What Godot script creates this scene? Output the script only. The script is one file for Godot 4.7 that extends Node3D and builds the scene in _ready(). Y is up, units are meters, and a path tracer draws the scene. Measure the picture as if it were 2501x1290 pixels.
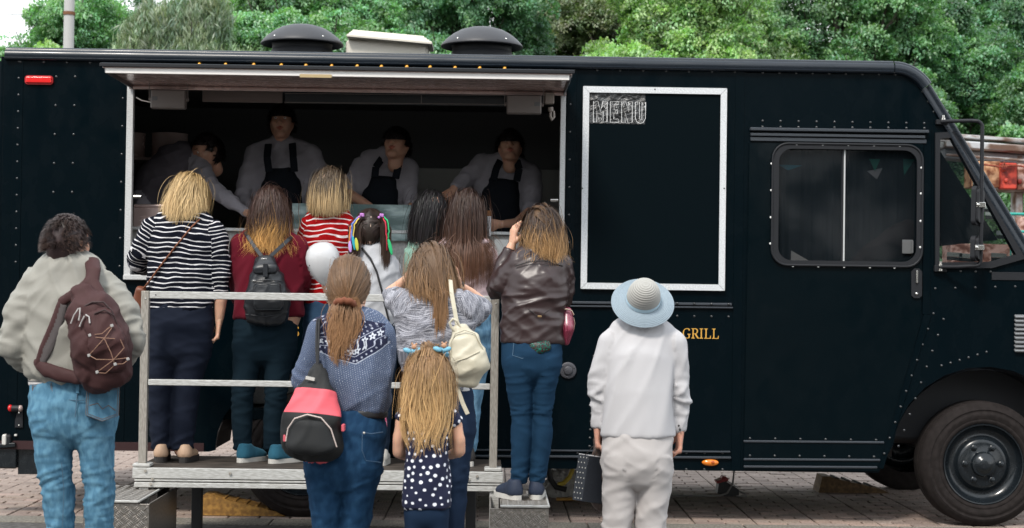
extends Node3D

# ------------------------------------------------------------------ geometry collector
class Geo:
	var v := PackedVector3Array()
	var n := PackedVector3Array()
	var uv := PackedVector2Array()
	var c := PackedColorArray()
	var ix := PackedInt32Array()

	func add(p: Vector3, nn: Vector3, u := Vector2.ZERO, col := Color.WHITE) -> int:
		v.append(p); n.append(nn); uv.append(u); c.append(col)
		return v.size() - 1

	func tri(a: int, b: int, d: int) -> void:
		var f := (v[d] - v[a]).cross(v[b] - v[a])
		if f.dot(n[a] + n[b] + n[d]) < 0.0:
			ix.append(a); ix.append(d); ix.append(b)
		else:
			ix.append(a); ix.append(b); ix.append(d)

	func quad(a: int, b: int, d: int, e: int) -> void:
		tri(a, b, d); tri(a, d, e)

	func face(p: Array, col := Color.WHITE) -> void:      # flat polygon fan
		var nn: Vector3 = -(p[1] - p[0]).cross(p[2] - p[0]).normalized()
		var t: Vector3 = (p[1] - p[0]).normalized()
		var s := nn.cross(t)
		var ids := []
		for q in p:
			ids.append(add(q, nn, Vector2((q - p[0]).dot(t), (q - p[0]).dot(s)), col))
		for i in range(1, p.size() - 1):
			tri(ids[0], ids[i], ids[i + 1])

	func box(at: Vector3, size: Vector3, bevel := 0.004, b := Basis.IDENTITY, col := Color.WHITE) -> void:
		var h := size * 0.5
		bevel = minf(bevel, minf(h.x, minf(h.y, h.z)) * 0.6)
		var base := v.size()
		for k in 8:
			var s := Vector3(1.0 if k & 1 else -1.0, 1.0 if k & 2 else -1.0, 1.0 if k & 4 else -1.0)
			for ax in 3:
				var q := (h - Vector3.ONE * bevel) * s
				q[ax] = h[ax] * s[ax]
				var nn := Vector3.ZERO
				nn[ax] = s[ax]
				var u := Vector2(q.z if ax == 0 else q.x, q.y if ax != 1 else q.z)
				add(at + b * q, (b * nn).normalized(), u, col)
		for ax in 3:
			var o1 := 1 << ((ax + 1) % 3)
			var o2 := 1 << ((ax + 2) % 3)
			for s in 2:
				var k0 := s << ax
				quad(base + k0 * 3 + ax, base + (k0 | o1) * 3 + ax, base + (k0 | o1 | o2) * 3 + ax, base + (k0 | o2) * 3 + ax)
			for m in 4:   # edges along ax
				var k1 := (o1 if m & 1 else 0) | (o2 if m & 2 else 0)
				var k2 := k1 | (1 << ax)
				var a1 := (ax + 1) % 3
				var a2 := (ax + 2) % 3
				quad(base + k1 * 3 + a1, base + k2 * 3 + a1, base + k2 * 3 + a2, base + k1 * 3 + a2)
		for k in 8:
			tri(base + k * 3, base + k * 3 + 1, base + k * 3 + 2)

	func span(lo: Vector3, hi: Vector3, bevel := 0.004, col := Color.WHITE) -> void:
		box((lo + hi) * 0.5, (hi - lo).abs(), bevel, Basis.IDENTITY, col)

	func bar(a: Vector3, b: Vector3, w: float, t: float, bevel := 0.003, side := Vector3.BACK, col := Color.WHITE) -> void:
		var y := (b - a).normalized()
		var z := (side - y * side.dot(y)).normalized()
		box((a + b) * 0.5, Vector3(w, a.distance_to(b), t), bevel, Basis(y.cross(z), y, z), col)

	func tube(pts: Array, r, sides := 8, col := Color.WHITE, caps := true) -> void:
		var m := pts.size()
		var base := v.size()
		var side := Vector3.ZERO
		var run := 0.0
		for i in m:
			var t: Vector3 = (pts[mini(i + 1, m - 1)] - pts[maxi(i - 1, 0)]).normalized()
			if side == Vector3.ZERO:
				side = t.cross(Vector3.UP if absf(t.y) < 0.9 else Vector3.RIGHT).normalized()
			side = (side - t * side.dot(t)).normalized()
			var up := t.cross(side)
			var rad: float = r[i] if r is Array else r
			if i > 0:
				run += pts[i].distance_to(pts[i - 1])
			for k in sides + 1:
				var a := TAU * k / sides
				var d := side * cos(a) + up * sin(a)
				add(pts[i] + d * rad, d, Vector2(float(k) / sides * TAU * rad, run), col)
		for i in m - 1:
			for k in sides:
				var q := base + i * (sides + 1) + k
				quad(q, q + 1, q + sides + 2, q + sides + 1)
		if caps:
			for e in 2:
				var i := 0 if e == 0 else m - 1
				var t: Vector3 = (pts[0] - pts[1] if e == 0 else pts[m - 1] - pts[m - 2]).normalized()
				var mid := add(pts[i], t, Vector2.ZERO, col)
				var f := v.size()
				for k in sides + 1:
					add(v[base + i * (sides + 1) + k], t, Vector2.ZERO, col)
				for k in sides:
					tri(mid, f + k, f + k + 1)

	func lathe(prof: Array, xf: Transform3D, seg := 24, col := Color.WHITE, smooth := true) -> void:   # prof: Vector2(radius, height), axis y, outline read upwards on the outside
		var m := prof.size()
		var nrm := []
		for i in m - 1:
			var d: Vector2 = prof[i + 1] - prof[i]
			nrm.append(Vector2(d.y, -d.x).normalized())
		for i in m - 1:
			var n0: Vector2 = nrm[i]
			var n1: Vector2 = nrm[i]
			if smooth:
				if i > 0 and nrm[i - 1].dot(nrm[i]) > 0.5:
					n0 = (nrm[i - 1] + nrm[i]).normalized()
				if i < m - 2 and nrm[i + 1].dot(nrm[i]) > 0.5:
					n1 = (nrm[i + 1] + nrm[i]).normalized()
			var base := v.size()
			for k in seg + 1:
				var a := TAU * k / seg
				var d3 := Vector3(cos(a), 0, sin(a))
				for e in 2:
					var p: Vector2 = prof[i + e]
					var q: Vector2 = n0 if e == 0 else n1
					add(xf * (d3 * p.x + Vector3.UP * p.y), (xf.basis * (d3 * q.x + Vector3.UP * q.y)).normalized(), Vector2(a * p.x, p.y), col)
			for k in seg:
				quad(base + k * 2, base + k * 2 + 1, base + k * 2 + 3, base + k * 2 + 2)

	func sphere(at: Vector3, r: Vector3, seg := 12, col := Color.WHITE, basis := Basis.IDENTITY) -> void:
		var base := v.size()
		var rows := seg / 2
		for j in rows + 1:
			for k in seg + 1:
				var t := PI * j / rows
				var a := TAU * k / seg
				var d := Vector3(sin(t) * cos(a), cos(t), sin(t) * sin(a))
				add(at + basis * (d * r), (basis * (d / r)).normalized(), Vector2(float(k) / seg, float(j) / rows), col)
		for j in rows:
			for k in seg:
				var q := base + j * (seg + 1) + k
				quad(q, q + 1, q + seg + 2, q + seg + 1)

	func prism(poly: PackedVector2Array, z0: float, z1: float, xf := Transform3D.IDENTITY, col := Color.WHITE) -> void:   # poly in XY, extruded along z
		var t := Geometry2D.triangulate_polygon(poly)
		for e in 2:
			var z := z1 if e == 1 else z0
			var nn := xf.basis * Vector3(0, 0, 1 if e == 1 else -1)
			var base := v.size()
			for p in poly:
				add(xf * Vector3(p.x, p.y, z), nn.normalized(), p, col)
			for i in range(0, t.size(), 3):
				tri(base + t[i], base + t[i + 1], base + t[i + 2])
		walls(poly, z0, z1, xf, 1.0, col)

	func walls(poly: PackedVector2Array, z0: float, z1: float, xf: Transform3D, out: float, col := Color.WHITE) -> void:
		var s := -out if Geometry2D.is_polygon_clockwise(poly) else out
		for i in poly.size():
			var a := poly[i]
			var b := poly[(i + 1) % poly.size()]
			var d := (b - a).normalized()
			var nn := (xf.basis * Vector3(d.y, -d.x, 0) * s).normalized()
			var base := v.size()
			for q in [[a, z0], [b, z0], [b, z1], [a, z1]]:
				add(xf * Vector3(q[0].x, q[0].y, q[1]), nn, Vector2(q[0].x + q[0].y, q[1]), col)
			quad(base, base + 1, base + 2, base + 3)

	func plate(outer: PackedVector2Array, holes: Array, z0: float, z1: float, xf := Transform3D.IDENTITY) -> void:
		var bits: Array = [outer]
		for h in holes:
			var mid := Vector2.ZERO
			for p in h:
				mid += p / h.size()
			var next := []
			for piece in bits:
				for s in [-1.0, 1.0]:
					var halfp := PackedVector2Array([Vector2(mid.x, -90), Vector2(mid.x + 90 * s, -90), Vector2(mid.x + 90 * s, 90), Vector2(mid.x, 90)])
					for q in Geometry2D.intersect_polygons(piece, halfp):
						for w in Geometry2D.clip_polygons(q, h):
							next.append(w)
			bits = next
		for piece in bits:
			var t := Geometry2D.triangulate_polygon(piece)
			for e in 2:
				var nn := (xf.basis * Vector3(0, 0, 1 if e == 1 else -1)).normalized()
				var base := v.size()
				for p in piece:
					add(xf * Vector3(p.x, p.y, z1 if e == 1 else z0), nn, p)
				for i in range(0, t.size(), 3):
					tri(base + t[i], base + t[i + 1], base + t[i + 2])
		walls(outer, z0, z1, xf, 1.0)
		for h in holes:
			walls(h, z0, z1, xf, -1.0)

	func sweep(path: Array, prof: Array, smooth := true, col := Color.WHITE) -> void:   # path in the XY plane (Vector2), prof: Vector2(out along the path's left normal, z)
		var m := path.size()
		for j in prof.size() - 1:
			var base := v.size()
			for i in m:
				var t: Vector2 = (path[mini(i + 1, m - 1)] - path[maxi(i - 1, 0)]).normalized()
				var nn := Vector2(-t.y, t.x)
				for e in 2:
					var q: Vector2 = prof[j + e]
					var d0: Vector2 = (prof[j + 1] - prof[j]).normalized()
					if smooth:
						var jj := j + (1 if e == 1 else -1)
						if jj >= 0 and jj < prof.size() - 1:
							var d1: Vector2 = (prof[jj + 1] - prof[jj]).normalized()
							if d1.dot(d0) > 0.5:
								d0 = (d0 + d1).normalized()
					var pn := Vector2(d0.y, -d0.x)
					add(Vector3(path[i].x + nn.x * q.x, path[i].y + nn.y * q.x, q.y), Vector3(nn.x * -pn.x, nn.y * -pn.x, -pn.y).normalized(), Vector2(i, j), col)
			for i in m - 1:
				quad(base + i * 2, base + i * 2 + 1, base + i * 2 + 3, base + i * 2 + 2)

	func take(other: Geo, xf: Transform3D, col := Color.WHITE) -> void:
		var base := v.size()
		for i in other.v.size():
			add(xf * other.v[i], (xf.basis * other.n[i]).normalized(), other.uv[i], other.c[i] * col)
		for i in other.ix:
			ix.append(base + i)

	func mesh(org := Vector3.ZERO) -> ArrayMesh:
		var a := []
		a.resize(Mesh.ARRAY_MAX)
		var vv := v.duplicate()
		if org != Vector3.ZERO:
			for i in vv.size():
				vv[i] -= org
		a[Mesh.ARRAY_VERTEX] = vv
		a[Mesh.ARRAY_NORMAL] = n
		a[Mesh.ARRAY_TEX_UV] = uv
		a[Mesh.ARRAY_COLOR] = c
		a[Mesh.ARRAY_INDEX] = ix
		var m := ArrayMesh.new()
		m.add_surface_from_arrays(Mesh.PRIMITIVE_TRIANGLES, a)
		return m


# ------------------------------------------------------------------ naming and tree helpers
var used := {}

func numbered(called: String) -> String:
	var k: int = used.get(called, -1) + 1
	used[called] = k
	return called if k == 0 else "%s_%03d" % [called, k]

func tag(o: Node, label: String, category := "", group := "", kind := "") -> Node:
	if label: o.set_meta("label", label)
	if category: o.set_meta("category", category)
	if group: o.set_meta("group", group)
	if kind: o.set_meta("kind", kind)
	return o

func thing(called: String, label: String, category: String, at := Vector3.ZERO, group := "") -> Node3D:
	var o := Node3D.new()
	o.name = numbered(called)
	o.position = at
	add_child(o)
	tag(o, label, category, group)
	return o

func top_of(o: Node) -> Vector3:
	var t := o
	while t.get_parent() != self and t != self:
		t = t.get_parent()
	return Vector3.ZERO if t == self else (t as Node3D).position

func part(called: String, g: Geo, m: Material, parent: Node = self, label := "") -> MeshInstance3D:    # the vertices are in world metres
	var o := MeshInstance3D.new()
	o.name = numbered(called) if parent == self else called
	o.mesh = g.mesh(top_of(parent))
	o.material_override = m
	parent.add_child(o, true)
	if label: o.set_meta("label", label)
	return o

func struct(called: String, g: Geo, m: Material) -> MeshInstance3D:
	var o := part(called, g, m)
	o.set_meta("kind", "structure")
	return o

func single(called: String, g: Geo, m: Material, label: String, category: String, group := "") -> MeshInstance3D:
	var o := part(called, g, m)
	tag(o, label, category, group)
	return o

func lin(r: float, g: float, b: float) -> Color:
	return Color(r, g, b).linear_to_srgb()

func mat(col: Color, rough := 0.8, o := {}) -> StandardMaterial3D:
	var m := StandardMaterial3D.new()
	m.albedo_color = col
	m.roughness = rough
	m.metallic = o.get("metal", 0.0)
	m.metallic_specular = o.get("spec", 0.5)
	if o.has("tex"): m.albedo_texture = o.tex
	if o.has("rtex"):
		m.roughness_texture = o.rtex
		m.roughness_texture_channel = BaseMaterial3D.TEXTURE_CHANNEL_GRAYSCALE
	if o.has("bump"):
		m.heightmap_enabled = true
		m.heightmap_texture = o.bump
		m.heightmap_scale = o.get("relief", 0.3)
	if o.has("uv"): m.uv1_scale = o.uv
	if o.get("tri", false):
		m.uv1_triplanar = true
		m.uv1_world_triplanar = o.get("world", true)
	if o.has("coat"):
		m.clearcoat_enabled = true
		m.clearcoat = o.coat
		m.clearcoat_roughness = o.get("coat_rough", 0.05)
	if o.has("sheen"):
		m.rim_enabled = true
		m.rim = o.sheen
		m.rim_tint = 0.6
	if o.get("vc", false): m.vertex_color_use_as_albedo = true
	if o.has("back"):
		m.backlight_enabled = true
		m.backlight = o.back
	if o.has("alpha"):
		m.transparency = BaseMaterial3D.TRANSPARENCY_ALPHA
		m.albedo_color.a = o.alpha
	if o.has("emit"):
		m.emission_enabled = true
		m.emission = o.emit
		m.emission_energy_multiplier = o.get("emit_k", 1.0)
	m.cull_mode = BaseMaterial3D.CULL_DISABLED
	return m

func noise(freq: float, sd := 1, oct := 4, ridged := false, warp := 0.0) -> FastNoiseLite:
	var f := FastNoiseLite.new()
	f.seed = sd
	f.noise_type = FastNoiseLite.TYPE_SIMPLEX_SMOOTH
	f.frequency = freq
	f.fractal_type = FastNoiseLite.FRACTAL_RIDGED if ridged else FastNoiseLite.FRACTAL_FBM
	f.fractal_octaves = oct
	if warp > 0.0:
		f.domain_warp_enabled = true
		f.domain_warp_amplitude = warp
		f.domain_warp_frequency = freq * 1.5
	return f

func ntex(f: FastNoiseLite, size := 512, lo := Color.BLACK, hi := Color.WHITE, from := 0.0, to := 1.0) -> NoiseTexture2D:
	var t := NoiseTexture2D.new()
	t.width = size
	t.height = size
	t.seamless = true
	t.seamless_blend_skirt = 0.3
	t.noise = f
	var g := Gradient.new()
	g.offsets = PackedFloat32Array([from, to])
	g.colors = PackedColorArray([lo, hi])
	t.color_ramp = g
	return t

func paint(w: int, h: int, fn: Callable) -> ImageTexture:
	var im := Image.create(w, h, false, Image.FORMAT_RGB8)
	for y in h:
		for x in w:
			im.set_pixel(x, y, fn.call(x, y))
	return ImageTexture.create_from_image(im)

# ------------------------------------------------------------------ bodies and garments: chains of elliptical sections joined by a smooth minimum, meshed as surface nets
var jobs: Array[Dictionary] = []

func chain(nodes: Array, o := {}) -> Dictionary:
	var p := PackedVector3Array()
	var a := PackedFloat32Array()
	var b := PackedFloat32Array()
	var rad := 0.0
	for q in nodes:
		p.append(q[0]); a.append(q[1]); b.append(q[2])
		rad += (q[1] + q[2]) * 0.5 / nodes.size()
	return {"rad": rad, "p": p, "a": a, "b": b, "side": o.get("side", Vector3.RIGHT), "k": o.get("k", 0.025), "f0": o.get("f0", false), "f1": o.get("f1", false), "reg": o.get("reg", 0), "pw": o.get("pw", 2.0)}

static func axes(d: Vector3, side: Vector3) -> Array:
	var s := side
	if absf(s.dot(d)) > 0.93:
		s = Vector3.BACK if absf(d.z) < 0.8 else Vector3.UP
	var u := (s - d * s.dot(d)).normalized()
	return [u, d.cross(u)]

static func uv_of(c: Dictionary, q: Vector3) -> Vector2:
	var p: PackedVector3Array = c.p
	var best := 1e9
	var out := Vector2.ZERO
	var run := 0.0
	for i in p.size() - 1:
		var ab := p[i + 1] - p[i]
		var len := maxf(ab.length(), 0.0001)
		var d := ab / len
		var ax := axes(d, c.side)
		var h := (q - p[i]).dot(d)
		var t := clampf(h, 0.0, len)
		var r := q - p[i] - d * t
		var far := r.length_squared()
		if far < best:
			best = far
			var s := r.dot(ax[0])
			var f := r.dot(ax[1])
			if absf((ax[1] as Vector3).z) > 0.3 and (ax[1] as Vector3).z < 0.0:
				f = -f
			var along := h
			if i > 0: along = maxf(along, 0.0)
			if i < p.size() - 2: along = minf(along, len)
			out = Vector2(atan2(s, f), run + along)
		run += len
	return out

func sdf_job(parent: Node, called: String, mats: Array, chains: Array, o := {}) -> Dictionary:
	var j := {"parent": parent, "called": called, "mats": mats, "chains": chains, "cell": o.get("cell", 0.012), "grow": o.get("grow", 0.0), "fold": o.get("fold", []), "crease": o.get("crease", []), "clip": o.get("clip", []), "cols": o.get("cols", []), "extra": o.get("extra", []), "also": o.get("also", []), "label": o.get("label", ""), "warp": o.get("warp", 0.0), "cut": o.get("cut", [])}
	jobs.append(j)
	return j

static func sdf_build(j: Dictionary) -> Dictionary:
	var chains: Array = j.chains
	var cell: float = j.cell
	var grow: float = j.grow
	var lo := Vector3(1e9, 1e9, 1e9)
	var hi := -lo
	for c in chains:
		var p: PackedVector3Array = c.p
		for i in p.size():
			var r: float = maxf(c.a[i], c.b[i]) + grow + cell * 3.0 + 0.006
			lo = lo.min(p[i] - Vector3.ONE * r)
			hi = hi.max(p[i] + Vector3.ONE * r)
	var nx := int(ceil((hi.x - lo.x) / cell)) + 1
	var ny := int(ceil((hi.y - lo.y) / cell)) + 1
	var nz := int(ceil((hi.z - lo.z) / cell)) + 1
	var nxy := nx * ny
	var total := nxy * nz
	var field := PackedFloat32Array()
	field.resize(total)
	field.fill(9.0)
	var tmp := PackedFloat32Array()
	tmp.resize(total)
	tmp.fill(9.0)
	var regs := PackedByteArray()
	regs.resize(total)
	for ci in chains.size():
		var c: Dictionary = chains[ci]
		var p: PackedVector3Array = c.p
		var ra: PackedFloat32Array = c.a
		var rb: PackedFloat32Array = c.b
		var k: float = c.k
		var pw: float = c.pw
		var cl := Vector3i(nx, ny, nz)
		var ch := Vector3i.ZERO
		for i in p.size() - 1:
			var a := p[i]
			var ab := p[i + 1] - a
			var len := maxf(ab.length(), 0.0001)
			var d := ab / len
			var ax := axes(d, c.side)
			var u: Vector3 = ax[0]
			var w: Vector3 = ax[1]
			var r0 := maxf(ra[i] + grow, 0.004)
			var r1 := maxf(ra[i + 1] + grow, 0.004)
			var s0 := maxf(rb[i] + grow, 0.004)
			var s1 := maxf(rb[i + 1] + grow, 0.004)
			var pad := k + cell * 2.5
			var e0 := maxf(r0, s0) + pad
			var e1 := maxf(r1, s1) + pad
			var bl := (a - Vector3.ONE * e0).min(p[i + 1] - Vector3.ONE * e1)
			var bh := (a + Vector3.ONE * e0).max(p[i + 1] + Vector3.ONE * e1)
			var i0 := Vector3i(((bl - lo) / cell).floor()).max(Vector3i.ZERO)
			var i1 := Vector3i(((bh - lo) / cell).ceil()).min(Vector3i(nx - 1, ny - 1, nz - 1))
			cl = cl.min(i0)
			ch = ch.max(i1)
			var flat0: bool = c.f0 and i == 0
			var flat1: bool = c.f1 and i == p.size() - 2
			var dx := d.x * cell
			var ux := u.x * cell
			var wx := w.x * cell
			for z in range(i0.z, i1.z + 1):
				for y in range(i0.y, i1.y + 1):
					var q := lo + Vector3(i0.x, y, z) * cell - a
					var h := q.dot(d)
					var s := q.dot(u)
					var f := q.dot(w)
					var at := i0.x + y * nx + z * nxy
					for x in range(i0.x, i1.x + 1):
						var t := h / len
						var along := 0.0
						if t < 0.0:
							along = -h
							t = 0.0
						elif t > 1.0:
							along = h - len
							t = 1.0
						var rs := r0 + (r1 - r0) * t
						var rf := s0 + (s1 - s0) * t
						var mn := minf(rs, rf)
						var v: float
						var es := s / rs
						var ef := f / rf
						if along > 0.0 and ((flat0 and t == 0.0) or (flat1 and t == 1.0)):
							var e := sqrt(es * es + ef * ef) if pw == 2.0 else pow(pow(absf(es), pw) + pow(absf(ef), pw), 1.0 / pw)
							v = maxf((e - 1.0) * mn, along)
						else:
							var eg := along / mn
							if pw == 2.0:
								v = (sqrt(es * es + ef * ef + eg * eg) - 1.0) * mn
							else:
								v = (pow(pow(absf(es), pw) + pow(absf(ef), pw) + pow(eg, pw), 1.0 / pw) - 1.0) * mn
						if v < tmp[at]:
							tmp[at] = v
						at += 1
						h += dx
						s += ux
						f += wx
		var rg: int = c.reg
		for z in range(cl.z, ch.z + 1):
			for y in range(cl.y, ch.y + 1):
				var at := cl.x + y * nx + z * nxy
				for x in range(cl.x, ch.x + 1):
					var v := tmp[at]
					if v < 8.0:
						var f := field[at]
						if v < f:
							regs[at] = ci
						var g := k - absf(v - f)
						field[at] = minf(v, f) - (g * g * 0.25 / k if g > 0.0 else 0.0)
						tmp[at] = 9.0
					at += 1
	for pl in j.clip:    # [normal, distance]: keep what lies below it
		var pn: Vector3 = pl[0]
		for z in nz:
			for y in ny:
				var at := y * nx + z * nxy
				var dd := (lo + Vector3(0, y, z) * cell).dot(pn) - float(pl[1])
				for x in nx:
					if dd > field[at]:
						field[at] = dd
					dd += pn.x * cell
					at += 1
	for hole in j.cut:   # [centre, radii]: carve an ellipsoid out
		var hc: Vector3 = hole[0]
		var hr: Vector3 = hole[1]
		var mn := minf(hr.x, minf(hr.y, hr.z))
		for z in nz:
			for y in ny:
				for x in nx:
					var q := (lo + Vector3(x, y, z) * cell - hc) / hr
					var dd := (1.0 - q.length()) * mn
					var at := x + y * nx + z * nxy
					if dd > field[at]:
						field[at] = dd
	# surface nets
	var vid := PackedInt32Array()
	vid.resize(total)
	vid.fill(-1)
	var pos := PackedVector3Array()
	var own := PackedByteArray()
	var cells := PackedInt32Array()
	var off := [0, 1, nx, nx + 1, nxy, nxy + 1, nxy + nx, nxy + nx + 1]
	var lim := cell * 3.0
	var fv := PackedFloat32Array()
	fv.resize(8)
	var o1: int = off[1]; var o2: int = off[2]; var o3: int = off[3]; var o4: int = off[4]; var o5: int = off[5]; var o6: int = off[6]; var o7: int = off[7]
	for z in nz - 1:
		for y in ny - 1:
			var at := y * nx + z * nxy
			for x in nx - 1:
				var f0 := field[at]
				if f0 < lim and f0 > -lim:
					fv[0] = f0; fv[1] = field[at + o1]; fv[2] = field[at + o2]; fv[3] = field[at + o3]
					fv[4] = field[at + o4]; fv[5] = field[at + o5]; fv[6] = field[at + o6]; fv[7] = field[at + o7]
					var m := 0
					for e in 8:
						if fv[e] < 0.0: m |= 1 << e
					if m != 0 and m != 255:
						var sum := Vector3.ZERO
						var cnt := 0
						for e in 8:
							for bit in 3:
								var g := e | (1 << bit)
								if g != e and (fv[e] < 0.0) != (fv[g] < 0.0):
									var t := fv[e] / (fv[e] - fv[g])
									var q := Vector3(e & 1, (e >> 1) & 1, (e >> 2) & 1)
									q[bit] = t
									sum += q
									cnt += 1
						vid[at] = pos.size()
						pos.append(lo + (Vector3(x, y, z) + sum / cnt) * cell)
						own.append(regs[at])
						cells.append(at)
				at += 1
	var quads := PackedInt32Array()
	for i in cells.size():
		var at := cells[i]
		var inside := field[at] < 0.0
		for bit in 3:
			var e: int = off[1 << bit]
			if at + e >= total: continue
			if inside != (field[at + e] < 0.0):
				var b1: int = off[1 << ((bit + 1) % 3)]
				var b2: int = off[1 << ((bit + 2) % 3)]
				if at - b1 - b2 < 0: continue
				var q0 := vid[at]
				var q1 := vid[at - b1]
				var q2 := vid[at - b1 - b2]
				var q3 := vid[at - b2]
				if q0 < 0 or q1 < 0 or q2 < 0 or q3 < 0: continue
				if inside:
					quads.append(q0); quads.append(q3); quads.append(q2); quads.append(q1)
				else:
					quads.append(q0); quads.append(q1); quads.append(q2); quads.append(q3)
	for pass_ in 2:
		var acc := PackedVector3Array()
		acc.resize(pos.size())
		var cnt := PackedInt32Array()
		cnt.resize(pos.size())
		for i in range(0, quads.size(), 4):
			var q0 := pos[quads[i]]
			var q1 := pos[quads[i + 1]]
			var q2 := pos[quads[i + 2]]
			var q3 := pos[quads[i + 3]]
			acc[quads[i]] += q1 + q3
			acc[quads[i + 1]] += q0 + q2
			acc[quads[i + 2]] += q1 + q3
			acc[quads[i + 3]] += q0 + q2
			for e in 4: cnt[quads[i + e]] += 2
		for i in pos.size():
			if cnt[i] > 0: pos[i] = pos[i].lerp(acc[i] / cnt[i], 0.55 if cell > 0.006 else 0.35)
	var nor := normals(pos, quads)
	# cloth folds move the surface along its normal
	if j.fold.size() or j.crease.size():
		var fn := FastNoiseLite.new()
		fn.noise_type = FastNoiseLite.TYPE_SIMPLEX_SMOOTH
		fn.fractal_type = FastNoiseLite.FRACTAL_NONE
		fn.frequency = 1.0
		for i in pos.size():
			var c: Dictionary = chains[own[i]]
			var uv := uv_of(c, pos[i])
			var rad: float = c.rad
			var u := uv.x * rad
			var d := 0.0
			for fl in j.fold:    # [height, across, along, shear, seed, only this region or -1]
				if fl.size() > 5 and fl[5] >= 0 and fl[5] != c.reg: continue
				var nn := fn.get_noise_2d(u * fl[1] + uv.y * fl[3] + fl[4] * 17.3, uv.y * fl[2] + c.reg * 9.7 + fl[4] * 5.1)
				d += float(fl[0]) * (1.7 * exp(-16.0 * nn * nn) + nn * 0.6 - 0.5)
			for cr in j.crease:  # [region, place along, reach, height, how many per metre]
				if cr[0] == c.reg:
					var g := exp(-pow((uv.y - cr[1]) / cr[2], 2.0))
					if g > 0.02:
						var cn := fn.get_noise_2d(u * 4.0 + uv.y * 5.0 + cr[1] * 31.0, uv.y * cr[4] * 0.8)
						d += float(cr[3]) * g * (1.5 * exp(-12.0 * cn * cn) - 0.45)
			pos[i] += nor[i] * d
		nor = normals(pos, quads)
	# corners: one per vertex, region and turn round the chain
	var verts := {}
	for rg in j.mats.size():
		verts[rg] = {"v": PackedVector3Array(), "n": PackedVector3Array(), "uv": PackedVector2Array(), "c": PackedColorArray(), "ix": PackedInt32Array(), "key": {}}
	var wn := FastNoiseLite.new()
	wn.frequency = 6.0
	wn.fractal_octaves = 2
	for i in range(0, quads.size(), 4):
		var ci := own[quads[i]]
		var c: Dictionary = chains[ci]
		var rg: int = mini(c.reg, j.mats.size() - 1)
		var rad: float = c.rad
		var bag: Dictionary = verts[rg]
		var key: Dictionary = bag.key
		var first := 0.0
		var ids := [0, 0, 0, 0]
		for e in 4:
			var q := quads[i + e]
			var uv := uv_of(c, pos[q])
			var turn := 1
			if e == 0: first = uv.x
			elif uv.x - first > PI: turn = 0
			elif uv.x - first < -PI: turn = 2
			var kk := (q * 64 + ci) * 4 + turn
			if not key.has(kk):
				key[kk] = bag.v.size()
				bag.v.append(pos[q])
				bag.n.append(nor[q])
				var wp: float = j.warp
				var sh := wn.get_noise_2d(uv.x * rad, uv.y) * wp if wp > 0.0 else 0.0
				bag.uv.append(Vector2((uv.x + (turn - 1) * TAU) * rad, uv.y + sh))
				bag.c.append(j.cols[c.reg] if c.reg < j.cols.size() else Color.WHITE)
			ids[e] = key[kk]
		for e in [0, 1, 2, 0, 2, 3]:
			bag.ix.append(ids[e])
	return verts

static func normals(pos: PackedVector3Array, quads: PackedInt32Array) -> PackedVector3Array:
	var n := PackedVector3Array()
	n.resize(pos.size())
	for i in range(0, quads.size(), 4):
		var a := quads[i]
		var b := quads[i + 1]
		var c := quads[i + 2]
		var d := quads[i + 3]
		var f := (pos[d] - pos[b]).cross(pos[c] - pos[a])
		n[a] += f; n[b] += f; n[c] += f; n[d] += f
	for i in n.size():
		n[i] = n[i].normalized()
	return n

func do_job(i: int) -> void:
	var j := jobs[i]
	if j.has("strands"):
		j.out = hair_build(j)
		return
	var verts := sdf_build(j)
	for sub in j.also:       # finer pieces (head, hands) that go into the same mesh
		var extra := sdf_build(sub)
		var bag: Dictionary = verts[0]
		var from: Dictionary = extra[0]
		var base: int = bag.v.size()
		bag.v.append_array(from.v); bag.n.append_array(from.n); bag.uv.append_array(from.uv); bag.c.append_array(from.c)
		for q in from.ix:
			bag.ix.append(base + q)
	for e in j.extra:        # [Geo, Transform3D, Color]
		var bag: Dictionary = verts[0]
		var base: int = bag.v.size()
		var g: Geo = e[0]
		var xf: Transform3D = e[1]
		for q in g.v.size():
			bag.v.append(xf * g.v[q])
			bag.n.append((xf.basis * g.n[q]).normalized())
			bag.uv.append(g.uv[q])
			bag.c.append(g.c[q] * (e[2] as Color) if g.c[q].a > 0.5 else Color(g.c[q], 1.0))
		for q in g.ix:
			bag.ix.append(base + q)
	j.out = verts

func run_jobs() -> void:
	var task := WorkerThreadPool.add_group_task(do_job, jobs.size(), -1, true)
	WorkerThreadPool.wait_for_group_task_completion(task)
	for j in jobs:
		var parent: Node = j.parent
		var org := top_of(parent)
		var m := ArrayMesh.new()
		var o := MeshInstance3D.new()
		var outs: Dictionary = j.out
		for rg in outs:
			var bag: Dictionary = outs[rg]
			if bag.ix.size() == 0: continue
			var a := []
			a.resize(Mesh.ARRAY_MAX)
			var vv: PackedVector3Array = bag.v
			for i in vv.size():
				vv[i] -= org
			a[Mesh.ARRAY_VERTEX] = vv
			a[Mesh.ARRAY_NORMAL] = bag.n
			a[Mesh.ARRAY_TEX_UV] = bag.uv
			a[Mesh.ARRAY_COLOR] = bag.c
			a[Mesh.ARRAY_INDEX] = bag.ix
			m.add_surface_from_arrays(Mesh.PRIMITIVE_TRIANGLES, a)
			m.surface_set_material(m.get_surface_count() - 1, j.mats[rg])
		o.name = j.called if parent != self else numbered(j.called)
		o.mesh = m
		parent.add_child(o, true)
		if j.label: o.set_meta("label", j.label)
	jobs.clear()

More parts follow.
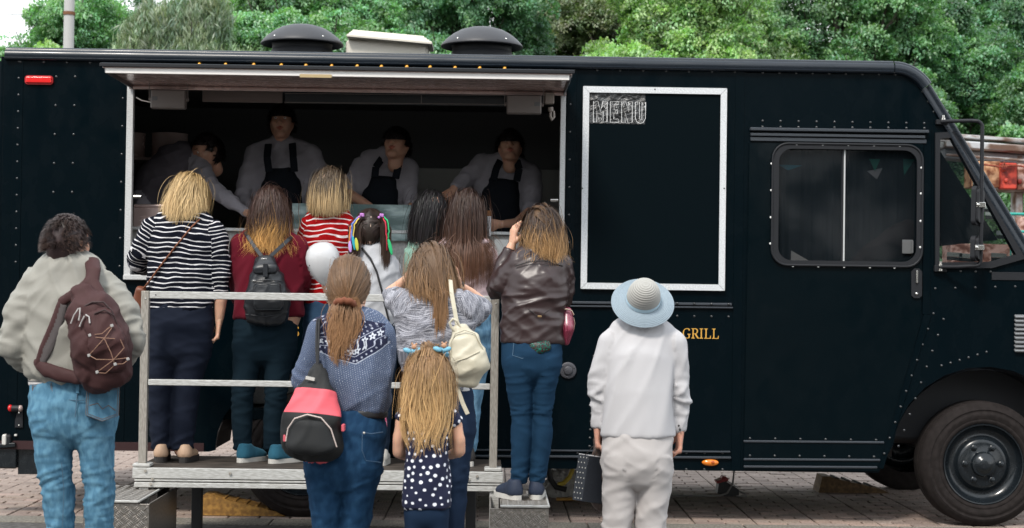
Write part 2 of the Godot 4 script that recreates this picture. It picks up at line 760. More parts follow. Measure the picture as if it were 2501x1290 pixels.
# ------------------------------------------------------------------ hair: locks are led by guides that run over the skull and fall over the back
static func hair_build(j: Dictionary) -> Dictionary:
	var s: Dictionary = j.strands
	var rng := RandomNumberGenerator.new()
	rng.seed = s.get("seed", 3)
	var c: Vector3 = s.at
	var r: Vector3 = (s.r as Vector3) * Vector3(1.02, 1.06, 1.06)
	var turn := Basis(Vector3.UP, s.get("yaw", 0.0)) * Basis(Vector3.RIGHT, s.get("pitch", 0.0)) * Basis(Vector3.BACK, s.get("roll", 0.0))
	var pole: Vector3 = (turn * (s.get("pole", Vector3(0, 1, 0.25)) as Vector3)).normalized()
	var wave: float = s.get("wave", 0.0)
	var wfreq: float = s.get("wfreq", 20.0)
	var puff: float = s.get("puff", 0.12)
	var end_y: float = s.end
	var jit: float = s.get("jitter", 0.03)
	var ties: Array = s.get("ties", [])
	var blocks: Array = s.get("blocks", [])     # [centre, radii] the hair lies on
	var fall: float = s.get("fall", 0.3)
	var pull: Vector3 = s.get("pull", Vector3.ZERO)
	var width: float = s.get("width", 0.0035)
	var clump: float = s.get("clump", 0.5)
	var roots: Color = s.c0
	var tips: Color = s.c1
	var streak: float = s.get("streak", 0.35)
	var hairline: float = s.get("hairline", 0.25)
	var step := 0.017
	var v := PackedVector3Array()
	var n := PackedVector3Array()
	var cc := PackedColorArray()
	var ix := PackedInt32Array()
	var inv := turn.inverse()
	for g in int(s.guides):
		var d := Vector3.ZERO
		for tries in 60:
			d = Vector3(rng.randfn(), rng.randfn(), rng.randfn()).normalized()
			if d.z < -0.35 and d.y < 0.55 - hairline: continue      # the face
			if d.y < float(s.get("nape", -0.45)): continue
			if d.z < 0.1 and d.y < -0.05: continue
			break
		var layer := rng.randf()
		d = turn * d
		var p := c + turn * ((inv * d) * r)
		var dir := (d - pole * d.dot(pole)).normalized() + d * 0.04
		var path := PackedVector3Array([p])
		var lift := 1.0 + puff * (0.25 + 0.75 * layer)
		var stop := end_y + rng.randf_range(-jit, jit)
		var tie := Vector3.ZERO
		var tr := 0.0
		if ties.size():
			var best := 1e9
			for q in ties:
				var dd := p.distance_to(q[0])
				if q.size() > 3 and (p - c).dot(q[3]) < 0.0: dd += 9.0
				if dd < best:
					best = dd
					tie = q[0]
					tr = q[1]
			# over the skull to the tie
			var a := (inv * (p - c)) / r
			var b := (inv * (tie - c)) / r
			var bl := b.length()
			var steps := 9
			for k in range(1, steps + 1):
				var t := float(k) / steps
				var q := (a.normalized().lerp(b / bl, t)).normalized() * lerpf(lift, bl, t * t)
				path.append(c + turn * (q * r))
			p = tie + Vector3(rng.randfn(), rng.randfn() * 0.5, rng.randfn()) * tr * 0.4
			path.append(p)
			dir = (ties[0][2] as Vector3)
			for q in ties:
				if q[0] == tie: dir = q[2]
			dir = dir + Vector3(rng.randfn(), rng.randfn(), rng.randfn()) * 0.15
		var n_steps := 0
		while n_steps < int(s.get("steps", 62)) and p.y > stop:
			n_steps += 1
			dir = dir.normalized().lerp(Vector3.DOWN + pull, fall if ties.is_empty() or n_steps > 2 else 0.35).normalized()
			p += dir * step
			var q := (inv * (p - c)) / r
			var ql := q.length()
			if ql < lift:
				p = c + turn * (q / maxf(ql, 0.01) * lift * r)
			for bk in blocks:
				var bb: Vector3 = bk[1]
				var e: Vector3 = (p - (bk[0] as Vector3)) / bb
				var el := e.length()
				var need := 1.0 + 0.07 * layer
				if el < need:
					p = (bk[0] as Vector3) + e / maxf(el, 0.01) * need * bb
			if tr > 0.0:
				var ax := tie + (ties[0][2] as Vector3) * 0.0
				var flat := Vector3(p.x - ax.x, 0, p.z - ax.z)
				var most := tr * (1.0 + 0.5 * sin(minf((tie.y - p.y) * 9.0, PI)))
				if flat.length() > most and n_steps > 3:
					p += (flat.normalized() * most - flat) * 0.25
			path.append(p)
		var m := path.size()
		if m < 3: continue
		var ph := atan2(d.x, d.z) * 3.0 + rng.randf_range(-0.7, 0.7)
		var wf := wfreq * rng.randf_range(0.92, 1.08)
		var wa := wave * rng.randf_range(0.5, 1.3)
		var tone := 1.0 + rng.randf_range(-streak, streak)
		var per := int(s.per)
		for h in per:
			var o := Vector3(rng.randfn(), rng.randfn(), rng.randfn()) * float(s.get("spread", 0.012)) * (2.4 if h == 0 else 1.0)
			var mytone := tone * rng.randf_range(0.88, 1.14)
			var cut := m - int(rng.randf() * rng.randf() * m * float(s.get("ragged", 0.25)))
			cut = maxi(cut, 3)
			var base := v.size()
			var run := 0.0
			var wid := width * rng.randf_range(0.6, 1.3)
			var jx := rng.randf() * 0.45
			for k in cut:
				var t := float(k) / (m - 1)
				var tg := (path[mini(k + 1, m - 1)] - path[maxi(k - 1, 0)]).normalized()
				var outw := path[k] - c
				outw.y *= 1.0 if outw.y > 0.0 else 0.25
				outw = (outw - tg * outw.dot(tg)).normalized()
				var sd := tg.cross(outw)
				run = k * step
				var amp := wa * smoothstep(0.15, 0.8, t)
				var rd := (path[k] - c).normalized()
				var q := path[k] + (o - rd * o.dot(rd) * 0.8) * (1.0 - clump * smoothstep(0.2, 1.0, t)) + sd * sin(run * wf + ph + jx) * amp + outw * cos(run * wf * 0.9 + ph) * amp * 0.5
				var ww := wid * (1.0 - pow(float(k) / (cut - 1), 4.0) * 0.85)
				var mix: float = smoothstep(float(s.get("m0", 0.2)), float(s.get("m1", 0.9)), t)
				var col := roots.lerp(tips, mix) * mytone
				v.append(q - sd * ww); v.append(q + sd * ww)
				n.append((outw - sd * 0.4).normalized()); n.append((outw + sd * 0.4).normalized())
				cc.append(col); cc.append(col)
				if k > 0:
					var e := base + k * 2
					ix.append_array(PackedInt32Array([e - 2, e, e - 1, e - 1, e, e + 1]))
	# the scalp under the locks
	var gs := Geo.new()
	for q in s.get("under", []):
		gs.sphere(q[0], q[1], 20, Color.WHITE, turn)
	var sc := Geo.new()
	sc.sphere(c, r * 1.025, 24, Color.WHITE, turn)
	for gg in [sc, gs]:
		var base := v.size()
		for k in gg.v.size():
			v.append(gg.v[k]); n.append(gg.n[k]); cc.append(roots * 0.8)
		for k in range(0, gg.ix.size(), 3):
			var mid: Vector3 = inv * ((gg.v[gg.ix[k]] + gg.v[gg.ix[k + 1]] + gg.v[gg.ix[k + 2]]) / 3.0 - c) / r
			if gg == sc and ((mid.z < -0.35 and mid.y < 0.55 - hairline) or (mid.z < 0.1 and mid.y < -0.05) or mid.y < -0.6): continue
			for e in 3: ix.append(base + gg.ix[k + e])
	var uv := PackedVector2Array()
	uv.resize(v.size())
	for k in cc.size():
		cc[k].a = 1.0
	return {0: {"v": v, "n": n, "uv": uv, "c": cc, "ix": ix}}

func hair(parent: Node, s: Dictionary, m: Material, called := "hair") -> void:
	jobs.append({"parent": parent, "called": called, "mats": [m], "strands": s, "label": s.get("label", "")})

# ------------------------------------------------------------------ hands, heads
static func rot(d: Vector3, axis: Vector3, a: float) -> Vector3:
	return d.rotated(axis, a)

func hand(w: Vector3, dir: Vector3, palm: Vector3, thumb: float, k := 1.0, curl := 0.5, spread := 0.04) -> Array:
	var d := dir.normalized()
	var pn := (palm - d * palm.dot(d)).normalized()
	var s := d.cross(pn) * thumb           # towards the thumb
	var out := []
	out.append(chain([[w - d * 0.02 * k, 0.026 * k, 0.02 * k], [w + d * 0.03 * k, 0.033 * k, 0.016 * k], [w + d * 0.085 * k, 0.04 * k, 0.013 * k]], {"side": s, "k": 0.01}))
	var lens := [0.070, 0.079, 0.074, 0.058]
	for i in 4:
		var off: float = [0.031, 0.0105, -0.0105, -0.030][i]
		var p := w + d * (0.092 - absf(off - 0.005) * 0.25) * k + s * off * k
		var ax := s
		var f := d.rotated(pn, -spread * thumb * (1.5 - i))
		var nodes := [[p - f * 0.012 * k, 0.0092 * k, 0.0092 * k]]
		var bend: float = curl * (1.0 + 0.12 * i)
		for b in 3:
			# turn towards the palm
			f = (f * cos(bend * 0.8) + (pn - f * pn.dot(f)).normalized() * sin(bend * 0.8)).normalized()
			p += f * float(lens[i]) * [0.46, 0.30, 0.24][b] * k
			nodes.append([p, [0.0085, 0.0078, 0.0066][b] * k, [0.0085, 0.0078, 0.0066][b] * k])
		out.append(chain(nodes, {"k": 0.004}))
	var tp := w + d * 0.022 * k + s * 0.026 * k + pn * 0.006 * k
	var tf := (d * 0.7 + s * 0.62 + pn * 0.35 * (0.5 + curl)).normalized()
	var tn := [[tp, 0.014 * k, 0.014 * k]]
	for b in 3:
		tp += tf * [0.036, 0.03, 0.024][b] * k
		tf = (tf + d * 0.35 - s * 0.3 * curl + pn * 0.15 * curl).normalized()
		tn.append([tp, [0.0115, 0.0098, 0.0076][b] * k, [0.0115, 0.0098, 0.0076][b] * k])
	out.append(chain(tn, {"k": 0.006}))
	return out

func fine(chains: Array, cell := 0.0045) -> Dictionary:
	return {"mats": [null], "chains": chains, "cell": cell, "grow": 0.0, "fold": [], "crease": [], "clip": [], "cols": [skin_tone], "warp": 0.0, "cut": []}

var skin_tone := Color.WHITE
var head_geo: Geo

func make_head() -> void:     # faces -z, ears at the origin's height
	var c := []
	c.append(chain([[Vector3(0, 0.0, 0.012), 0.073, 0.092], [Vector3(0, 0.056, 0.012), 0.067, 0.086]], {"k": 0.02}))
	c.append(chain([[Vector3(0, 0.035, -0.035), 0.06, 0.052], [Vector3(0, -0.04, -0.045), 0.05, 0.045], [Vector3(0, -0.085, -0.058), 0.03, 0.03]], {"k": 0.03}))
	for s in [-1.0, 1.0]:
		c.append(chain([[Vector3(0.053 * s, -0.03, 0.0), 0.02, 0.02], [Vector3(0.045 * s, -0.066, -0.02), 0.017, 0.017], [Vector3(0.02 * s, -0.092, -0.062), 0.017, 0.017]], {"k": 0.025}))
		c.append(chain([[Vector3(0.075 * s, 0.028, 0.02), 0.006, 0.015], [Vector3(0.079 * s, 0.012, 0.022), 0.007, 0.02], [Vector3(0.074 * s, -0.026, 0.01), 0.006, 0.01]], {"k": 0.008}))
		c.append(chain([[Vector3(0.015 * s, 0.036, -0.088), 0.009, 0.009], [Vector3(0.048 * s, 0.036, -0.07), 0.009, 0.009]], {"k": 0.02}))
		c.append(chain([[Vector3(0.013 * s, -0.02, -0.1), 0.008, 0.008], [Vector3(0.006 * s, -0.02, -0.104), 0.008, 0.008]], {"k": 0.008}))
		c.append(chain([[Vector3(0.042 * s, -0.012, -0.066), 0.02, 0.02], [Vector3(0.036 * s, -0.03, -0.066), 0.018, 0.018]], {"k": 0.03}))
	c.append(chain([[Vector3(0, 0.022, -0.09), 0.008, 0.008], [Vector3(0, -0.016, -0.111), 0.0105, 0.0105]], {"k": 0.012}))
	c.append(chain([[Vector3(-0.019, -0.05, -0.086), 0.004, 0.004], [Vector3(0, -0.0475, -0.095), 0.0055, 0.0055], [Vector3(0.019, -0.05, -0.086), 0.004, 0.004]], {"k": 0.006, "reg": 1}))
	c.append(chain([[Vector3(-0.017, -0.053, -0.086), 0.004, 0.004], [Vector3(0, -0.058, -0.093), 0.0065, 0.0065], [Vector3(0.017, -0.053, -0.086), 0.004, 0.004]], {"k": 0.006, "reg": 1}))
	c.append(chain([[Vector3(0, -0.088, -0.078), 0.018, 0.014], [Vector3(0, -0.092, -0.072), 0.018, 0.014]], {"k": 0.02}))
	c.append(chain([[Vector3(0, -0.03, 0.02), 0.052, 0.055], [Vector3(0, -0.13, 0.03), 0.05, 0.052]], {"k": 0.03}))
	var cut := []
	for s in [-1.0, 1.0]:
		cut.append([Vector3(0.031 * s, 0.018, -0.098), Vector3(0.017, 0.009, 0.016)])
	var got := sdf_build({"mats": [null], "chains": c, "cell": 0.005, "grow": 0.0, "fold": [], "crease": [], "clip": [], "cols": [Color.WHITE, Color(0.75, 0.42, 0.4)], "warp": 0.0, "cut": cut})
	head_geo = Geo.new()
	head_geo.v = got[0].v; head_geo.n = got[0].n; head_geo.uv = got[0].uv; head_geo.c = got[0].c; head_geo.ix = got[0].ix
	for s in [-1.0, 1.0]:
		head_geo.sphere(Vector3(0.031 * s, 0.018, -0.079), Vector3.ONE * 0.0115, 12, Color(0.7, 0.68, 0.65, 0.0))
		head_geo.sphere(Vector3(0.031 * s, 0.018, -0.0865), Vector3(0.0055, 0.0055, 0.0045), 10, Color(0.03, 0.02, 0.015, 0.0))
		head_geo.tube([Vector3(0.014 * s, 0.038, -0.0965), Vector3(0.032 * s, 0.043, -0.09), Vector3(0.05 * s, 0.038, -0.078)], [0.003, 0.0036, 0.002], 6, Color(0.05, 0.035, 0.025, 0.0))

func head_at(at: Vector3, yaw := 0.0, pitch := 0.0, k := 1.0) -> Array:
	return [head_geo, Transform3D(Basis(Vector3.UP, yaw) * Basis(Vector3.RIGHT, pitch) * Basis.from_scale(Vector3.ONE * k), at), skin_tone]

func body(parent: Node, chains: Array, skin: Material, head: Array, hands: Array, shrink := -0.016, bare: Array = []) -> void:
	shrink -= 0.006
	var all := []
	for c in chains:
		var d: Dictionary = c.duplicate()
		var a: PackedFloat32Array = c.a.duplicate()
		var b: PackedFloat32Array = c.b.duplicate()
		for i in a.size():
			a[i] = maxf(a[i] + shrink, 0.012)
			b[i] = maxf(b[i] + shrink, 0.012)
		d.a = a; d.b = b; d.reg = 0; d.f0 = false; d.f1 = false
		all.append(d)
	for c in bare:
		all.append(c)
	var also := []
	for h in hands:
		also.append(fine(h))
	sdf_job(parent, "body", [skin], all, {"cell": 0.012 if bare.size() else 0.02, "cols": [skin_tone], "extra": [head], "also": also})

func shoe(parent: Node, heel: Vector3, dir: Vector3, l: float, up_mat: Material, sole_mat: Material, w := 0.04, h := 0.075, sole := 0.028) -> void:
	var d := Vector3(dir.x, 0, dir.z).normalized()
	var s := Vector3.UP.cross(d)
	var g := heel.y
	var y := Vector3.UP
	var b := heel + y * sole
	var nodes := [[b + d * 0.035 + y * 0.02, w * 0.86, h * 0.62], [b + d * l * 0.4 + y * 0.018, w * 0.9, h * 0.66], [b + d * l * 0.72 + y * 0.012, w * 1.1, h * 0.42], [b + d * (l - 0.05) + y * 0.008, w * 0.95, h * 0.33]]
	var ank := [[b + d * 0.045 + y * 0.02, w * 0.8, w * 0.95], [b + d * 0.05 + y * h, w * 0.72, w * 0.95]]
	sdf_job(parent, "shoe", [up_mat], [chain(nodes, {"side": s, "k": 0.02}), chain(ank, {"side": s, "k": 0.03, "f1": true})], {"cell": 0.007, "clip": [[Vector3.DOWN, -(g + sole - 0.004)]]})
	var poly := PackedVector2Array()
	for i in 28:
		var a := TAU * i / 28
		var t := 0.5 - 0.5 * cos(a)
		var ww := w * (0.9 + 0.3 * smoothstep(0.3, 0.75, t)) * pow(absf(sin(a)), 0.6) * signf(sin(a))
		poly.append(Vector2(t * (l + 0.012) - 0.008, ww))
	var xf := Transform3D(Basis(d, s, Vector3.UP if d.cross(s).y > 0 else Vector3.DOWN), heel)
	var g2 := Geo.new()
	if d.cross(s).y > 0:
		g2.prism(poly, 0.0, sole, xf)
	else:
		g2.prism(poly, -sole, 0.0, xf)
	part("shoe_sole", g2, sole_mat, parent)

# ------------------------------------------------------------------ the truck
func rounded(x0: float, y0: float, x1: float, y1: float, r: float, n := 6) -> PackedVector2Array:
	var p := PackedVector2Array()
	var cs := [Vector2(x1 - r, y1 - r), Vector2(x0 + r, y1 - r), Vector2(x0 + r, y0 + r), Vector2(x1 - r, y0 + r)]
	for k in 4:
		for i in n + 1:
			var a := PI * 0.5 * (k + float(i) / n)
			p.append(cs[k] + Vector2(cos(a), sin(a)) * r)
	return p

func ring(outer: PackedVector2Array, inner: PackedVector2Array, z0: float, z1: float) -> Geo:
	var g := Geo.new()
	g.plate(outer, [inner], z0, z1)
	return g

func wheel(truck: Node3D, at: Vector3, face: float, m: Dictionary, w := 0.21) -> void:    # face: +1 looks to the camera side
	var xf := Transform3D(Basis(Vector3.RIGHT, PI * 0.5 * face), at)
	var r := 0.403
	var ty := Geo.new()
	var prof := [Vector2(0.262, -0.004), Vector2(0.272, 0.004), Vector2(0.285, 0.008), Vector2(0.289, 0.0045), Vector2(0.310, 0.012), Vector2(0.330, 0.014), Vector2(0.333, 0.010), Vector2(0.348, 0.010), Vector2(0.352, 0.014), Vector2(0.372, 0.008), Vector2(0.375, 0.0035), Vector2(0.385, -0.002), Vector2(0.397, -0.016), Vector2(r, -0.034), Vector2(r, -0.055), Vector2(r - 0.012, -0.058), Vector2(r - 0.012, -0.066), Vector2(r, -0.069), Vector2(r, -0.1), Vector2(r - 0.012, -0.103), Vector2(r - 0.012, -0.111), Vector2(r, -0.114), Vector2(r, -w + 0.03), Vector2(r - 0.02, -w + 0.01), Vector2(r - 0.06, -w), Vector2(0.262, -w)]
	prof.reverse()
	ty.lathe(prof, xf, 64)
	var tyre := part("wheel", ty, m.rubber, truck)
	var ri := Geo.new()
	var rp := [Vector2(0.268, -w + 0.02), Vector2(0.262, -0.008), Vector2(0.258, 0.002), Vector2(0.25, 0.0), Vector2(0.246, -0.03), Vector2(0.225, -0.05), Vector2(0.205, -0.066), Vector2(0.175, -0.062), Vector2(0.165, -0.04), Vector2(0.152, -0.026), Vector2(0.135, -0.022), Vector2(0.085, -0.022), Vector2(0.078, -0.016), Vector2(0.074, 0.006), Vector2(0.05, 0.01), Vector2(0.042, 0.026), Vector2(0.02, 0.03), Vector2(0.0, 0.03)]
	ri.lathe(rp, xf, 48)
	part("rim", ri, m.black_steel, tyre)
	for i in 6:
		var a := TAU * i / 6.0
		var g := Geo.new()
		var p := at + Vector3(cos(a) * 0.118, sin(a) * 0.118, -0.022 * face)
		g.lathe([Vector2(0.024, 0.0), Vector2(0.02, 0.008), Vector2(0.014, 0.01), Vector2(0.013, 0.026), Vector2(0.008, 0.028), Vector2(0.007, 0.036), Vector2(0.0, 0.036)], Transform3D(Basis(Vector3.RIGHT, PI * 0.5 * face), p), 6)
		part("wheel_nut", g, m.black_steel, tyre)

func build_truck() -> void:
	var wob := ntex(noise(0.004, 5, 3), 512, Color(0.4, 0.4, 0.4), Color(0.6, 0.6, 0.6))
	var scuff := ntex(noise(0.012, 9, 5, false, 20.0), 512, Color(0.55, 0.55, 0.55), Color(1, 1, 1), 0.25, 0.75)
	var brush := ntex(noise(0.08, 12, 4), 512, Color(0.88, 0.88, 0.88), Color(1, 1, 1), 0.2, 0.8)
	var M := {}
	M.paint = mat(lin(0.0008, 0.004, 0.0062), 0.32, {"spec": 0.2, "rtex": scuff, "bump": wob, "relief": 0.9, "tri": true, "uv": Vector3(0.9, 0.6, 0.9)})
	M.door = mat(lin(0.0008, 0.004, 0.006), 0.22, {"spec": 0.24, "rtex": scuff, "bump": wob, "relief": 0.7, "tri": true, "uv": Vector3(1.1, 0.8, 1.1)})
	M.rail = mat(lin(0.009, 0.014, 0.021), 0.4, {"spec": 0.5, "rtex": scuff, "tri": true, "uv": Vector3(0.4, 6.0, 2.0)})
	M.black_steel = mat(lin(0.008, 0.011, 0.014), 0.3, {"spec": 0.5, "rtex": scuff, "tri": true, "uv": Vector3(3, 3, 3)})
	M.rubber = mat(lin(0.021, 0.018, 0.018), 0.85, {"spec": 0.3, "tex": ntex(noise(0.015, 21, 5, false, 25.0), 512, Color(0.8, 0.77, 0.75), Color(1, 0.97, 0.95), 0.3, 0.7), "bump": wob, "relief": 0.25, "tri": true, "uv": Vector3(2.5, 2.5, 2.5)})
	M.seal = mat(lin(0.012, 0.013, 0.016), 0.55, {"spec": 0.4})
	M.trim = mat(lin(0.03, 0.036, 0.045), 0.3, {"spec": 0.6})
	M.alu = mat(lin(0.62, 0.63, 0.63), 0.5, {"metal": 0.1, "tex": brush, "tri": true, "uv": Vector3(0.8, 5.0, 3.0), "bump": brush, "relief": 0.004})
	M.frame = mat(lin(0.7, 0.72, 0.74), 0.45, {"metal": 0.0, "tex": brush, "tri": true, "uv": Vector3(2.0, 2.0, 2.0)})
	M.steel = mat(lin(0.58, 0.44, 0.41), 0.3, {"metal": 0.35, "rtex": scuff, "bump": wob, "relief": 0.5, "tri": true, "uv": Vector3(0.8, 2.5, 3.0)})
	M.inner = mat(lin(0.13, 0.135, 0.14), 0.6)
	M.rivet = mat(lin(0.016, 0.018, 0.02), 0.3, {"spec": 0.7})
	M.chrome = mat(lin(0.6, 0.58, 0.55), 0.2, {"metal": 1.0})
	M.cream = mat(lin(0.74, 0.69, 0.6), 0.6, {"tex": brush, "tri": true, "uv": Vector3(5, 5, 5)})
	M.gold = mat(lin(0.62, 0.33, 0.055), 0.5)
	var t := thing("food_truck", "black riveted step van food truck with its side serving hatch raised", "food truck", Vector3(-0.1, 0, -1.1))
	var zb := -2.25
	var xl := -3.29
	var bot := 0.34
	var top := 2.93
	# --- side of the box body with the serving opening and the rear wheel arch
	var xs := 1.459
	var ax := -1.331
	var ay := 0.40
	var outer := PackedVector2Array([Vector2(xl, top), Vector2(xl, 0.42), Vector2(ax - 0.59, 0.42)])
	for i in 15:
		var a := PI - PI * i / 14.0
		outer.append(Vector2(ax + cos(a) * 0.55, ay + 0.03 + sin(a) * 0.5))
	outer.append_array(PackedVector2Array([Vector2(ax + 0.56, bot), Vector2(xs, bot), Vector2(xs, top)]))
	var ox0 := -2.456
	var ox1 := 0.312
	var oy0 := 1.545
	var oy1 := 2.743
	var opening := PackedVector2Array([Vector2(ox0, oy0), Vector2(ox1, oy0), Vector2(ox1, oy1), Vector2(ox0, oy1)])
	var side := part("side_panel", ring(outer, opening, -0.04, 0.0), M.paint, t)
	# overlapping riveted sheet joints
	for px in [[-3.176, 0.42, top], [-2.492, 0.42, top], [0.371, 1.45, top], [xs - 0.006, bot, top]]:
		var g := Geo.new()
		g.span(Vector3(px[0] - 0.03, px[1], -0.002), Vector3(px[0] + 0.03, px[2] - 0.02, 0.0035), 0.002)
		part("sheet_joint", g, M.paint, side)
	var rp := Geo.new()
	rp.span(Vector3(xl + 0.02, 0.42, 0.001), Vector3(ax - 0.62, 0.475, 0.004), 0.001)
	part("reflective_strip", rp, mat(lin(0.025, 0.003, 0.004), 0.6), side)
	# --- remaining shell
	var sh := Geo.new()
	sh.span(Vector3(xl, 0.45, zb), Vector3(2.35, top, zb + 0.04), 0.01)           # far side
	sh.span(Vector3(xl + 0.04, top - 0.005, zb + 0.05), Vector3(2.5, top + 0.045, -0.03), 0.02)   # roof
	sh.span(Vector3(xl, 0.45, zb + 0.042), Vector3(xl + 0.04, top - 0.01, -0.043), 0.01)    # rear wall
	sh.span(Vector3(xl + 0.045, 0.62, zb + 0.045), Vector3(2.3, 0.7, -0.045), 0.01)    # floor
	part("shell", sh, M.paint, t)
	var ch := Geo.new()
	for z in [-0.75, -1.5]:
		ch.span(Vector3(xl + 0.2, 0.5, z - 0.04), Vector3(3.3, 0.615, z + 0.04), 0.01)
	ch.tube([Vector3(ax, ay, -0.25), Vector3(ax, ay, -2.0)], 0.06, 12)
	ch.tube([Vector3(3.058, ay, -0.25), Vector3(3.058, ay, -2.0)], 0.05, 12)
	ch.span(Vector3(-0.8, 0.36, -1.6), Vector3(0.6, 0.58, -1.0), 0.04)
	part("chassis", ch, M.seal, t)
	# --- roof gutter rail with rounded front corner
	var path: Array = [Vector2(xl + 0.03, 2.905), Vector2(-1.0, 2.905), Vector2(0.8, 2.905), Vector2(2.44, 2.905)]
	var rprof := [Vector2(0.0, 0.0), Vector2(0.003, 0.026), Vector2(0.009, 0.034), Vector2(0.016, 0.036), Vector2(0.02, 0.031), Vector2(0.034, 0.036), Vector2(0.052, 0.032), Vector2(0.066, 0.022), Vector2(0.069, 0.01), Vector2(0.078, 0.008), Vector2(0.086, -0.004), Vector2(0.086, -0.08)]
	var g0 := Geo.new()
	g0.sweep(path, rprof)
	part("roof_rail", g0, M.rail, t)
	var g1 := Geo.new()
	var corner: Array = []
	for i in 9:
		var a := deg_to_rad(90 - 58.0 * i / 8.0)
		corner.append(Vector2(2.443 + cos(a) * 0.21, 2.695 + sin(a) * 0.21))
	g1.sweep(corner, rprof)
	part("rail_corner", g1, M.rail, t)
	var g2 := Geo.new()
	var slope0: Vector2 = corner[8]
	var slope1 := Vector2(3.344, 1.668)
	g2.sweep([slope0, slope1], [Vector2(0.0, 0.0), Vector2(0.0, 0.02), Vector2(0.018, 0.024), Vector2(0.03, 0.012), Vector2(0.04, 0.012), Vector2(0.05, 0.02), Vector2(0.066, 0.016), Vector2(0.072, 0.0), Vector2(0.072, -0.06)])
	part("windscreen_pillar", g2, M.rail, t)
	var rc := Geo.new()
	rc.tube([Vector3(xl + 0.005, 0.45, -0.025), Vector3(xl + 0.005, 2.9, -0.025)], 0.03, 12)
	part("corner_post", rc, M.paint, t)
	# --- cab side with door, door window and quarter window openings
	var wx := 3.058
	var cab := PackedVector2Array([Vector2(xs + 0.004, 2.9), Vector2(xs + 0.004, bot), Vector2(2.368, bot)])
	for i in 13:
		var a := PI * 0.97 - PI * 0.97 * i / 12.0
		cab.append(Vector2(wx + cos(a) * 0.6, ay + 0.06 + sin(a) * 0.57))
	cab.append_array(PackedVector2Array([Vector2(3.85, 0.45), Vector2(3.9, 1.55), Vector2(3.42, 1.65)]))
	cab.append_array(PackedVector2Array([slope1, slope0 + Vector2(0.004, 0.004), Vector2(2.6, 2.852), Vector2(2.555, 2.884), Vector2(2.5, 2.905), Vector2(2.445, 2.912), Vector2(2.4, 2.905)]))
	var dw := rounded(1.705, 1.696, 2.595, 2.413, 0.085)
	var dwo := rounded(1.691 - 0.03, 1.69 - 0.03, 2.605 + 0.03, 2.418 + 0.03, 0.115)
	var qw := PackedVector2Array([Vector2(2.744, 2.491), Vector2(2.815, 2.5), Vector2(3.24, 1.754), Vector2(3.071, 1.704), Vector2(2.746, 1.696)])
	var cg := Geo.new()
	cg.plate(cab, [dw, qw], -0.04, 0.0)
	var cabp := part("cab_side", cg, M.paint, t)
	var fj := Geo.new()       # front arch edge and lower sill
	fj.bar(Vector3(2.667, 1.36, 0.003), Vector3(2.667, 2.55, 0.003), 0.05, 0.008)
	fj.bar(Vector3(2.678, 1.36, 0.003), Vector3(2.376, 0.37, 0.003), 0.05, 0.008)
	part("door_post", fj, M.paint, cabp)
	# door
	var door := PackedVector2Array([Vector2(1.516, 2.446), Vector2(1.502, 0.353), Vector2(2.36, 0.353), Vector2(2.631, 1.302), Vector2(2.639, 2.457)])
	var dg := Geo.new()
	dg.plate(door, [dw], 0.0, 0.012)
	var dr := part("sliding_door", dg, M.door, t)
	var f := Geo.new()
	f.plate(dwo, [dw], 0.011, 0.028)
	part("window_frame", f, M.seal, dr)
	var lip := Geo.new()
	var lp: Array = []
	for q in rounded(1.676 - 0.012, 1.677 - 0.012, 2.618 + 0.012, 2.434 + 0.012, 0.1):
		lp.append(Vector3(q.x, q.y, 0.028))
	lp.append(lp[0])
	lip.tube(lp, 0.008, 8, Color.WHITE, false)
	part("window_seal", lip, M.seal, dr)
	var gl := mat(lin(0.008, 0.012, 0.015), 0.04, {"alpha": 0.45, "spec": 0.2})
	M.glass = gl
	var mx := 2.132
	var gw := Geo.new()
	gw.span(Vector3(1.691, 1.685, -0.012), Vector3(mx, 2.423, -0.008), 0.001)
	part("window_pane", gw, gl, dr)
	gw = Geo.new()
	gw.span(Vector3(mx, 1.685, -0.02), Vector3(2.608, 2.423, -0.016), 0.001)
	part("window_pane", gw, gl, dr)
	gw = Geo.new()
	gw.span(Vector3(mx - 0.004, 1.69, -0.012), Vector3(mx + 0.006, 2.418, 0.004), 0.002)
	part("window_divider", gw, M.alu, dr)
	gw = Geo.new()
	gw.span(Vector3(mx - 0.018, 1.69, -0.012), Vector3(mx - 0.006, 2.418, 0.0), 0.002)
	part("window_divider", gw, M.seal, dr)
	var la := Geo.new()
	la.span(Vector3(2.509, 1.749, -0.006), Vector3(2.58, 1.839, 0.004), 0.003)
	la.span(Vector3(2.567, 1.754, 0.004), Vector3(2.58, 1.833, 0.012), 0.002)
	part("window_latch", la, mat(lin(0.2, 0.2, 0.2), 0.35, {"metal": 0.8}), dr)
	# window frame screws
	var scr := Geo.new()
	for q in [Vector3(1.817, 2.442, 0.028), Vector3(1.985, 2.442, 0.028), Vector3(2.149, 2.442, 0.028), Vector3(2.315, 2.442, 0.028), Vector3(2.481, 2.442, 0.028), Vector3(1.657, 2.314, 0.028), Vector3(1.657, 2.143, 0.028), Vector3(1.656, 1.969, 0.028), Vector3(1.655, 1.801, 0.028), Vector3(1.801, 1.659, 0.028), Vector3(1.964, 1.659, 0.028), Vector3(2.13, 1.658, 0.028), Vector3(2.296, 1.658, 0.028), Vector3(2.454, 1.658, 0.028), Vector3(2.622, 2.302, 0.028), Vector3(2.621, 2.136, 0.028), Vector3(2.62, 1.96, 0.028), Vector3(2.619, 1.791, 0.028)]:
		scr.sphere(q, Vector3(0.008, 0.008, 0.004), 8)
	part("frame_screws", scr, mat(lin(0.75, 0.75, 0.73), 0.4), dr).set_meta("kind", "stuff")
	# door handle
	var hd := Geo.new()
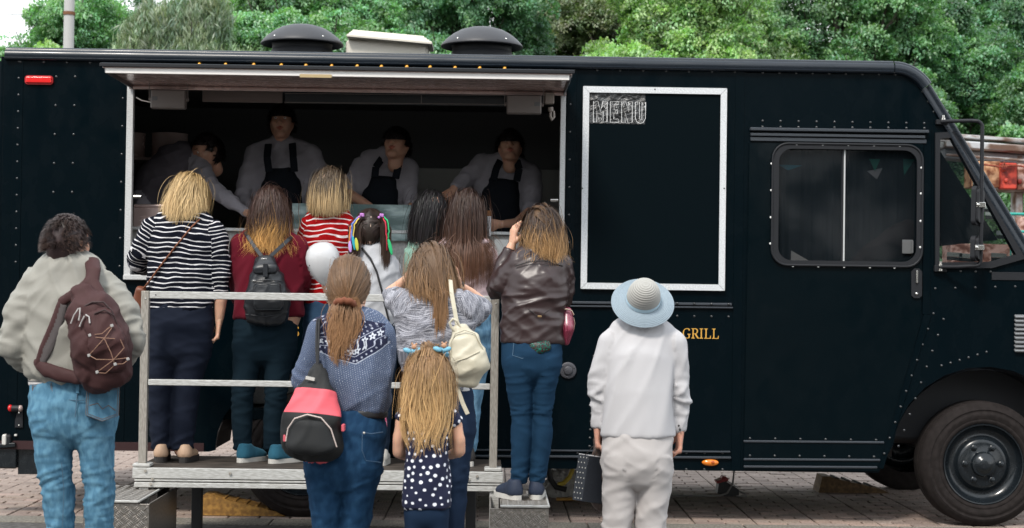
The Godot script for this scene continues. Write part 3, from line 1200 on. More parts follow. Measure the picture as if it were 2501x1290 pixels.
	hd.plate(PackedVector2Array([Vector2(2.566, 1.481), Vector2(2.564, 1.633), Vector2(2.583, 1.655), Vector2(2.614, 1.655), Vector2(2.633, 1.634), Vector2(2.634, 1.481), Vector2(2.616, 1.465), Vector2(2.582, 1.465)]), [], 0.012, 0.026)
	var hn := part("door_handle", hd, M.seal, dr)
	hd = Geo.new()
	hd.bar(Vector3(2.598, 1.56, 0.034), Vector3(2.598, 1.644, 0.034), 0.014, 0.014, 0.004)
	part("handle_bar", hd, M.chrome, hn)
	hd = Geo.new()
	hd.sphere(Vector3(2.598, 1.492, 0.028), Vector3(0.011, 0.011, 0.008), 12)
	part("lock", hd, M.chrome, hn)
	# lower ribs on the door
	for y in [[Vector3(1.498, 0.532, 0.012), Vector3(2.403, 0.536, 0.012)], [Vector3(1.5, 0.417, 0.012), Vector3(2.378, 0.423, 0.012)], [Vector3(1.5, 0.37, 0.012), Vector3(2.36, 0.376, 0.012)]]:
		var g := Geo.new()
		g.bar(y[0], y[1], 0.016, 0.016, 0.005)
		part("door_rib", g, M.trim, dr)
	# drip rails over the door
	var dp := Geo.new()
	dp.span(Vector3(1.515, 2.523, 0.0), Vector3(2.667, 2.546, 0.045), 0.006)
	dp.span(Vector3(1.52, 2.491, 0.0), Vector3(2.646, 2.512, 0.03), 0.004)
	dp.span(Vector3(1.521, 2.459, 0.0), Vector3(2.657, 2.486, 0.018), 0.004)
	part("door_track", dp, M.trim, cabp)
	# quarter window
	var qo := PackedVector2Array([Vector2(2.712, 2.53), Vector2(2.834, 2.54), Vector2(3.301, 1.728), Vector2(3.085, 1.664), Vector2(2.72, 1.659)])
	var qf := Geo.new()
	qf.plate(qo, [qw], 0.0, 0.02)
	var qwin := part("quarter_window", qf, M.seal, t)
	var qp := Geo.new()
	qp.prism(qw, -0.014, -0.01)
	part("window_pane", qp, gl, qwin)
	# cab interior: dark curtain, seat back, dashboard
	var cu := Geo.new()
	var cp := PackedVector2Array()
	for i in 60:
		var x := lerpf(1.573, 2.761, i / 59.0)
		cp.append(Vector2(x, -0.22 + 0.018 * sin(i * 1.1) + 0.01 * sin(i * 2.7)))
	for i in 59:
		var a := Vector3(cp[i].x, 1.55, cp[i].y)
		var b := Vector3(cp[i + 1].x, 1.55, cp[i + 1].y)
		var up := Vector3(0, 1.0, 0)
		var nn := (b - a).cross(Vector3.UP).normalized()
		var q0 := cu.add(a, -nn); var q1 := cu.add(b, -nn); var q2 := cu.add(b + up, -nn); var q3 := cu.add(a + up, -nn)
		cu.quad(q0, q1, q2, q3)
	var fw2 := Geo.new()
	fw2.prism(cab, zb, zb + 0.04)
	part("far_cab_side", fw2, M.paint, t)
	fw2 = Geo.new()
	fw2.span(Vector3(2.05, 0.5, zb + 0.3), Vector3(3.8, 1.36, -0.32), 0.05)
	part("front_bay", fw2, M.seal, t)
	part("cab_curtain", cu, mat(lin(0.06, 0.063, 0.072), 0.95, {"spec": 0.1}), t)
	var ds := Geo.new()
	ds.span(Vector3(2.3, 1.1, -1.9), Vector3(3.3, 1.55, -0.3), 0.05)
	ds.span(Vector3(1.5, 1.0, -1.9), Vector3(2.25, 1.52, -0.26), 0.05)
	part("dashboard", ds, M.seal, t)
	var sc := Geo.new()  # added dark cloth, spread wide to darken the view through the quarter window
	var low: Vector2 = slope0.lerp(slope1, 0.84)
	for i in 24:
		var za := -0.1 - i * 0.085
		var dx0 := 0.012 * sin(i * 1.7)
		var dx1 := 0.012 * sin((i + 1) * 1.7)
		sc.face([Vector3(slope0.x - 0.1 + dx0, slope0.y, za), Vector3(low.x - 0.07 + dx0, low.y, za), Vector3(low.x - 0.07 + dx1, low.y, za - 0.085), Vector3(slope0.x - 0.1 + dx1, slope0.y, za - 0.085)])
	part("windscreen_darkening_cloth", sc, mat(lin(0.06, 0.063, 0.07), 0.95, {"spec": 0.1}), t)
	var fl2 := [lin(0.01, 0.2, 0.28), lin(0.02, 0.25, 0.17), lin(0.3, 0.3, 0.32), lin(0.02, 0.22, 0.17)]
	var fp := [[Vector3(1.711, 2.315, -0.05), Vector3(1.87, 2.312, -0.05), Vector3(1.777, 2.279, -0.05)], [Vector3(2.302, 2.361, -0.05), Vector3(2.374, 2.36, -0.05), Vector3(2.34, 2.282, -0.05)], [Vector3(2.292, 2.282, -0.06), Vector3(2.393, 2.305, -0.06), Vector3(2.356, 2.23, -0.06)], [Vector3(2.522, 2.365, -0.05), Vector3(2.597, 2.36, -0.05), Vector3(2.529, 2.259, -0.05)]]
	for i in 4:  # flat flags behind the pane, standing in for bunting reflected in the glass
		var g := Geo.new()
		g.prism(PackedVector2Array([Vector2(fp[i][0].x, fp[i][0].y), Vector2(fp[i][1].x, fp[i][1].y), Vector2(fp[i][2].x, fp[i][2].y)]), fp[i][0].z, fp[i][0].z + 0.002)
		part("pennant_reflection", g, mat(fl2[i], 0.7), t)
	sdf_job(t, "folded_coat", [mat(lin(0.035, 0.022, 0.022), 0.8)], [chain([[Vector3(2.228, 1.668, -0.14), 0.037, 0.05], [Vector3(2.348, 1.744, -0.14), 0.08, 0.06], [Vector3(2.507, 1.811, -0.14), 0.117, 0.06], [Vector3(2.619, 1.86, -0.14), 0.133, 0.06]], {"side": Vector3.UP})], {"cell": 0.012, "fold": [[0.006, 4, 5, 3, 1]]})
	# white card and leaflets on the dashboard behind the glass
	for q in [[Vector3(1.804, 1.687, -0.06), Vector3(1.953, 1.689, -0.06), Vector3(1.803, 1.761, -0.06)]]:
		var g := Geo.new()
		g.prism(PackedVector2Array([Vector2(q[0].x, q[0].y - 0.01), Vector2(q[1].x, q[1].y - 0.01), Vector2(q[0].x, q[2].y)]), -0.062, -0.058)
		part("card_sheet", g, mat(lin(0.7, 0.68, 0.66), 0.7), dr)
	for q in [Vector3(2.871, 1.75, -0.08), Vector3(2.951, 1.743, -0.08), Vector3(3.159, 1.749, -0.08), Vector3(3.228, 1.898, -0.2), Vector3(3.184, 2.031, -0.3), Vector3(3.165, 2.077, -0.3), Vector3(3.101, 2.239, -0.3)]:
		var g := Geo.new()
		g.box(q, Vector3(0.1, 0.028, 0.004), 0.001, Basis(Vector3.BACK, -0.05))
		var lf := part("leaflet", g, mat(lin(0.62, 0.7, 0.66), 0.6), t)
		g = Geo.new()
		g.box(q - Vector3(0, 0.026, 0), Vector3(0.1, 0.022, 0.004), 0.001, Basis(Vector3.BACK, -0.05))
		part("leaflet_foot", g, mat(lin(0.03, 0.035, 0.03), 0.6), lf)
	# mirrors on their tube
	var mt := Geo.new()
	var mp: Array = [Vector3(2.748, 2.601, 0.03), Vector3(2.787, 2.601, 0.06), Vector3(2.908, 2.595, 0.16)]
	for i in 6:
		var a := PI * 0.5 * (1.0 - i / 5.0)
		mp.append(Vector3(2.929, 2.553, 0.17) + Vector3(cos(a), sin(a), 0) * 0.04)
	mp.append(Vector3(2.966, 2.113, 0.18))
	mp.append(Vector3(2.967, 1.751, 0.17))
	for i in 5:
		var a := -PI * 0.5 * (i + 1) / 5.0
		mp.append(Vector3(2.934, 1.709, 0.16) + Vector3(cos(a), sin(a), 0) * 0.035)
	mp.append(Vector3(2.842, 1.667, 0.1))
	mp.append(Vector3(2.746, 1.667, 0.03))
	mt.tube(mp, 0.0125, 10)
	mt.span(Vector3(2.714, 2.583, 0), Vector3(2.795, 2.615, 0.03), 0.004)
	mt.span(Vector3(2.712, 1.635, 0), Vector3(2.788, 1.678, 0.03), 0.004)
	var arm := part("mirror_arm", mt, M.seal, t)
	for q in [[Vector3(2.941, 2.054, 0.16), 0.055, 0.25], [Vector3(2.937, 1.784, 0.155), 0.05, 0.16]]:
		var g := Geo.new()
		var mw: float = q[1]
		var mh: float = q[2]
		var bb := Basis(Vector3.UP, 0.9) * Basis(Vector3.BACK, -0.03)
		var rr := rounded(-mw, -mh * 0.5, mw, mh * 0.5, 0.03)
		var small := PackedVector2Array()
		for s in rr: small.append(s * 0.86)
		g.prism(rr, -0.015, 0.015, Transform3D(bb, q[0]))
		g.prism(small, 0.015, 0.032, Transform3D(bb, q[0]))
		var mi := part("mirror", g, M.seal, arm)
		g = Geo.new()
		g.prism(small, -0.018, -0.0152, Transform3D(bb, q[0]))
		part("mirror_glass", g, M.chrome, arm)
		g = Geo.new()
		g.box(q[0] + Vector3(0.012, 0.005, 0.045), Vector3(0.06, 0.035, 0.016), 0.004)
		g.sphere(q[0] + Vector3(-0.008, 0.005, 0.055), Vector3(0.012, 0.012, 0.008), 10)
		part("mirror_clamp", g, M.chrome, arm)
	for q in [Vector3(2.759, 2.612, 0.03), Vector3(2.749, 1.672, 0.03), Vector3(2.749, 1.641, 0.03)]:
		var g := Geo.new()
		g.lathe([Vector2(0.014, 0), Vector2(0.014, 0.012), Vector2(0.009, 0.014), Vector2(0.009, 0.03), Vector2(0, 0.032)], Transform3D(Basis.IDENTITY, q), 10)
		part("mirror_bolt", g, M.chrome, arm)
	# badge strip and louvre at the front
	var bd := Geo.new()
	bd.span(Vector3(3.088, 1.588, 0), Vector3(3.398, 1.64, 0.006), 0.003)
	part("badge_strip", bd, M.seal, t)
	for i in 9:
		var g := Geo.new()
		var y := lerpf(1.356, 1.138, i / 8.0)
		g.box(Vector3(3.376, y, 0.012), Vector3(0.28, 0.014, 0.03), 0.005, Basis(Vector3.RIGHT, 0.5))
		part("louvre_slat", g, mat(lin(0.3, 0.31, 0.32), 0.4, {"metal": 0.5}), t)
	# --- wheels
	wheel(t, Vector3(wx, ay, -0.03), 1.0, M, 0.23)
	wheel(t, Vector3(ax, ay, -0.06), 1.0, M, 0.42)
	wheel(t, Vector3(wx, ay, zb + 0.05), -1.0, M, 0.23)
	wheel(t, Vector3(ax, ay, zb + 0.05), -1.0, M, 0.42)
	for w in [[ax, 0.55, 0.5], [wx, 0.6, 0.57]]:
		var arch := Geo.new()
		for i in 16:
			var a0 := PI * i / 16.0
			var a1 := PI * (i + 1) / 16.0
			var p0 := Vector3(w[0] + cos(a0) * w[1], ay + 0.04 + sin(a0) * w[2], -0.02)
			var p1 := Vector3(w[0] + cos(a1) * w[1], ay + 0.04 + sin(a1) * w[2], -0.02)
			var nn := Vector3(-cos(a0), -sin(a0), 0)
			var i0 := arch.add(p0, nn); var i1 := arch.add(p1, nn); var i2 := arch.add(p1 - Vector3(0, 0, 0.6), nn); var i3 := arch.add(p0 - Vector3(0, 0, 0.6), nn)
			arch.quad(i0, i1, i2, i3)
		part("wheel_arch", arch, M.seal, t)
	# --- trims below the menu board
	for y in [[Vector3(0.375, 1.405, 0.006), Vector3(1.416, 1.407, 0.006), 0.02], [Vector3(0.375, 1.382, 0.01), Vector3(1.421, 1.386, 0.01), 0.012], [Vector3(-0.744, 0.451, 0.006), Vector3(1.416, 0.463, 0.006), 0.012], [Vector3(-0.743, 0.412, 0.01), Vector3(1.421, 0.426, 0.01), 0.016]]:
		var g := Geo.new()
		g.bar(y[0], y[1], y[2], 0.02, 0.006)
		part("body_trim", g, M.trim, side)
	# --- menu board
	var mx0 := 0.441
	var mx1 := 1.366
	var my1 := 2.795
	var my0 := 1.494
	var fw := 0.04
	var mb := Geo.new()
	mb.span(Vector3(mx0 + 0.01, my0 + 0.01, 0.003), Vector3(mx1 - 0.01, my1 - 0.01, 0.012), 0.002)
	var board := part("menu_board", mb, mat(lin(0.0012, 0.0042, 0.006), 0.5, {"spec": 0.15}), t, "tall black menu board in a silver frame")
	var quads := [[Vector2(mx0, my1), Vector2(mx1, my1), Vector2(mx1 - fw, my1 - fw), Vector2(mx0 + fw, my1 - fw)], [Vector2(mx0, my0), Vector2(mx0, my1), Vector2(mx0 + fw, my1 - fw), Vector2(mx0 + fw, my0 + fw)], [Vector2(mx1, my1), Vector2(mx1, my0), Vector2(mx1 - fw, my0 + fw), Vector2(mx1 - fw, my1 - fw)], [Vector2(mx1, my0), Vector2(mx0, my0), Vector2(mx0 + fw, my0 + fw), Vector2(mx1 - fw, my0 + fw)]]
	for q in quads:
		var mid: Vector2 = (q[0] + q[1] + q[2] + q[3]) / 4.0
		var pp := PackedVector2Array()
		for e in q:
			pp.append(e + (mid - e).normalized() * 0.0012)
		var g := Geo.new()
		g.prism(pp, 0.004, 0.026)
		var inn := PackedVector2Array()
		for e in pp: inn.append(e + (mid - e) * Vector2(0.03, 0.03))
		part("frame_bar", g, M.frame, board)
	for q in [Vector3(0.902, 2.781, 0.027), Vector3(0.918, 1.507, 0.027), Vector3(0.445, 2.138, 0.027), Vector3(1.354, 2.151, 0.027)]:
		var g := Geo.new()
		g.sphere(q, Vector3(0.005, 0.005, 0.003), 8)
		part("frame_screw", g, M.seal, board)
	# wrinkled film with the hand drawn word MENU
	var film := Geo.new()
	var f0 := Vector3(0.468, 2.556, 0)
	var f1 := Vector3(0.842, 2.755, 0)
	film.span(Vector3(mx0 + fw, f0.y, 0.0125), Vector3(f1.x, my1 - fw, 0.0145), 0.0008)
	var crum := ntex(noise(0.007, 33, 4, true, 30.0), 256)
	part("menu_film", film, mat(lin(0.05, 0.053, 0.056), 0.32, {"spec": 0.6, "bump": crum, "relief": 1.6, "tri": true, "uv": Vector3(3.0, 4.5, 3.0), "tex": ntex(noise(0.01, 35, 4, false, 30.0), 256, Color(0.15, 0.16, 0.17), Color(1, 1, 1), 0.35, 0.8)}), board)
	var lx := 0.509
	var ly := 2.565
	var lh := 2.699 - ly
	var letters := {
		"M": [[0, 0], [0, 1], [0.32, 1], [0.5, 0.5], [0.68, 1], [1, 1], [1, 0], [0.72, 0], [0.72, 0.55], [0.58, 0.1], [0.42, 0.1], [0.26, 0.55], [0.26, 0], [0, 0]],
		"E": [[0, 0], [0, 1], [1, 1], [1, 0.85], [0.45, 0.85], [0.45, 0.6], [0.9, 0.6], [0.9, 0.44], [0.45, 0.44], [0.45, 0.16], [1, 0.16], [1, 0], [0, 0]],
		"N": [[0, 0], [0, 1], [0.4, 1], [0.68, 0.5], [0.66, 1], [1, 1], [1, 0], [0.62, 0], [0.32, 0.5], [0.34, 0], [0, 0]],
		"U": [[0, 1], [0, 0.2], [0.2, 0.02], [0.5, -0.03], [0.8, 0.02], [1, 0.2], [1, 1], [0.66, 1], [0.64, 0.15], [0.5, 0.13], [0.42, 0.2], [0.4, 1], [0, 1]]}
	var rng := RandomNumberGenerator.new()
	rng.seed = 8
	var cx := lx
	for e in [["M", 0.088], ["E", 0.052], ["N", 0.068], ["U", 0.065]]:
		var g := Geo.new()
		var w: float = e[1]
		for pass_ in 2:
			var pts: Array = []
			for q in letters[e[0]]:
				pts.append(Vector3(cx + q[0] * w + rng.randf_range(-0.0015, 0.0015), ly + q[1] * lh + rng.randf_range(-0.0015, 0.0015), 0.016))
			g.tube(pts, 0.0016 if pass_ == 0 else 0.001, 5)
		for i in 26:     # chalk hatching in the upper corners
			var a := Vector3(cx + rng.randf() * w * 0.28 + (0.0 if rng.randf() < 0.5 else w * 0.7), ly + lh * (1.0 - rng.randf() * rng.randf() * 0.55), 0.016)
			var b := a + Vector3(rng.randf_range(-0.012, 0.004), rng.randf_range(-0.014, 0.002), 0)
			b.x = clampf(b.x, cx, cx + w)
			b.y = minf(b.y, ly + lh)
			g.tube([a, b], 0.0007, 4)
		part("chalk_letter", g, mat(lin(0.8, 0.8, 0.8), 0.8), board)
		cx += w + 0.0205
	# gold lettering on the lower panel
	var font := SystemFont.new()
	font.font_names = PackedStringArray(["Droid Serif"])
	for e in [["GRILL", Vector3(1.216, 1.186, 0.002), 0.5], ["Y", Vector3(-0.149, 1.173, 0.002), 0.5], ["S", Vector3(-1.375, 1.164, 0.002), 0.5]]:
		var tm := TextMesh.new()
		tm.text = e[0]
		tm.font = font
		tm.font_size = 32
		tm.pixel_size = 0.0027
		tm.depth = 0.003
		tm.vertical_alignment = VERTICAL_ALIGNMENT_BOTTOM
		var o := MeshInstance3D.new()
		o.name = "gold_lettering"
		o.mesh = tm
		o.material_override = M.gold
		o.position = (e[1] as Vector3) - t.position + Vector3(0, -0.022, 0)
		o.scale = Vector3(0.93, 1.0, 1.0)
		side.add_child(o, true)
	# fuel cap, lamps
	var fc := Geo.new()
	fc.lathe([Vector2(0.0, 0.002), Vector2(0.052, 0.002), Vector2(0.054, 0.012), Vector2(0.05, 0.016), Vector2(0.03, 0.014), Vector2(0.027, 0.026), Vector2(0.022, 0.029), Vector2(0.0, 0.029)], Transform3D(Basis(Vector3.RIGHT, PI * 0.5), Vector3(0.368, 0.97, 0)), 28)
	for i in 3:
		var a := TAU * (i + 0.2) / 3.0
		fc.sphere(Vector3(0.367, 0.971, 0.016) + Vector3(cos(a), sin(a), 0) * 0.044, Vector3(0.006, 0.006, 0.004), 8)
	part("fuel_cap", fc, mat(lin(0.07, 0.07, 0.08), 0.45, {"metal": 0.3}), side)
	var lamp := mat(lin(0.75, 0.2, 0.015), 0.15, {"coat": 0.6})
	var ab := Geo.new()
	ab.sphere(Vector3(1.288, 0.393, 0.004), Vector3(0.055, 0.023, 0.02), 18)
	var la2 := part("side_lamp", ab, lamp, side, "amber oval side lamp")
	ab = Geo.new()
	ab.sphere(Vector3(1.302, 0.394, 0.018), Vector3(0.014, 0.013, 0.009), 10)
	part("lamp_core", ab, mat(lin(0.4, 0.08, 0.01), 0.2), la2)
	var rl := Geo.new()
	var rq := Vector3(-3.043, 2.781, 0)
	rl.plate(rounded(rq.x - 0.09, rq.y - 0.029, rq.x + 0.09, rq.y + 0.029, 0.02), [], 0.0, 0.018)
	var rlamp := part("marker_lamp", rl, mat(lin(0.35, 0.01, 0.012), 0.3), side, "red marker lamp high on the rear of the side")
	rl = Geo.new()
	rl.box(Vector3(rq.x, rq.y, 0.016), Vector3(0.168, 0.044, 0.03), 0.012)
	part("lamp_lens", rl, mat(lin(0.72, 0.02, 0.02), 0.12, {"coat": 0.5}), rlamp)
	for q in [Vector3(-2.018, 2.888, 0.01), Vector3(-1.85, 2.889, 0.01), Vector3(-1.67, 2.891, 0.01), Vector3(-1.494, 2.891, 0.01), Vector3(-1.337, 2.891, 0.01), Vector3(-1.172, 2.891, 0.01), Vector3(-1.009, 2.892, 0.01), Vector3(-0.854, 2.892, 0.01), Vector3(-0.691, 2.893, 0.01), Vector3(-0.542, 2.893, 0.01), Vector3(-0.382, 2.892, 0.01), Vector3(-0.224, 2.892, 0.01), Vector3(-0.064, 2.892, 0.01)]:
		var g := Geo.new()
		g.lathe([Vector2(0.011, -0.03), Vector2(0.012, -0.005), Vector2(0.01, 0.004), Vector2(0.006, 0.009), Vector2(0.0, 0.011)], Transform3D(Basis(Vector3.BACK, -0.35), q + Vector3(0, 0.008, 0.02)), 10)
		part("amber_bulb", g, mat(lin(0.7, 0.33, 0.03), 0.3), side)
	# --- rivets
	var dots: Array[Vector3] = []
	for i in 32: dots.append(Vector3(-3.166, 2.898, 0).lerp(Vector3(1.418, 2.904, 0), i / 31.0))
	for i in 10: dots.append(Vector3(1.598, 2.901, 0).lerp(Vector3(2.563, 2.903, 0), i / 9.0))
	for x in [[Vector3(-3.176, 2.9, 0), Vector3(-3.172, 1.615, 0), 13], [Vector3(-2.508, 2.674, 0), Vector3(-2.509, 1.598, 0), 7], [Vector3(0.361, 2.679, 0), Vector3(0.362, 1.613, 0), 7], [Vector3(-2.936, 2.806, 0), Vector3(-2.942, 1.88, 0), 6], [Vector3(-2.816, 2.808, 0), Vector3(-2.822, 1.882, 0), 6], [Vector3(2.668, 2.447, 0), Vector3(2.666, 1.54, 0), 7], [Vector3(2.595, 2.859, 0), Vector3(2.743, 2.604, 0), 5], [Vector3(2.715, 1.367, 0), Vector3(2.404, 0.465, 0.01), 10], [Vector3(2.781, 1.331, 0), Vector3(2.498, 0.513, 0), 9]]:
		for i in int(x[2]): dots.append((x[0] as Vector3).lerp(x[1], i / (float(x[2]) - 1)))
	for r in [[Vector3(1.601, 2.592, 0), Vector3(2.645, 2.592, 0), 10], [Vector3(1.601, 2.553, 0), Vector3(2.638, 2.557, 0.03), 10], [Vector3(1.525, 1.624, 0), Vector3(2.517, 1.622, 0), 7], [Vector3(1.54, 0.551, 0.012), Vector3(2.35, 0.551, 0.012), 6], [Vector3(1.541, 0.441, 0.012), Vector3(2.338, 0.444, 0.012), 6], [Vector3(0.435, 0.442, 0), Vector3(1.367, 0.454, 0), 9], [Vector3(0.436, 0.34, 0), Vector3(1.368, 0.349, 0), 9], [Vector3(1.065, 1.328, 0), Vector3(1.396, 1.328, 0), 4], [Vector3(1.062, 1.41, 0.018), Vector3(1.393, 1.409, 0.018), 4], [Vector3(2.771, 1.033, 0), Vector3(3.06, 1.124, 0), 6], [Vector3(2.791, 1.642, 0), Vector3(3.082, 1.641, 0), 4], [Vector3(2.726, 1.528, 0), Vector3(3.242, 1.548, 0), 5]]:
		for i in int(r[2]): dots.append((r[0] as Vector3).lerp(r[1], i / (float(r[2]) - 1)))
	for i in 12: dots.append(Vector3(0.532, 1.064, 0).lerp(Vector3(0.513, 0.487, 0), i / 11.0))
	var dome := Geo.new()
	dome.lathe([Vector2(0.0085, 0.0), Vector2(0.007, 0.0035), Vector2(0.004, 0.0055), Vector2(0.0, 0.006)], Transform3D(Basis(Vector3.RIGHT, PI * 0.5), Vector3.ZERO), 10)
	var mm := MultiMesh.new()
	mm.transform_format = MultiMesh.TRANSFORM_3D
	mm.mesh = dome.mesh()
	mm.instance_count = dots.size()
	for i in dots.size():
		mm.set_instance_transform(i, Transform3D(Basis.IDENTITY, dots[i] - t.position))
	var rv := MultiMeshInstance3D.new()
	rv.name = "rivets"
	rv.multimesh = mm
	rv.material_override = M.rivet
	rv.set_meta("kind", "stuff")
	t.add_child(rv)
	# --- roof vents and hatch
	for q in [Vector3(-1.455, 3.164, -0.75), Vector3(-0.219, 3.167, -0.75)]:
		var xf := Transform3D(Basis.IDENTITY, q)
		var g := Geo.new()
		g.lathe([Vector2(0.205, -0.16), Vector2(0.21, -0.06), Vector2(0.205, -0.055), Vector2(0.205, -0.02), Vector2(0.21, -0.015), Vector2(0.2, 0.0), Vector2(0.185, 0.02), Vector2(0.18, 0.07)], xf, 40)
		var v := part("roof_vent", g, M.seal, t)
		g = Geo.new()
		g.lathe([Vector2(0.27, -0.022), Vector2(0.282, -0.018), Vector2(0.284, -0.012), Vector2(0.272, 0.006), Vector2(0.245, 0.035), Vector2(0.2, 0.07), Vector2(0.15, 0.098), Vector2(0.09, 0.116), Vector2(0.04, 0.122), Vector2(0.0, 0.124)], xf, 48)
		g.lathe([Vector2(0.27, -0.022), Vector2(0.24, 0.012), Vector2(0.18, 0.06), Vector2(0.0, 0.09)], xf, 48)
		part("vent_dome", g, mat(lin(0.035, 0.035, 0.04), 0.5, {"spec": 0.5, "bump": wob, "relief": 0.1, "tri": true, "uv": Vector3(6, 6, 6)}), v)
		for a in [0.9, 2.24]:
			g = Geo.new()
			g.sphere(q + Vector3(cos(a) * 0.262, 0.012, sin(a) * 0.262), Vector3(0.009, 0.009, 0.009), 8)
			part("vent_screw", g, M.chrome, v)
	var hc := Vector3(-0.868, 3.173, -0.9)
	var hg := Geo.new()
	hg.box(hc + Vector3(0, -0.05, 0), Vector3(0.56, 0.11, 0.5), 0.02)
	var hatch := part("roof_hatch", hg, M.cream, t, "cream ribbed roof hatch between the two vents")
	for i in 4:
		var g := Geo.new()
		g.box(hc + Vector3(0.004 + 0.006 * i, 0.055 - 0.019 * i, 0.05 * i), Vector3(0.5 + 0.028 * i, 0.022, 0.34), 0.009, Basis(Vector3.BACK, -0.075))
		part("hatch_rib", g, M.cream, hatch)
	# --- raised serving hatch (awning) of the opening
	var h0 := Vector3(ox0 - 0.005, oy1 + 0.02, 0.02)
	var h1 := Vector3(ox1 + 0.02, oy1 + 0.02, 0.02)
	var o0 := Vector3(-2.455, 2.768, 0.78)
	var o1 := Vector3(0.332, 2.766, 0.78)
	var oy := (o0.y + o1.y) * 0.5
	var xf := Transform3D(Basis.IDENTITY, Vector3.ZERO)
	var depth := Vector2(0.76, oy - h0.y).length()
	var tilt := atan2(oy - h0.y, 0.76)
	var wb := Basis(Vector3.RIGHT, -tilt)
	var aw := Geo.new()
	var awid := o1.x - o0.x
	var ctr := Vector3((o0.x + o1.x) * 0.5, (h0.y + oy) * 0.5, 0.40)
	aw.box(ctr, Vector3(awid, 0.012, depth), 0.003, wb)
	var awn := part("awning", aw, M.steel, t, "raised steel serving hatch over the counter")
	aw = Geo.new()
	aw.box(ctr + wb * Vector3(0, 0.017, 0), Vector3(awid + 0.02, 0.02, depth + 0.02), 0.006, wb)
	part("awning_skin", aw, M.paint, awn)
	aw = Geo.new()
	aw.box(ctr + wb * Vector3(0, -0.018, depth * 0.5 - 0.008), Vector3(awid - 0.03, 0.036, 0.014), 0.004, wb)
	part("edge_strip", aw, mat(lin(0.78, 0.75, 0.72), 0.5), awn)
	aw = Geo.new()
	aw.box(ctr + wb * Vector3(0, 0.012, depth * 0.5 + 0.014), Vector3(awid + 0.03, 0.022, 0.012), 0.004, wb)
	part("edge_trim", aw, M.seal, awn)
	for s in [-1.0, 1.0]:
		aw = Geo.new()
		aw.box(ctr + wb * Vector3(s * (awid * 0.5 - 0.012), -0.018, -0.01), Vector3(0.012, 0.03, depth - 0.02), 0.003, wb)
		part("awning_flange", aw, M.trim, awn)
	aw = Geo.new()
	aw.box(ctr + wb * Vector3(-0.13, -0.034, depth * 0.5 + 0.001), Vector3(0.19, 0.02, 0.003), 0.001, wb)
	part("part_number_tag", aw, mat(lin(0.45, 0.34, 0.18), 0.7), awn)
	aw = Geo.new()
	aw.tube([Vector3(h0.x, h0.y - 0.02, 0.03), Vector3(h1.x, h1.y - 0.02, 0.03)], 0.014, 10)
	part("hinge_rod", aw, M.steel, awn)
	var fdk := mat(lin(0.21, 0.185, 0.175), 0.45, {"metal": 0.3})
	for q in [[Vector3(-2.195, 2.659, 0.1), -1.0], [Vector3(0.061, 2.66, 0.1), 1.0]]:
		var g := Geo.new()
		g.box(q[0], Vector3(0.222, 0.122, 0.06), 0.008)
		g.box((q[0] as Vector3) + Vector3(0, 0, 0.026), Vector3(0.212, 0.112, 0.014), 0.006)
		var fl := part("flood_lamp", g, fdk, awn)
		g = Geo.new()
		g.box((q[0] as Vector3) + Vector3(q[1] * 0.083, 0.002, 0.033), Vector3(0.034, 0.026, 0.003), 0.001)
		part("lamp_switch", g, M.inner, awn)
		for s in [-1.0, 1.0]:
			g = Geo.new()
			g.tube([(q[0] as Vector3) + Vector3(s * 0.11, 0, 0), (q[0] as Vector3) + Vector3(s * 0.126, 0, 0)], 0.013, 8)
			g.tube([(q[0] as Vector3) + Vector3(s * 0.122, 0.0, 0), (q[0] as Vector3) + Vector3(s * 0.122, 0.09, 0.02), (q[0] as Vector3) + Vector3(s * 0.11, 0.12, 0.1)], 0.003, 5)
			part("lamp_bracket", g, fdk, awn)
	aw = Geo.new()
	aw.tube([Vector3(-2.415, 2.677, 0.03), Vector3(-2.379, 2.657, 0.05), Vector3(-2.31, 2.641, 0.08)], 0.0045, 6)
	part("lamp_cable", aw, mat(lin(0.6, 0.56, 0.5), 0.6), awn)
	aw = Geo.new()
	aw.span(Vector3(0.191, 2.67, 0.03), Vector3(0.254, 2.745, 0.09), 0.008)
	aw.tube([Vector3(0.232, 2.651, 0.06), Vector3(0.233, 2.625, 0.06)], 0.018, 10)
	aw.tube([Vector3(0.233, 2.625, 0.06), Vector3(0.231, 2.599, 0.06), Vector3(0.241, 2.57, 0.06), Vector3(0.255, 2.59, 0.05), Vector3(0.252, 2.629, 0.03)], 0.009, 8)
	part("junction_box", aw, mat(lin(0.3, 0.26, 0.23), 0.5), awn)
	# --- frame of the opening
	var jb := Geo.new()
	jb.span(Vector3(ox0 - 0.025, oy0 - 0.03, -0.03), Vector3(ox0 + 0.018, oy1 + 0.01, 0.012), 0.004)
	part("opening_jamb", jb, M.alu, t)
	jb = Geo.new()
	jb.span(Vector3(ox1 - 0.014, oy0 - 0.03, -0.03), Vector3(ox1 + 0.02, oy1 + 0.01, 0.012), 0.004)
	part("opening_jamb", jb, M.alu, t)
	jb = Geo.new()
	jb.span(Vector3(ox0 - 0.025, oy0 - 0.035, -0.25), Vector3(ox1 + 0.02, oy0 - 0.001, 0.03), 0.005)
	part("opening_sill", jb, M.alu, t)
	for q in [Vector3(-2.414, 2.046, -0.02), Vector3(0.262, 2.062, -0.02)]:
		var g := Geo.new()
		g.tube([q + Vector3(-0.02, 0, 0), q + Vector3(0.03, 0, 0)], 0.012, 8)
		part("latch_pin", g, M.chrome, t)
	# --- inside: walls, valance, counter, guard, pans
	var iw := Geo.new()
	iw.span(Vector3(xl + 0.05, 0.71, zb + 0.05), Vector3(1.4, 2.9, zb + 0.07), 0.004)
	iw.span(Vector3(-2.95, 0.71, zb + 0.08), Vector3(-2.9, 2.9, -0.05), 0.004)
	iw.span(Vector3(0.62, 0.71, zb + 0.08), Vector3(0.67, 2.9, -0.05), 0.004)
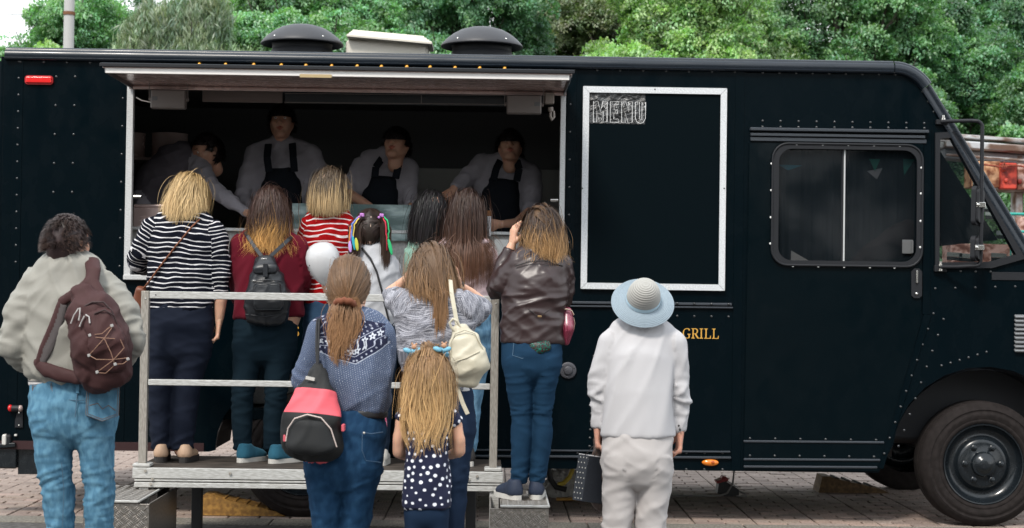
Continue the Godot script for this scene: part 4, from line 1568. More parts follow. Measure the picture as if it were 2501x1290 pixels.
	iw.span(Vector3(-2.88, 2.86, zb + 0.08), Vector3(0.6, 2.89, -0.05), 0.004)
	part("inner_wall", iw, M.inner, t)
	var va := Geo.new()
	va.span(Vector3(-2.01, 2.665, -0.06), Vector3(-1.494, 2.762, -0.05), 0.003)
	part("valance", va, mat(lin(0.13, 0.1, 0.09), 0.5), t)
	va = Geo.new()
	va.span(Vector3(-1.477, 2.664, -0.05), Vector3(0.116, 2.762, -0.045), 0.003)
	var vg := part("roller_box", va, mat(lin(0.012, 0.018, 0.022), 0.25), t)
	va = Geo.new()
	for y in [[Vector3(-1.482, 2.726, -0.04), Vector3(-0.042, 2.735, -0.04)], [Vector3(-1.481, 2.668, -0.04), Vector3(0.117, 2.677, -0.04)], [Vector3(-0.599, 2.735, -0.042), Vector3(-0.598, 2.671, -0.042)]]:
		va.bar(y[0], y[1], 0.005, 0.005, 0.001)
	part("roller_edge", va, fdk, vg)
	var ct := Geo.new()
	ct.span(Vector3(-2.88, 0.71, -0.48), Vector3(0.6, 1.84, -0.27), 0.006)
	part("counter", ct, mat(lin(0.42, 0.42, 0.41), 0.4, {"metal": 0.2, "tex": brush, "tri": true}), t)
	ct = Geo.new()
	ct.span(Vector3(-2.88, 1.841, -0.52), Vector3(0.6, 1.862, -0.22), 0.004)
	part("counter_top", ct, M.alu, t)
	ct = Geo.new()
	ct.span(Vector3(-1.443, 1.792, -0.24), Vector3(-0.616, 2.029, -0.23), 0.002)
	part("glass_guard", ct, mat(lin(0.36, 0.46, 0.46), 0.2, {"spec": 0.6, "tex": ntex(noise(0.006, 51, 4, false, 40.0), 256, Color(0.5, 0.56, 0.56), Color(1, 1, 1), 0.3, 0.7), "tri": true, "uv": Vector3(1.5, 3.5, 1.5)}), t)
	ct = Geo.new()
	ct.span(Vector3(-2.5, 1.809, -0.4), Vector3(-2.025, 2.001, -0.3), 0.01)
	ct.tube([Vector3(-2.487, 2, -0.3), Vector3(-2.025, 2.007, -0.3)], 0.012, 8)
	part("serving_pan", ct, M.steel, t)
	ct = Geo.new()
	ct.span(Vector3(-0.114, 1.622, -0.2), Vector3(-0.023, 1.81, -0.18), 0.003)
	var vp := part("vent_panel", ct, mat(lin(0.6, 0.6, 0.58), 0.6), t)
	for i in 4:
		var g := Geo.new()
		var y := lerpf(1.711, 1.668, i / 3.0)
		g.span(Vector3(-0.074, y, -0.181), Vector3(-0.037, y + 0.007, -0.178), 0.001)
		part("vent_slot", g, M.inner, vp)
	ct = Geo.new()
	ct.span(Vector3(-0.75, 1.95, zb + 0.09), Vector3(0.5, 2.42, zb + 0.11), 0.004)
	part("backsplash", ct, mat(lin(0.25, 0.25, 0.24), 0.4, {"metal": 0.5}), t)
	ct = Geo.new()
	ct.span(Vector3(-2.85, 2.35, -1.3), Vector3(-2.2, 2.37, -0.9), 0.004)
	part("shelf", ct, M.steel, t)
	for x in [-2.72, -2.42]:
		ct = Geo.new()
		ct.lathe([Vector2(0.0, 2.372), Vector2(0.12, 2.372), Vector2(0.125, 2.39), Vector2(0.125, 2.55), Vector2(0.13, 2.553), Vector2(0.0, 2.553)], Transform3D(Basis.IDENTITY, Vector3(x, 0, -1.1)), 24)
		part("cooking_pot", ct, M.steel, t)
	# --- rear bumper step, tail lamp, mudflap
	var bz := 0.02
	var bm := Geo.new()
	bm.span(Vector3(-3.432, 0.296, -0.1), Vector3(-3.143, 0.427, 0), 0.01)
	bm.plate(PackedVector2Array([Vector2(-3.14, 0.258), Vector2(-3.144, 0.453), Vector2(-2.993, 0.455), Vector2(-2.99, 0.299), Vector2(-3.015, 0.26)]), [], -0.06, -0.03)
	bm.bar(Vector3(-3.3, 0.438, 0), Vector3(-3.144, 0.451, 0), 0.03, 0.06, 0.006)
	part("rear_bumper", bm, M.black_steel, t)
	bm = Geo.new()
	bm.box(Vector3(-3.214, 0.482, 0.01), Vector3(0.03, 0.07, 0.06), 0.012)
	bm.span(Vector3(-3.155, 0.505, 0), Vector3(-3.139, 0.518, 0.02), 0.002)
	part("number_plate_lamp", bm, mat(lin(0.6, 0.58, 0.55), 0.4), t)
	bm = Geo.new()
	bm.box(Vector3(-3.196, 0.479, 0), Vector3(0.05, 0.075, 0.06), 0.02)
	part("step_pad", bm, M.seal, t)
	bm = Geo.new()
	bm.plate(PackedVector2Array([Vector2(-3.154, 0.56), Vector2(-3.154, 0.597), Vector2(-3.143, 0.654), Vector2(-3.106, 0.665), Vector2(-3.104, 0.561)]), [], 0.0, 0.012)
	bm.tube([Vector3(-3.168, 0.682, 0.03), Vector3(-3.124, 0.682, 0.03)], 0.022, 12)
	var tl := part("tail_lamp", bm, M.seal, t, "small red and grey tail lamp at the rear corner")
	bm = Geo.new()
	bm.sphere(Vector3(-3.179, 0.684, 0.03), Vector3(0.017, 0.023, 0.023), 12)
	part("lamp_lens", bm, mat(lin(0.6, 0.015, 0.015), 0.15), tl)
	bm = Geo.new()
	bm.sphere(Vector3(-3.116, 0.683, 0.03), Vector3(0.017, 0.021, 0.021), 12)
	part("lamp_lens", bm, mat(lin(0.4, 0.3, 0.28), 0.15), tl)
	bm = Geo.new()
	bm.sphere(Vector3(-3.119, 0.655, 0.045), Vector3(0.006, 0.006, 0.004), 8)
	bm.sphere(Vector3(-3.127, 0.574, 0.013), Vector3(0.006, 0.006, 0.004), 8)
	part("lamp_screws", bm, M.chrome, tl)
	bm = Geo.new()
	bm.prism(PackedVector2Array([Vector2(-3.034, 0.442), Vector2(-2.995, 0.442), Vector2(-2.994, 0.385)]), 0.0, 0.004)
	part("reflector", bm, mat(lin(0.3, 0.01, 0.015), 0.4), t)

# ------------------------------------------------------------------ ground, platform, surroundings
var leaf_clump: ArrayMesh
var droop_clump: ArrayMesh
var tree_bark: StandardMaterial3D
var leaf_mats: Array = []

func make_clumps() -> void:
	var rng := RandomNumberGenerator.new()
	rng.seed = 41
	var g := Geo.new()
	for i in 24:
		var up := Vector3(rng.randfn() * 0.8, rng.randf_range(0.0, 1.0), rng.randfn() * 0.8).normalized()
		var c := Vector3(rng.randfn(), rng.randfn() * 0.5, rng.randfn()) * 0.045 + Vector3(up.x, up.y * 0.8, up.z) * 0.075
		var out := (Vector3(up.x, 0.0, up.z) + Vector3(rng.randfn(), rng.randfn() - 0.5, rng.randfn()) * 0.35).normalized()
		var nn := (up * 0.6 + Vector3.UP * 0.5 + Vector3(rng.randfn(), rng.randfn(), rng.randfn()) * 0.25).normalized()
		var sd := out.cross(nn).normalized()
		var l := rng.randf_range(0.04, 0.07)
		var w := l * 0.34
		var col := Color.WHITE * rng.randf_range(0.75, 1.2)
		col.a = 1.0
		var n0 := out.cross(sd).normalized()
		if n0.dot(nn) < 0.0: n0 = -n0
		var a := g.add(c - out * l * 0.5, n0, Vector2.ZERO, col)
		var b := g.add(c + sd * w + n0 * 0.008, (n0 + sd * 0.3).normalized(), Vector2.ZERO, col)
		var d := g.add(c + out * l * 0.6 - n0 * 0.014, n0, Vector2.ZERO, col)
		var e := g.add(c - sd * w + n0 * 0.008, (n0 - sd * 0.3).normalized(), Vector2.ZERO, col)
		g.quad(a, b, d, e)
	leaf_clump = g.mesh()
	g = Geo.new()
	for i in 30:
		var c := Vector3(rng.randfn() * 0.06, -rng.randf() * 0.42, rng.randfn() * 0.06)
		var out := Vector3(rng.randfn() * 0.35, -1.0, rng.randfn() * 0.35).normalized()
		var nn := Vector3(rng.randfn(), 0.2, rng.randfn()).normalized()
		var sd := out.cross(nn).normalized()
		nn = sd.cross(out).normalized()
		var col := Color.WHITE * rng.randf_range(0.75, 1.2)
		col.a = 1.0
		var l := rng.randf_range(0.06, 0.1)
		g.quad(g.add(c - out * l, nn, Vector2.ZERO, col), g.add(c + sd * 0.011, nn, Vector2.ZERO, col), g.add(c + out * l, nn, Vector2.ZERO, col), g.add(c - sd * 0.011, nn, Vector2.ZERO, col))
	droop_clump = g.mesh()

func tree(at: Vector3, h: float, r: float, low: float, tint: Color, kind: int, label: String, sd: int, dense := 1.0) -> void:
	var rng := RandomNumberGenerator.new()
	rng.seed = sd
	var t := thing("tree", label, "tree", at, "trees behind the food truck")
	var trunk := Geo.new()
	var top := Vector3(rng.randf_range(-0.4, 0.4), h * 0.86, rng.randf_range(-0.4, 0.4))
	var pts: Array = []
	var rad: Array = []
	for i in 8:
		var f := i / 7.0
		pts.append(at + Vector3(top.x * f + sin(f * 5.0 + sd) * 0.12, top.y * f, top.z * f + cos(f * 4.0 + sd) * 0.12))
		rad.append(lerpf(0.19, 0.03, f))
	trunk.tube(pts, rad, 9)
	var blobs: Array = []
	var mid := at + Vector3(top.x * 0.6, (h + low) * 0.5, top.z * 0.6)
	var half := (h - low) * 0.5
	var n := 44
	for i in n:
		var d := Vector3(rng.randfn(), rng.randfn(), rng.randfn()).normalized() * pow(rng.randf(), 0.4)
		var taper := 1.0 - 0.35 * maxf(d.y, 0.0)
		var c := mid + Vector3(d.x * (r - 0.5) * taper, d.y * (half - 0.5), d.z * (r - 0.5) * taper)
		var br := rng.randf_range(0.45, 0.95) * (0.8 if d.length() > 0.8 else 1.0)
		blobs.append([c, br])
		var f := clampf((c.y - at.y) / h - 0.22, 0.12, 0.8)
		var from: Vector3 = (pts[int(f * 7.0)] as Vector3).lerp(pts[mini(int(f * 7.0) + 1, 7)], fmod(f * 7.0, 1.0))
		var bend := from.lerp(c, 0.5) + Vector3(0, -0.12, 0)
		trunk.tube([from, bend, c, c + (c - bend) * 0.5], [0.055 * (1.0 - f * 0.5), 0.035, 0.018, 0.006], 6)
		for q in 4:
			var tip := c + Vector3(rng.randfn(), rng.randfn() * 0.6 + 0.2, rng.randfn()).normalized() * br * 0.85
			trunk.tube([bend.lerp(c, 0.6), bend.lerp(tip, 0.75) + Vector3(0, 0.05, 0), tip], [0.016, 0.01, 0.004], 4)
	part("trunk", trunk, tree_bark, t)
	var xs: Array[Transform3D] = []
	var cs: Array[Color] = []
	for b in blobs:
		var c: Vector3 = b[0]
		var br: float = b[1]
		var bt := rng.randf_range(0.72, 1.25)
		var sub: Array = []
		for i in 9:
			sub.append(c + Vector3(rng.randfn(), rng.randfn() * 0.7 + 0.15, rng.randfn()).normalized() * br * rng.randf_range(0.45, 0.95))
		for i in int(700 * br * br * dense + 100):
			var p: Vector3
			if kind == 0 and i % 5 > 1:
				var s: Vector3 = sub[rng.randi() % sub.size()]
				var d := Vector3(rng.randfn(), rng.randfn() * 0.7 + 0.35, rng.randfn()).normalized()
				p = s + d * 0.26 * pow(rng.randf(), 0.3) * maxf(br, 0.6)
			else:
				p = c + Vector3(rng.randfn(), rng.randfn() * 0.6, rng.randfn()).normalized() * br * pow(rng.randf(), 0.4)
			var lean := (p - c).normalized()
			var up := (Vector3.UP * 1.1 + lean * 0.9 + Vector3(rng.randfn(), rng.randfn(), rng.randfn()) * 0.25).normalized() if kind == 0 else (Vector3.UP + Vector3(rng.randfn(), 0, rng.randfn()) * 0.2).normalized()
			var x := up.cross(Vector3(rng.randfn(), rng.randfn(), rng.randfn())).normalized()
			var sc := rng.randf_range(0.62, 1.1)
			xs.append(Transform3D(Basis(x, up, x.cross(up)) * Basis.from_scale(Vector3.ONE * sc), p - at))
			var k := bt * rng.randf_range(0.7, 1.3)
			cs.append(Color(tint.r * k * rng.randf_range(0.85, 1.15), tint.g * k, tint.b * k * rng.randf_range(0.8, 1.2)))
	var mm := MultiMesh.new()
	mm.transform_format = MultiMesh.TRANSFORM_3D
	mm.use_colors = true
	mm.mesh = leaf_clump if kind == 0 else droop_clump
	mm.instance_count = xs.size()
	for i in xs.size():
		mm.set_instance_transform(i, xs[i])
		mm.set_instance_color(i, cs[i])
	var o := MultiMeshInstance3D.new()
	o.name = "crown"
	o.multimesh = mm
	o.material_override = leaf_mats[kind]
	o.set_meta("kind", "stuff")
	t.add_child(o, true)

func build_setting() -> void:
	var grain := ntex(noise(0.03, 3, 5), 512, Color(0.7, 0.68, 0.67), Color(1.0, 1.0, 1.0), 0.2, 0.8)
	var coarse := ntex(noise(0.02, 4, 5), 512)
	var earth := Geo.new()
	earth.face([Vector3(-160, -0.03, 60), Vector3(160, -0.03, 60), Vector3(160, -0.03, -220), Vector3(-160, -0.03, -220)])
	struct("ground", earth, mat(lin(0.12, 0.11, 0.095), 0.95, {"tex": grain, "tri": true, "uv": Vector3(0.3, 0.3, 0.3)}))
	var bed := Geo.new()
	bed.span(Vector3(-14, -0.029, -14), Vector3(14, -0.012, -0.02), 0.001)
	var pave := struct("brick_paving", bed, mat(lin(0.055, 0.045, 0.04), 0.95, {"tex": grain, "tri": true, "uv": Vector3(2, 2, 2)}))
	var rng := RandomNumberGenerator.new()
	rng.seed = 12
	var bricks_m: Array = []
	for i in 6:
		var k := [1.0, 0.85, 1.12, 0.95, 0.75, 1.05][i] as float
		bricks_m.append(mat(lin((0.43 + 0.015 * (i % 3)) * k, 0.345 * k, (0.3 - 0.01 * (i % 2)) * k), 0.85, {"tex": grain, "tri": true, "uv": Vector3(5, 5, 5), "bump": coarse, "relief": 0.18}))
	var shapes: Array = []
	for s in 3:
		var l: float = [0.2, 0.1, 0.2][s]
		var b := Geo.new()
		b.box(Vector3.ZERO, Vector3(l - 0.007, 0.04, 0.093), 0.006)
		shapes.append(b)
	var brick_meshes: Array = []
	for b in shapes: brick_meshes.append((b as Geo).mesh())
	var far := Geo.new()
	var near: Array = []
	for row in 110:
		var z := -0.055 - row * 0.1
		var x := -6.4
		var k := 0
		while x < 6.4:
			var odd := row % 2 == 1
			var s := 1 if odd and (k % 3 == 0 or k % 3 == 2) else 0
			var l := 0.1 if s == 1 else 0.2
			var at := Vector3(x + l * 0.5, -0.02 + rng.randf_range(-0.003, 0.003), z)
			var vis := absf(at.x) < 3.4 + row * 0.034
			if vis:
				near.append([at, s, rng.randi() % 6, rng.randf_range(-0.012, 0.012)])
			x += l
			k += 1
	var made := 0
	for q in near:
		var at: Vector3 = q[0]
		var seen := at.x < -2.05 or at.x > 0.45
		if made < 296 and seen and at.z > -1.2:
			var o := MeshInstance3D.new()
			o.name = "brick"
			o.mesh = brick_meshes[q[1]]
			o.material_override = bricks_m[q[2]]
			o.position = at
			o.rotation = Vector3(q[3] * 0.5, q[3], q[3] * 0.3)
			pave.add_child(o, true)
			made += 1
		else:
			var tone: float = [1.0, 0.85, 1.12, 0.95, 0.75, 1.05][q[2]]
			far.take(shapes[q[1]], Transform3D(Basis.from_euler(Vector3(q[3] * 0.5, q[3], q[3] * 0.3)), at), Color(tone, tone, tone))
	var fb := part("bricks", far, mat(lin(0.43, 0.345, 0.3), 0.85, {"tex": grain, "tri": true, "uv": Vector3(5, 5, 5), "bump": coarse, "relief": 0.18, "vc": true}), pave)
	fb.set_meta("kind", "stuff")
	var road := Geo.new()
	road.span(Vector3(-14, -0.029, 0.27), Vector3(14, -0.006, 14), 0.001)
	struct("road", road, mat(lin(0.11, 0.105, 0.1), 0.9, {"tex": grain, "tri": true, "uv": Vector3(1.2, 1.2, 1.2), "bump": coarse, "relief": 0.4}))
	var km := mat(lin(0.25, 0.235, 0.2), 0.9, {"tex": grain, "tri": true, "uv": Vector3(3, 3, 3), "bump": coarse, "relief": 0.5})
	var kb := Geo.new()
	kb.span(Vector3(-14, -0.029, -0.005), Vector3(14, -0.016, 0.265), 0.001)
	var kerb := struct("kerb", kb, km)
	for i in 9:
		var g := Geo.new()
		g.span(Vector3(-4.5 + i + 0.004, -0.02, 0.0), Vector3(-3.5 + i - 0.004, 0.0, 0.26), 0.006)
		part("kerb_stone", g, km, kerb)

func build_platform() -> void:
	var brush := ntex(noise(0.05, 61, 5), 512, Color(0.82, 0.815, 0.8), Color(1, 1, 1), 0.2, 0.75)
	var alu := mat(lin(0.54, 0.54, 0.525), 0.5, {"metal": 0.1, "tex": brush, "tri": true, "uv": Vector3(0.7, 6, 4), "bump": brush, "relief": 0.006})
	var post_m := mat(lin(0.42, 0.39, 0.35), 0.5, {"metal": 0.4, "tex": brush, "tri": true, "uv": Vector3(5, 0.7, 5), "bump": brush, "relief": 0.006})
	var dark := mat(lin(0.03, 0.03, 0.032), 0.6)
	var deckm := mat(lin(0.085, 0.068, 0.055), 0.7, {"tex": ntex(noise(0.012, 66, 5, false, 30.0), 512, Color(0.5, 0.48, 0.46), Color(1, 1, 1), 0.25, 0.75), "tri": true, "uv": Vector3(0.6, 3, 3)})
	var zf := 1.2
	var zk := 0.52
	var x0 := -2.141
	var x1 := -0.048
	var yt := 0.446
	var t := thing("serving_platform", "low aluminium platform with a two bar railing in front of the serving hatch", "platform", Vector3((x0 + x1) * 0.5, 0, 0.85))
	var g := Geo.new()
	g.span(Vector3(x0 + 0.01, yt - 0.02, zk), Vector3(x1 - 0.01, yt, zf - 0.003), 0.003)
	part("deck", g, deckm, t)
	var m := 0.0024
	for q in [[0.004, -0.001, -0.062], [0.0, -0.066, -0.078], [0.002, -0.083, -0.112]]:
		g = Geo.new()
		g.span(Vector3(x0 + (0.0 if q[1] > -0.05 else 0.01), yt + q[2], zf - 0.03), Vector3(x1, yt + q[1], zf + 0.012 + q[0]), 0.004)
		part("edge_beam", g, alu, t)
	g = Geo.new()
	g.span(Vector3(x0 + 0.012, yt - 0.11, zk), Vector3(x1 - 0.012, yt - 0.022, zk + 0.03), 0.003)
	for x in [x0 + 0.02, x1 - 0.02]:
		g.span(Vector3(x - 0.015, yt - 0.11, zk + 0.032), Vector3(x + 0.015, yt - 0.022, zf - 0.033), 0.003)
	g.span(Vector3(x0 + 0.04, yt - 0.08, zf - 0.06), Vector3(x1 - 0.04, yt - 0.022, zf - 0.032), 0.003)
	part("deck_frame", g, dark, t)
	for q in [Vector3(-2.026, 0.381, 1.22), Vector3(-2.034, 0.354, 1.225), Vector3(-2.066, 0.427, 1.222), Vector3(-1.589, 0.419, 1.222), Vector3(-0.242, 0.401, 1.22), Vector3(-0.196, 0.42, 1.222)]:
		g = Geo.new()
		g.lathe([Vector2(0.009, 0.0), Vector2(0.008, 0.004), Vector2(0.003, 0.005), Vector2(0.0, 0.004)], Transform3D(Basis(Vector3.RIGHT, PI * 0.5), q), 10)
		part("bolt", g, post_m, t)
	var p0 := -2.093
	var p1 := -0.106
	var rt := 1.421
	var rm := 0.925
	for x in [p0, p1]:
		g = Geo.new()
		g.span(Vector3(x - 0.022, yt + 0.022, 1.148), Vector3(x + 0.022, rt + 0.022, 1.192), 0.003)
		part("post", g, post_m, t)
		g = Geo.new()
		g.span(Vector3(x - 0.05, yt + 0.001, 1.11), Vector3(x + 0.05, yt + 0.022, 1.214), 0.007)
		part("post_foot", g, alu, t)
		g = Geo.new()
		g.sphere(Vector3(x + 0.004, rt - 0.022, 1.193), Vector3(0.005, 0.005, 0.003), 8)
		part("post_screw", g, alu, t)
	for y in [[rt, 0.021], [rm, 0.017]]:
		g = Geo.new()
		g.span(Vector3(p0 + 0.023, y[0] - y[1], 1.15), Vector3(p1 - 0.023, y[0] + y[1], 1.186), 0.004)
		part("rail", g, alu, t)
	for x in [p0 + 0.03, p1 - 0.03]:
		g = Geo.new()
		g.sphere(Vector3(x + (0.03 if x < 0.0 and x < -1.0 else -0.03), rt, 1.187), Vector3(0.004, 0.004, 0.002), 8)
		part("rail_screw", g, dark, t)
	for x in [-2.079, -0.097]:
		g = Geo.new()
		g.span(Vector3(x - 0.027, 0.0, 1.15), Vector3(x + 0.027, yt - 0.113, 1.2), 0.003)
		part("leg", g, alu, t)
	for x in [-2.007, -1.89, -0.236]:
		g = Geo.new()
		g.span(Vector3(x - 0.03, 0.0, (1.0 if x < -1.95 else 0.55) - 0.03), Vector3(x + 0.03, yt - 0.112, (1.0 if x < -1.95 else 0.55) + 0.03), 0.003)
		part("leg", g, dark, t)
	# the two checker plate steps
	var chk := mat(lin(0.4, 0.37, 0.34), 0.3, {"metal": 0.85, "tex": brush, "tri": true, "uv": Vector3(2, 2, 2), "bump": brush, "relief": 0.006})
	for q in [["checker plate step at the left end of the platform behind the man's legs", -2.289, -1.938], ["checker plate step at the right end of the platform under the sneakers", -0.122, 0.194]]:
		var a: float = q[1]
		var b: float = q[2]
		var h := 0.319
		var s := thing("step_box", q[0], "step", Vector3((a + b) * 0.5, 0, 1.35), "checker plate steps")
		var right := a > -1.0
		g = Geo.new()
		g.span(Vector3(a, 0.001, 1.715), Vector3(b, h - 0.012, 1.725), 0.002)
		g.span(Vector3(a, 0.001, 0.95), Vector3(a + 0.008, h - 0.012, 1.713), 0.002)
		g.span(Vector3(b - 0.008, 0.001, 0.95), Vector3(b, h - 0.012, 1.713), 0.002)
		part("casing", g, chk, s)
		g = Geo.new()
		var ta := a + (0.055 if right else 0.0)
		var tb := b - (0.0 if right else 0.055)
		g.span(Vector3(ta, h - 0.01, 1.0), Vector3(tb, h, 1.735), 0.004)
		part("tread", g, chk, s)
		g = Geo.new()
		g.bar(Vector3(ta, h + 0.001, 1.735), Vector3(tb, h + 0.001, 1.735), 0.014, 0.014, 0.005)
		g.bar(Vector3(tb if not right else tb, h + 0.001, 1.0), Vector3(tb, h + 0.001, 1.735), 0.012, 0.012, 0.004, Vector3.UP)
		part("tread_edge", g, alu, s)
		var bar := Geo.new()
		bar.sphere(Vector3.ZERO, Vector3(0.0165, 0.0036, 0.0042), 10)
		var xs: Array[Transform3D] = []
		var pitch := 0.056
		for face in 2:
			var along := int((b - a) / (pitch * 0.5))
			var down := int((h if face == 0 else 0.72) / (pitch * 0.5))
			for i in along + 1:
				for k in down + 1:
					if (i + k) % 2 == 1: continue
					var turn := PI * 0.25 if i % 2 == 0 else -PI * 0.25
					var c := Vector2(a + i * pitch * 0.5, k * pitch * 0.5)
					for e in 4:
						var off := Vector2(-sin(turn), cos(turn)) * (e - 1.5) * 0.0095
						var p := c + off
						if p.x < (a if face == 0 else ta) + 0.012 or p.x > (b if face == 0 else tb) - 0.012 or p.y < 0.012 or p.y > (h - 0.03 if face == 0 else 0.7): continue
						if face == 0:
							xs.append(Transform3D(Basis(Vector3.BACK, turn), Vector3(p.x, p.y, 1.7255) - s.position))
						else:
							xs.append(Transform3D(Basis(Vector3.UP, turn) * Basis(Vector3.RIGHT, -PI * 0.5), Vector3(p.x, h + 0.0005, 1.005 + p.y) - s.position))
		var mm := MultiMesh.new()
		mm.transform_format = MultiMesh.TRANSFORM_3D
		mm.mesh = bar.mesh()
		mm.instance_count = xs.size()
		for i in xs.size(): mm.set_instance_transform(i, xs[i])
		var o := MultiMeshInstance3D.new()
		o.name = "tread_pattern"
		o.multimesh = mm
		o.material_override = chk
		o.set_meta("kind", "stuff")
		s.add_child(o, true)

func build_things_on_ground() -> void:
	var grime := ntex(noise(0.02, 71, 5), 256, Color(0.75, 0.72, 0.7), Color(1, 1, 1), 0.25, 0.75)
	var ym := mat(lin(0.36, 0.19, 0.04), 0.7, {"tex": grime, "tri": true, "uv": Vector3(4, 4, 4)})
	# wheel chocks
	var g := Geo.new()
	var a := Vector3(-1.999, 0.006, -0.02)
	var poly := PackedVector2Array([Vector2(0, 0), Vector2(0.03, 0.13), Vector2(0.09, 0.128), Vector2(0.13, 0.112), Vector2(0.5, 0.03), Vector2(0.56, 0.0)])
	g.prism(poly, -0.22, 0.0, Transform3D(Basis.IDENTITY, Vector3(a.x, 0.001, -0.1)))
	var c := single("wheel_chock", g, ym, "orange yellow wheel chock in front of the rear wheel under the platform", "wheel chock", "wheel chocks")
	g = Geo.new()
	for i in 5:
		g.box(Vector3(a.x + 0.16 + i * 0.07, 0.108 - i * 0.0157, -0.21), Vector3(0.02, 0.012, 0.18), 0.003, Basis(Vector3.BACK, -0.22))
	part("grip_rib", g, ym, c)
	g = Geo.new()
	a = Vector3(2.339, -0.009, -1.85)
	g.prism(poly, -0.22, 0.0, Transform3D(Basis.from_scale(Vector3(0.96, 0.95, 1.0)), Vector3(a.x, 0.001, -1.75)))
	c = single("wheel_chock", g, mat(lin(0.14, 0.085, 0.035), 0.8, {"tex": grime, "tri": true, "uv": Vector3(4, 4, 4)}), "dull brown wheel chock behind the front wheel under the cab door", "wheel chock", "wheel chocks")
	g = Geo.new()
	for i in 4:
		g.box(Vector3(a.x + 0.14 + i * 0.085, 0.109 - i * 0.0185, -1.86), Vector3(0.03, 0.014, 0.2), 0.003, Basis(Vector3.BACK, -0.22))
	part("grip_rib", g, mat(lin(0.03, 0.022, 0.015), 0.8), c)
	# power connector with its cable
	var q := Vector3(1.623, 0.063, -1.5)
	var t := thing("power_connector", "black power connector with a red flap and a grey cable under the truck", "connector", Vector3(q.x, 0, -1.5))
	g = Geo.new()
	g.plate(PackedVector2Array([Vector2(q.x - 0.082, 0.02), Vector2(q.x - 0.072, 0.1), Vector2(q.x - 0.02, 0.105), Vector2(q.x + 0.075, 0.05), Vector2(q.x + 0.075, 0.004), Vector2(q.x - 0.03, 0.003)]), [], -1.58, -1.46)
	part("housing", g, mat(lin(0.012, 0.012, 0.014), 0.5), t)
	g = Geo.new()
	g.box(Vector3(q.x - 0.05, 0.112, -1.52), Vector3(0.08, 0.02, 0.13), 0.004, Basis(Vector3.BACK, 0.3))
	g.box(Vector3(q.x - 0.025, 0.125, -1.52), Vector3(0.05, 0.03, 0.1), 0.006, Basis(Vector3.BACK, -0.5))
	part("flap", g, mat(lin(0.3, 0.025, 0.025), 0.5), t)
	g = Geo.new()
	g.box(Vector3(q.x + 0.035, 0.084, -1.52), Vector3(0.1, 0.008, 0.13), 0.003, Basis(Vector3.BACK, -0.53))
	part("top_plate", g, mat(lin(0.35, 0.34, 0.33), 0.5), t)
	g = Geo.new()
	g.tube([Vector3(q.x + 0.03, 0.42, -1.4), Vector3(q.x + 0.03, 0.2, -1.4), Vector3(q.x + 0.02, 0.1, -1.4), Vector3(q.x - 0.02, 0.03, -1.4), Vector3(q.x - 0.08, 0.012, -1.4), Vector3(q.x - 0.5, 0.01, -1.38), Vector3(q.x - 1.3, 0.01, -1.35)], 0.007, 7)
	g.tube([Vector3(q.x + 0.07, 0.04, -1.5), Vector3(q.x + 0.12, 0.02, -1.47), Vector3(q.x + 0.125, 0.008, -1.43), Vector3(q.x + 0.05, 0.008, -1.42)], 0.007, 7)
	part("cable", g, mat(lin(0.2, 0.19, 0.18), 0.6), t)
	# rubbish bag and hoses beneath the body
	g = Geo.new()
	var rng := RandomNumberGenerator.new()
	rng.seed = 5
	var bc := Vector3(0.407, 0.13, -1.3)
	sdf_job(thing("plastic_bag", "crumpled translucent plastic bag lying under the truck by the right step", "bag", Vector3(bc.x, 0, -1.3)), "bag_film", [mat(lin(0.45, 0.44, 0.42), 0.35, {"alpha": 0.85})], [chain([[Vector3(bc.x - 0.03, 0.09, -1.3), 0.12, 0.1], [Vector3(bc.x + 0.04, 0.1, -1.3), 0.1, 0.09]]), chain([[Vector3(bc.x - 0.02, 0.13, -1.3), 0.05, 0.05], [Vector3(bc.x + 0.02, 0.22, -1.3), 0.03, 0.03]])], {"cell": 0.01, "fold": [[0.02, 9, 9, 3, 2], [0.01, 20, 20, 5, 4]], "clip": [[Vector3.DOWN, -0.004]]})
	g = Geo.new()
	var h0 := Vector3(0.451, 0.238, -0.9)
	g.tube([h0 + Vector3(0.0, 0.15, 0), h0, h0 + Vector3(-0.02, -0.05, 0), h0 + Vector3(-0.06, -0.09, 0.02), h0 + Vector3(-0.1, -0.1, 0.03)], 0.017, 10)
	single("yellow_hose", g, mat(lin(0.5, 0.37, 0.03), 0.45), "yellow hose curving beneath the truck body beside a plastic bag", "hose")
	g = Geo.new()
	h0 = Vector3(0.285, 0.241, -0.8)
	g.tube([h0 + Vector3(0, 0.15, 0), h0, h0 + Vector3(0.012, -0.06, 0), h0 + Vector3(0.05, -0.11, 0.02), h0 + Vector3(0.12, -0.125, 0.03)], 0.02, 10)
	single("black_hose", g, mat(lin(0.012, 0.012, 0.013), 0.5), "thick black hose hanging under the truck near the right step", "hose")
	g = Geo.new()
	h0 = Vector3(0.468, 0.11, -1.1)
	g.tube([Vector3(h0.x - 0.12, 0.012, -1.08), Vector3(h0.x, 0.012, -1.1), Vector3(h0.x + 0.25, 0.012, -1.12)], 0.012, 8)
	single("drain_pipe", g, mat(lin(0.42, 0.22, 0.04), 0.5), "short orange pipe lying on the bricks under the truck", "pipe")
	g = Geo.new()
	g.tube([Vector3(-4.912, -0.086, -2.4), Vector3(-3.763, -0.068, -2.4), Vector3(-3.188, -0.051, -2.4), Vector3(-2.622, -0.069, -2.45), Vector3(-1.404, -0.079, -2.5)], 0.022, 10)
	single("grey_hose", g, mat(lin(0.34, 0.31, 0.26), 0.6), "long grey hose lying on the bricks behind the truck", "hose")
	g = Geo.new()
	g.tube([Vector3(-4.8, -0.065, -2.1), Vector3(-3.679, -0.048, -2.1), Vector3(-3.105, -0.051, -2.05), Vector3(-2.224, -0.046, -2)], 0.012, 8)
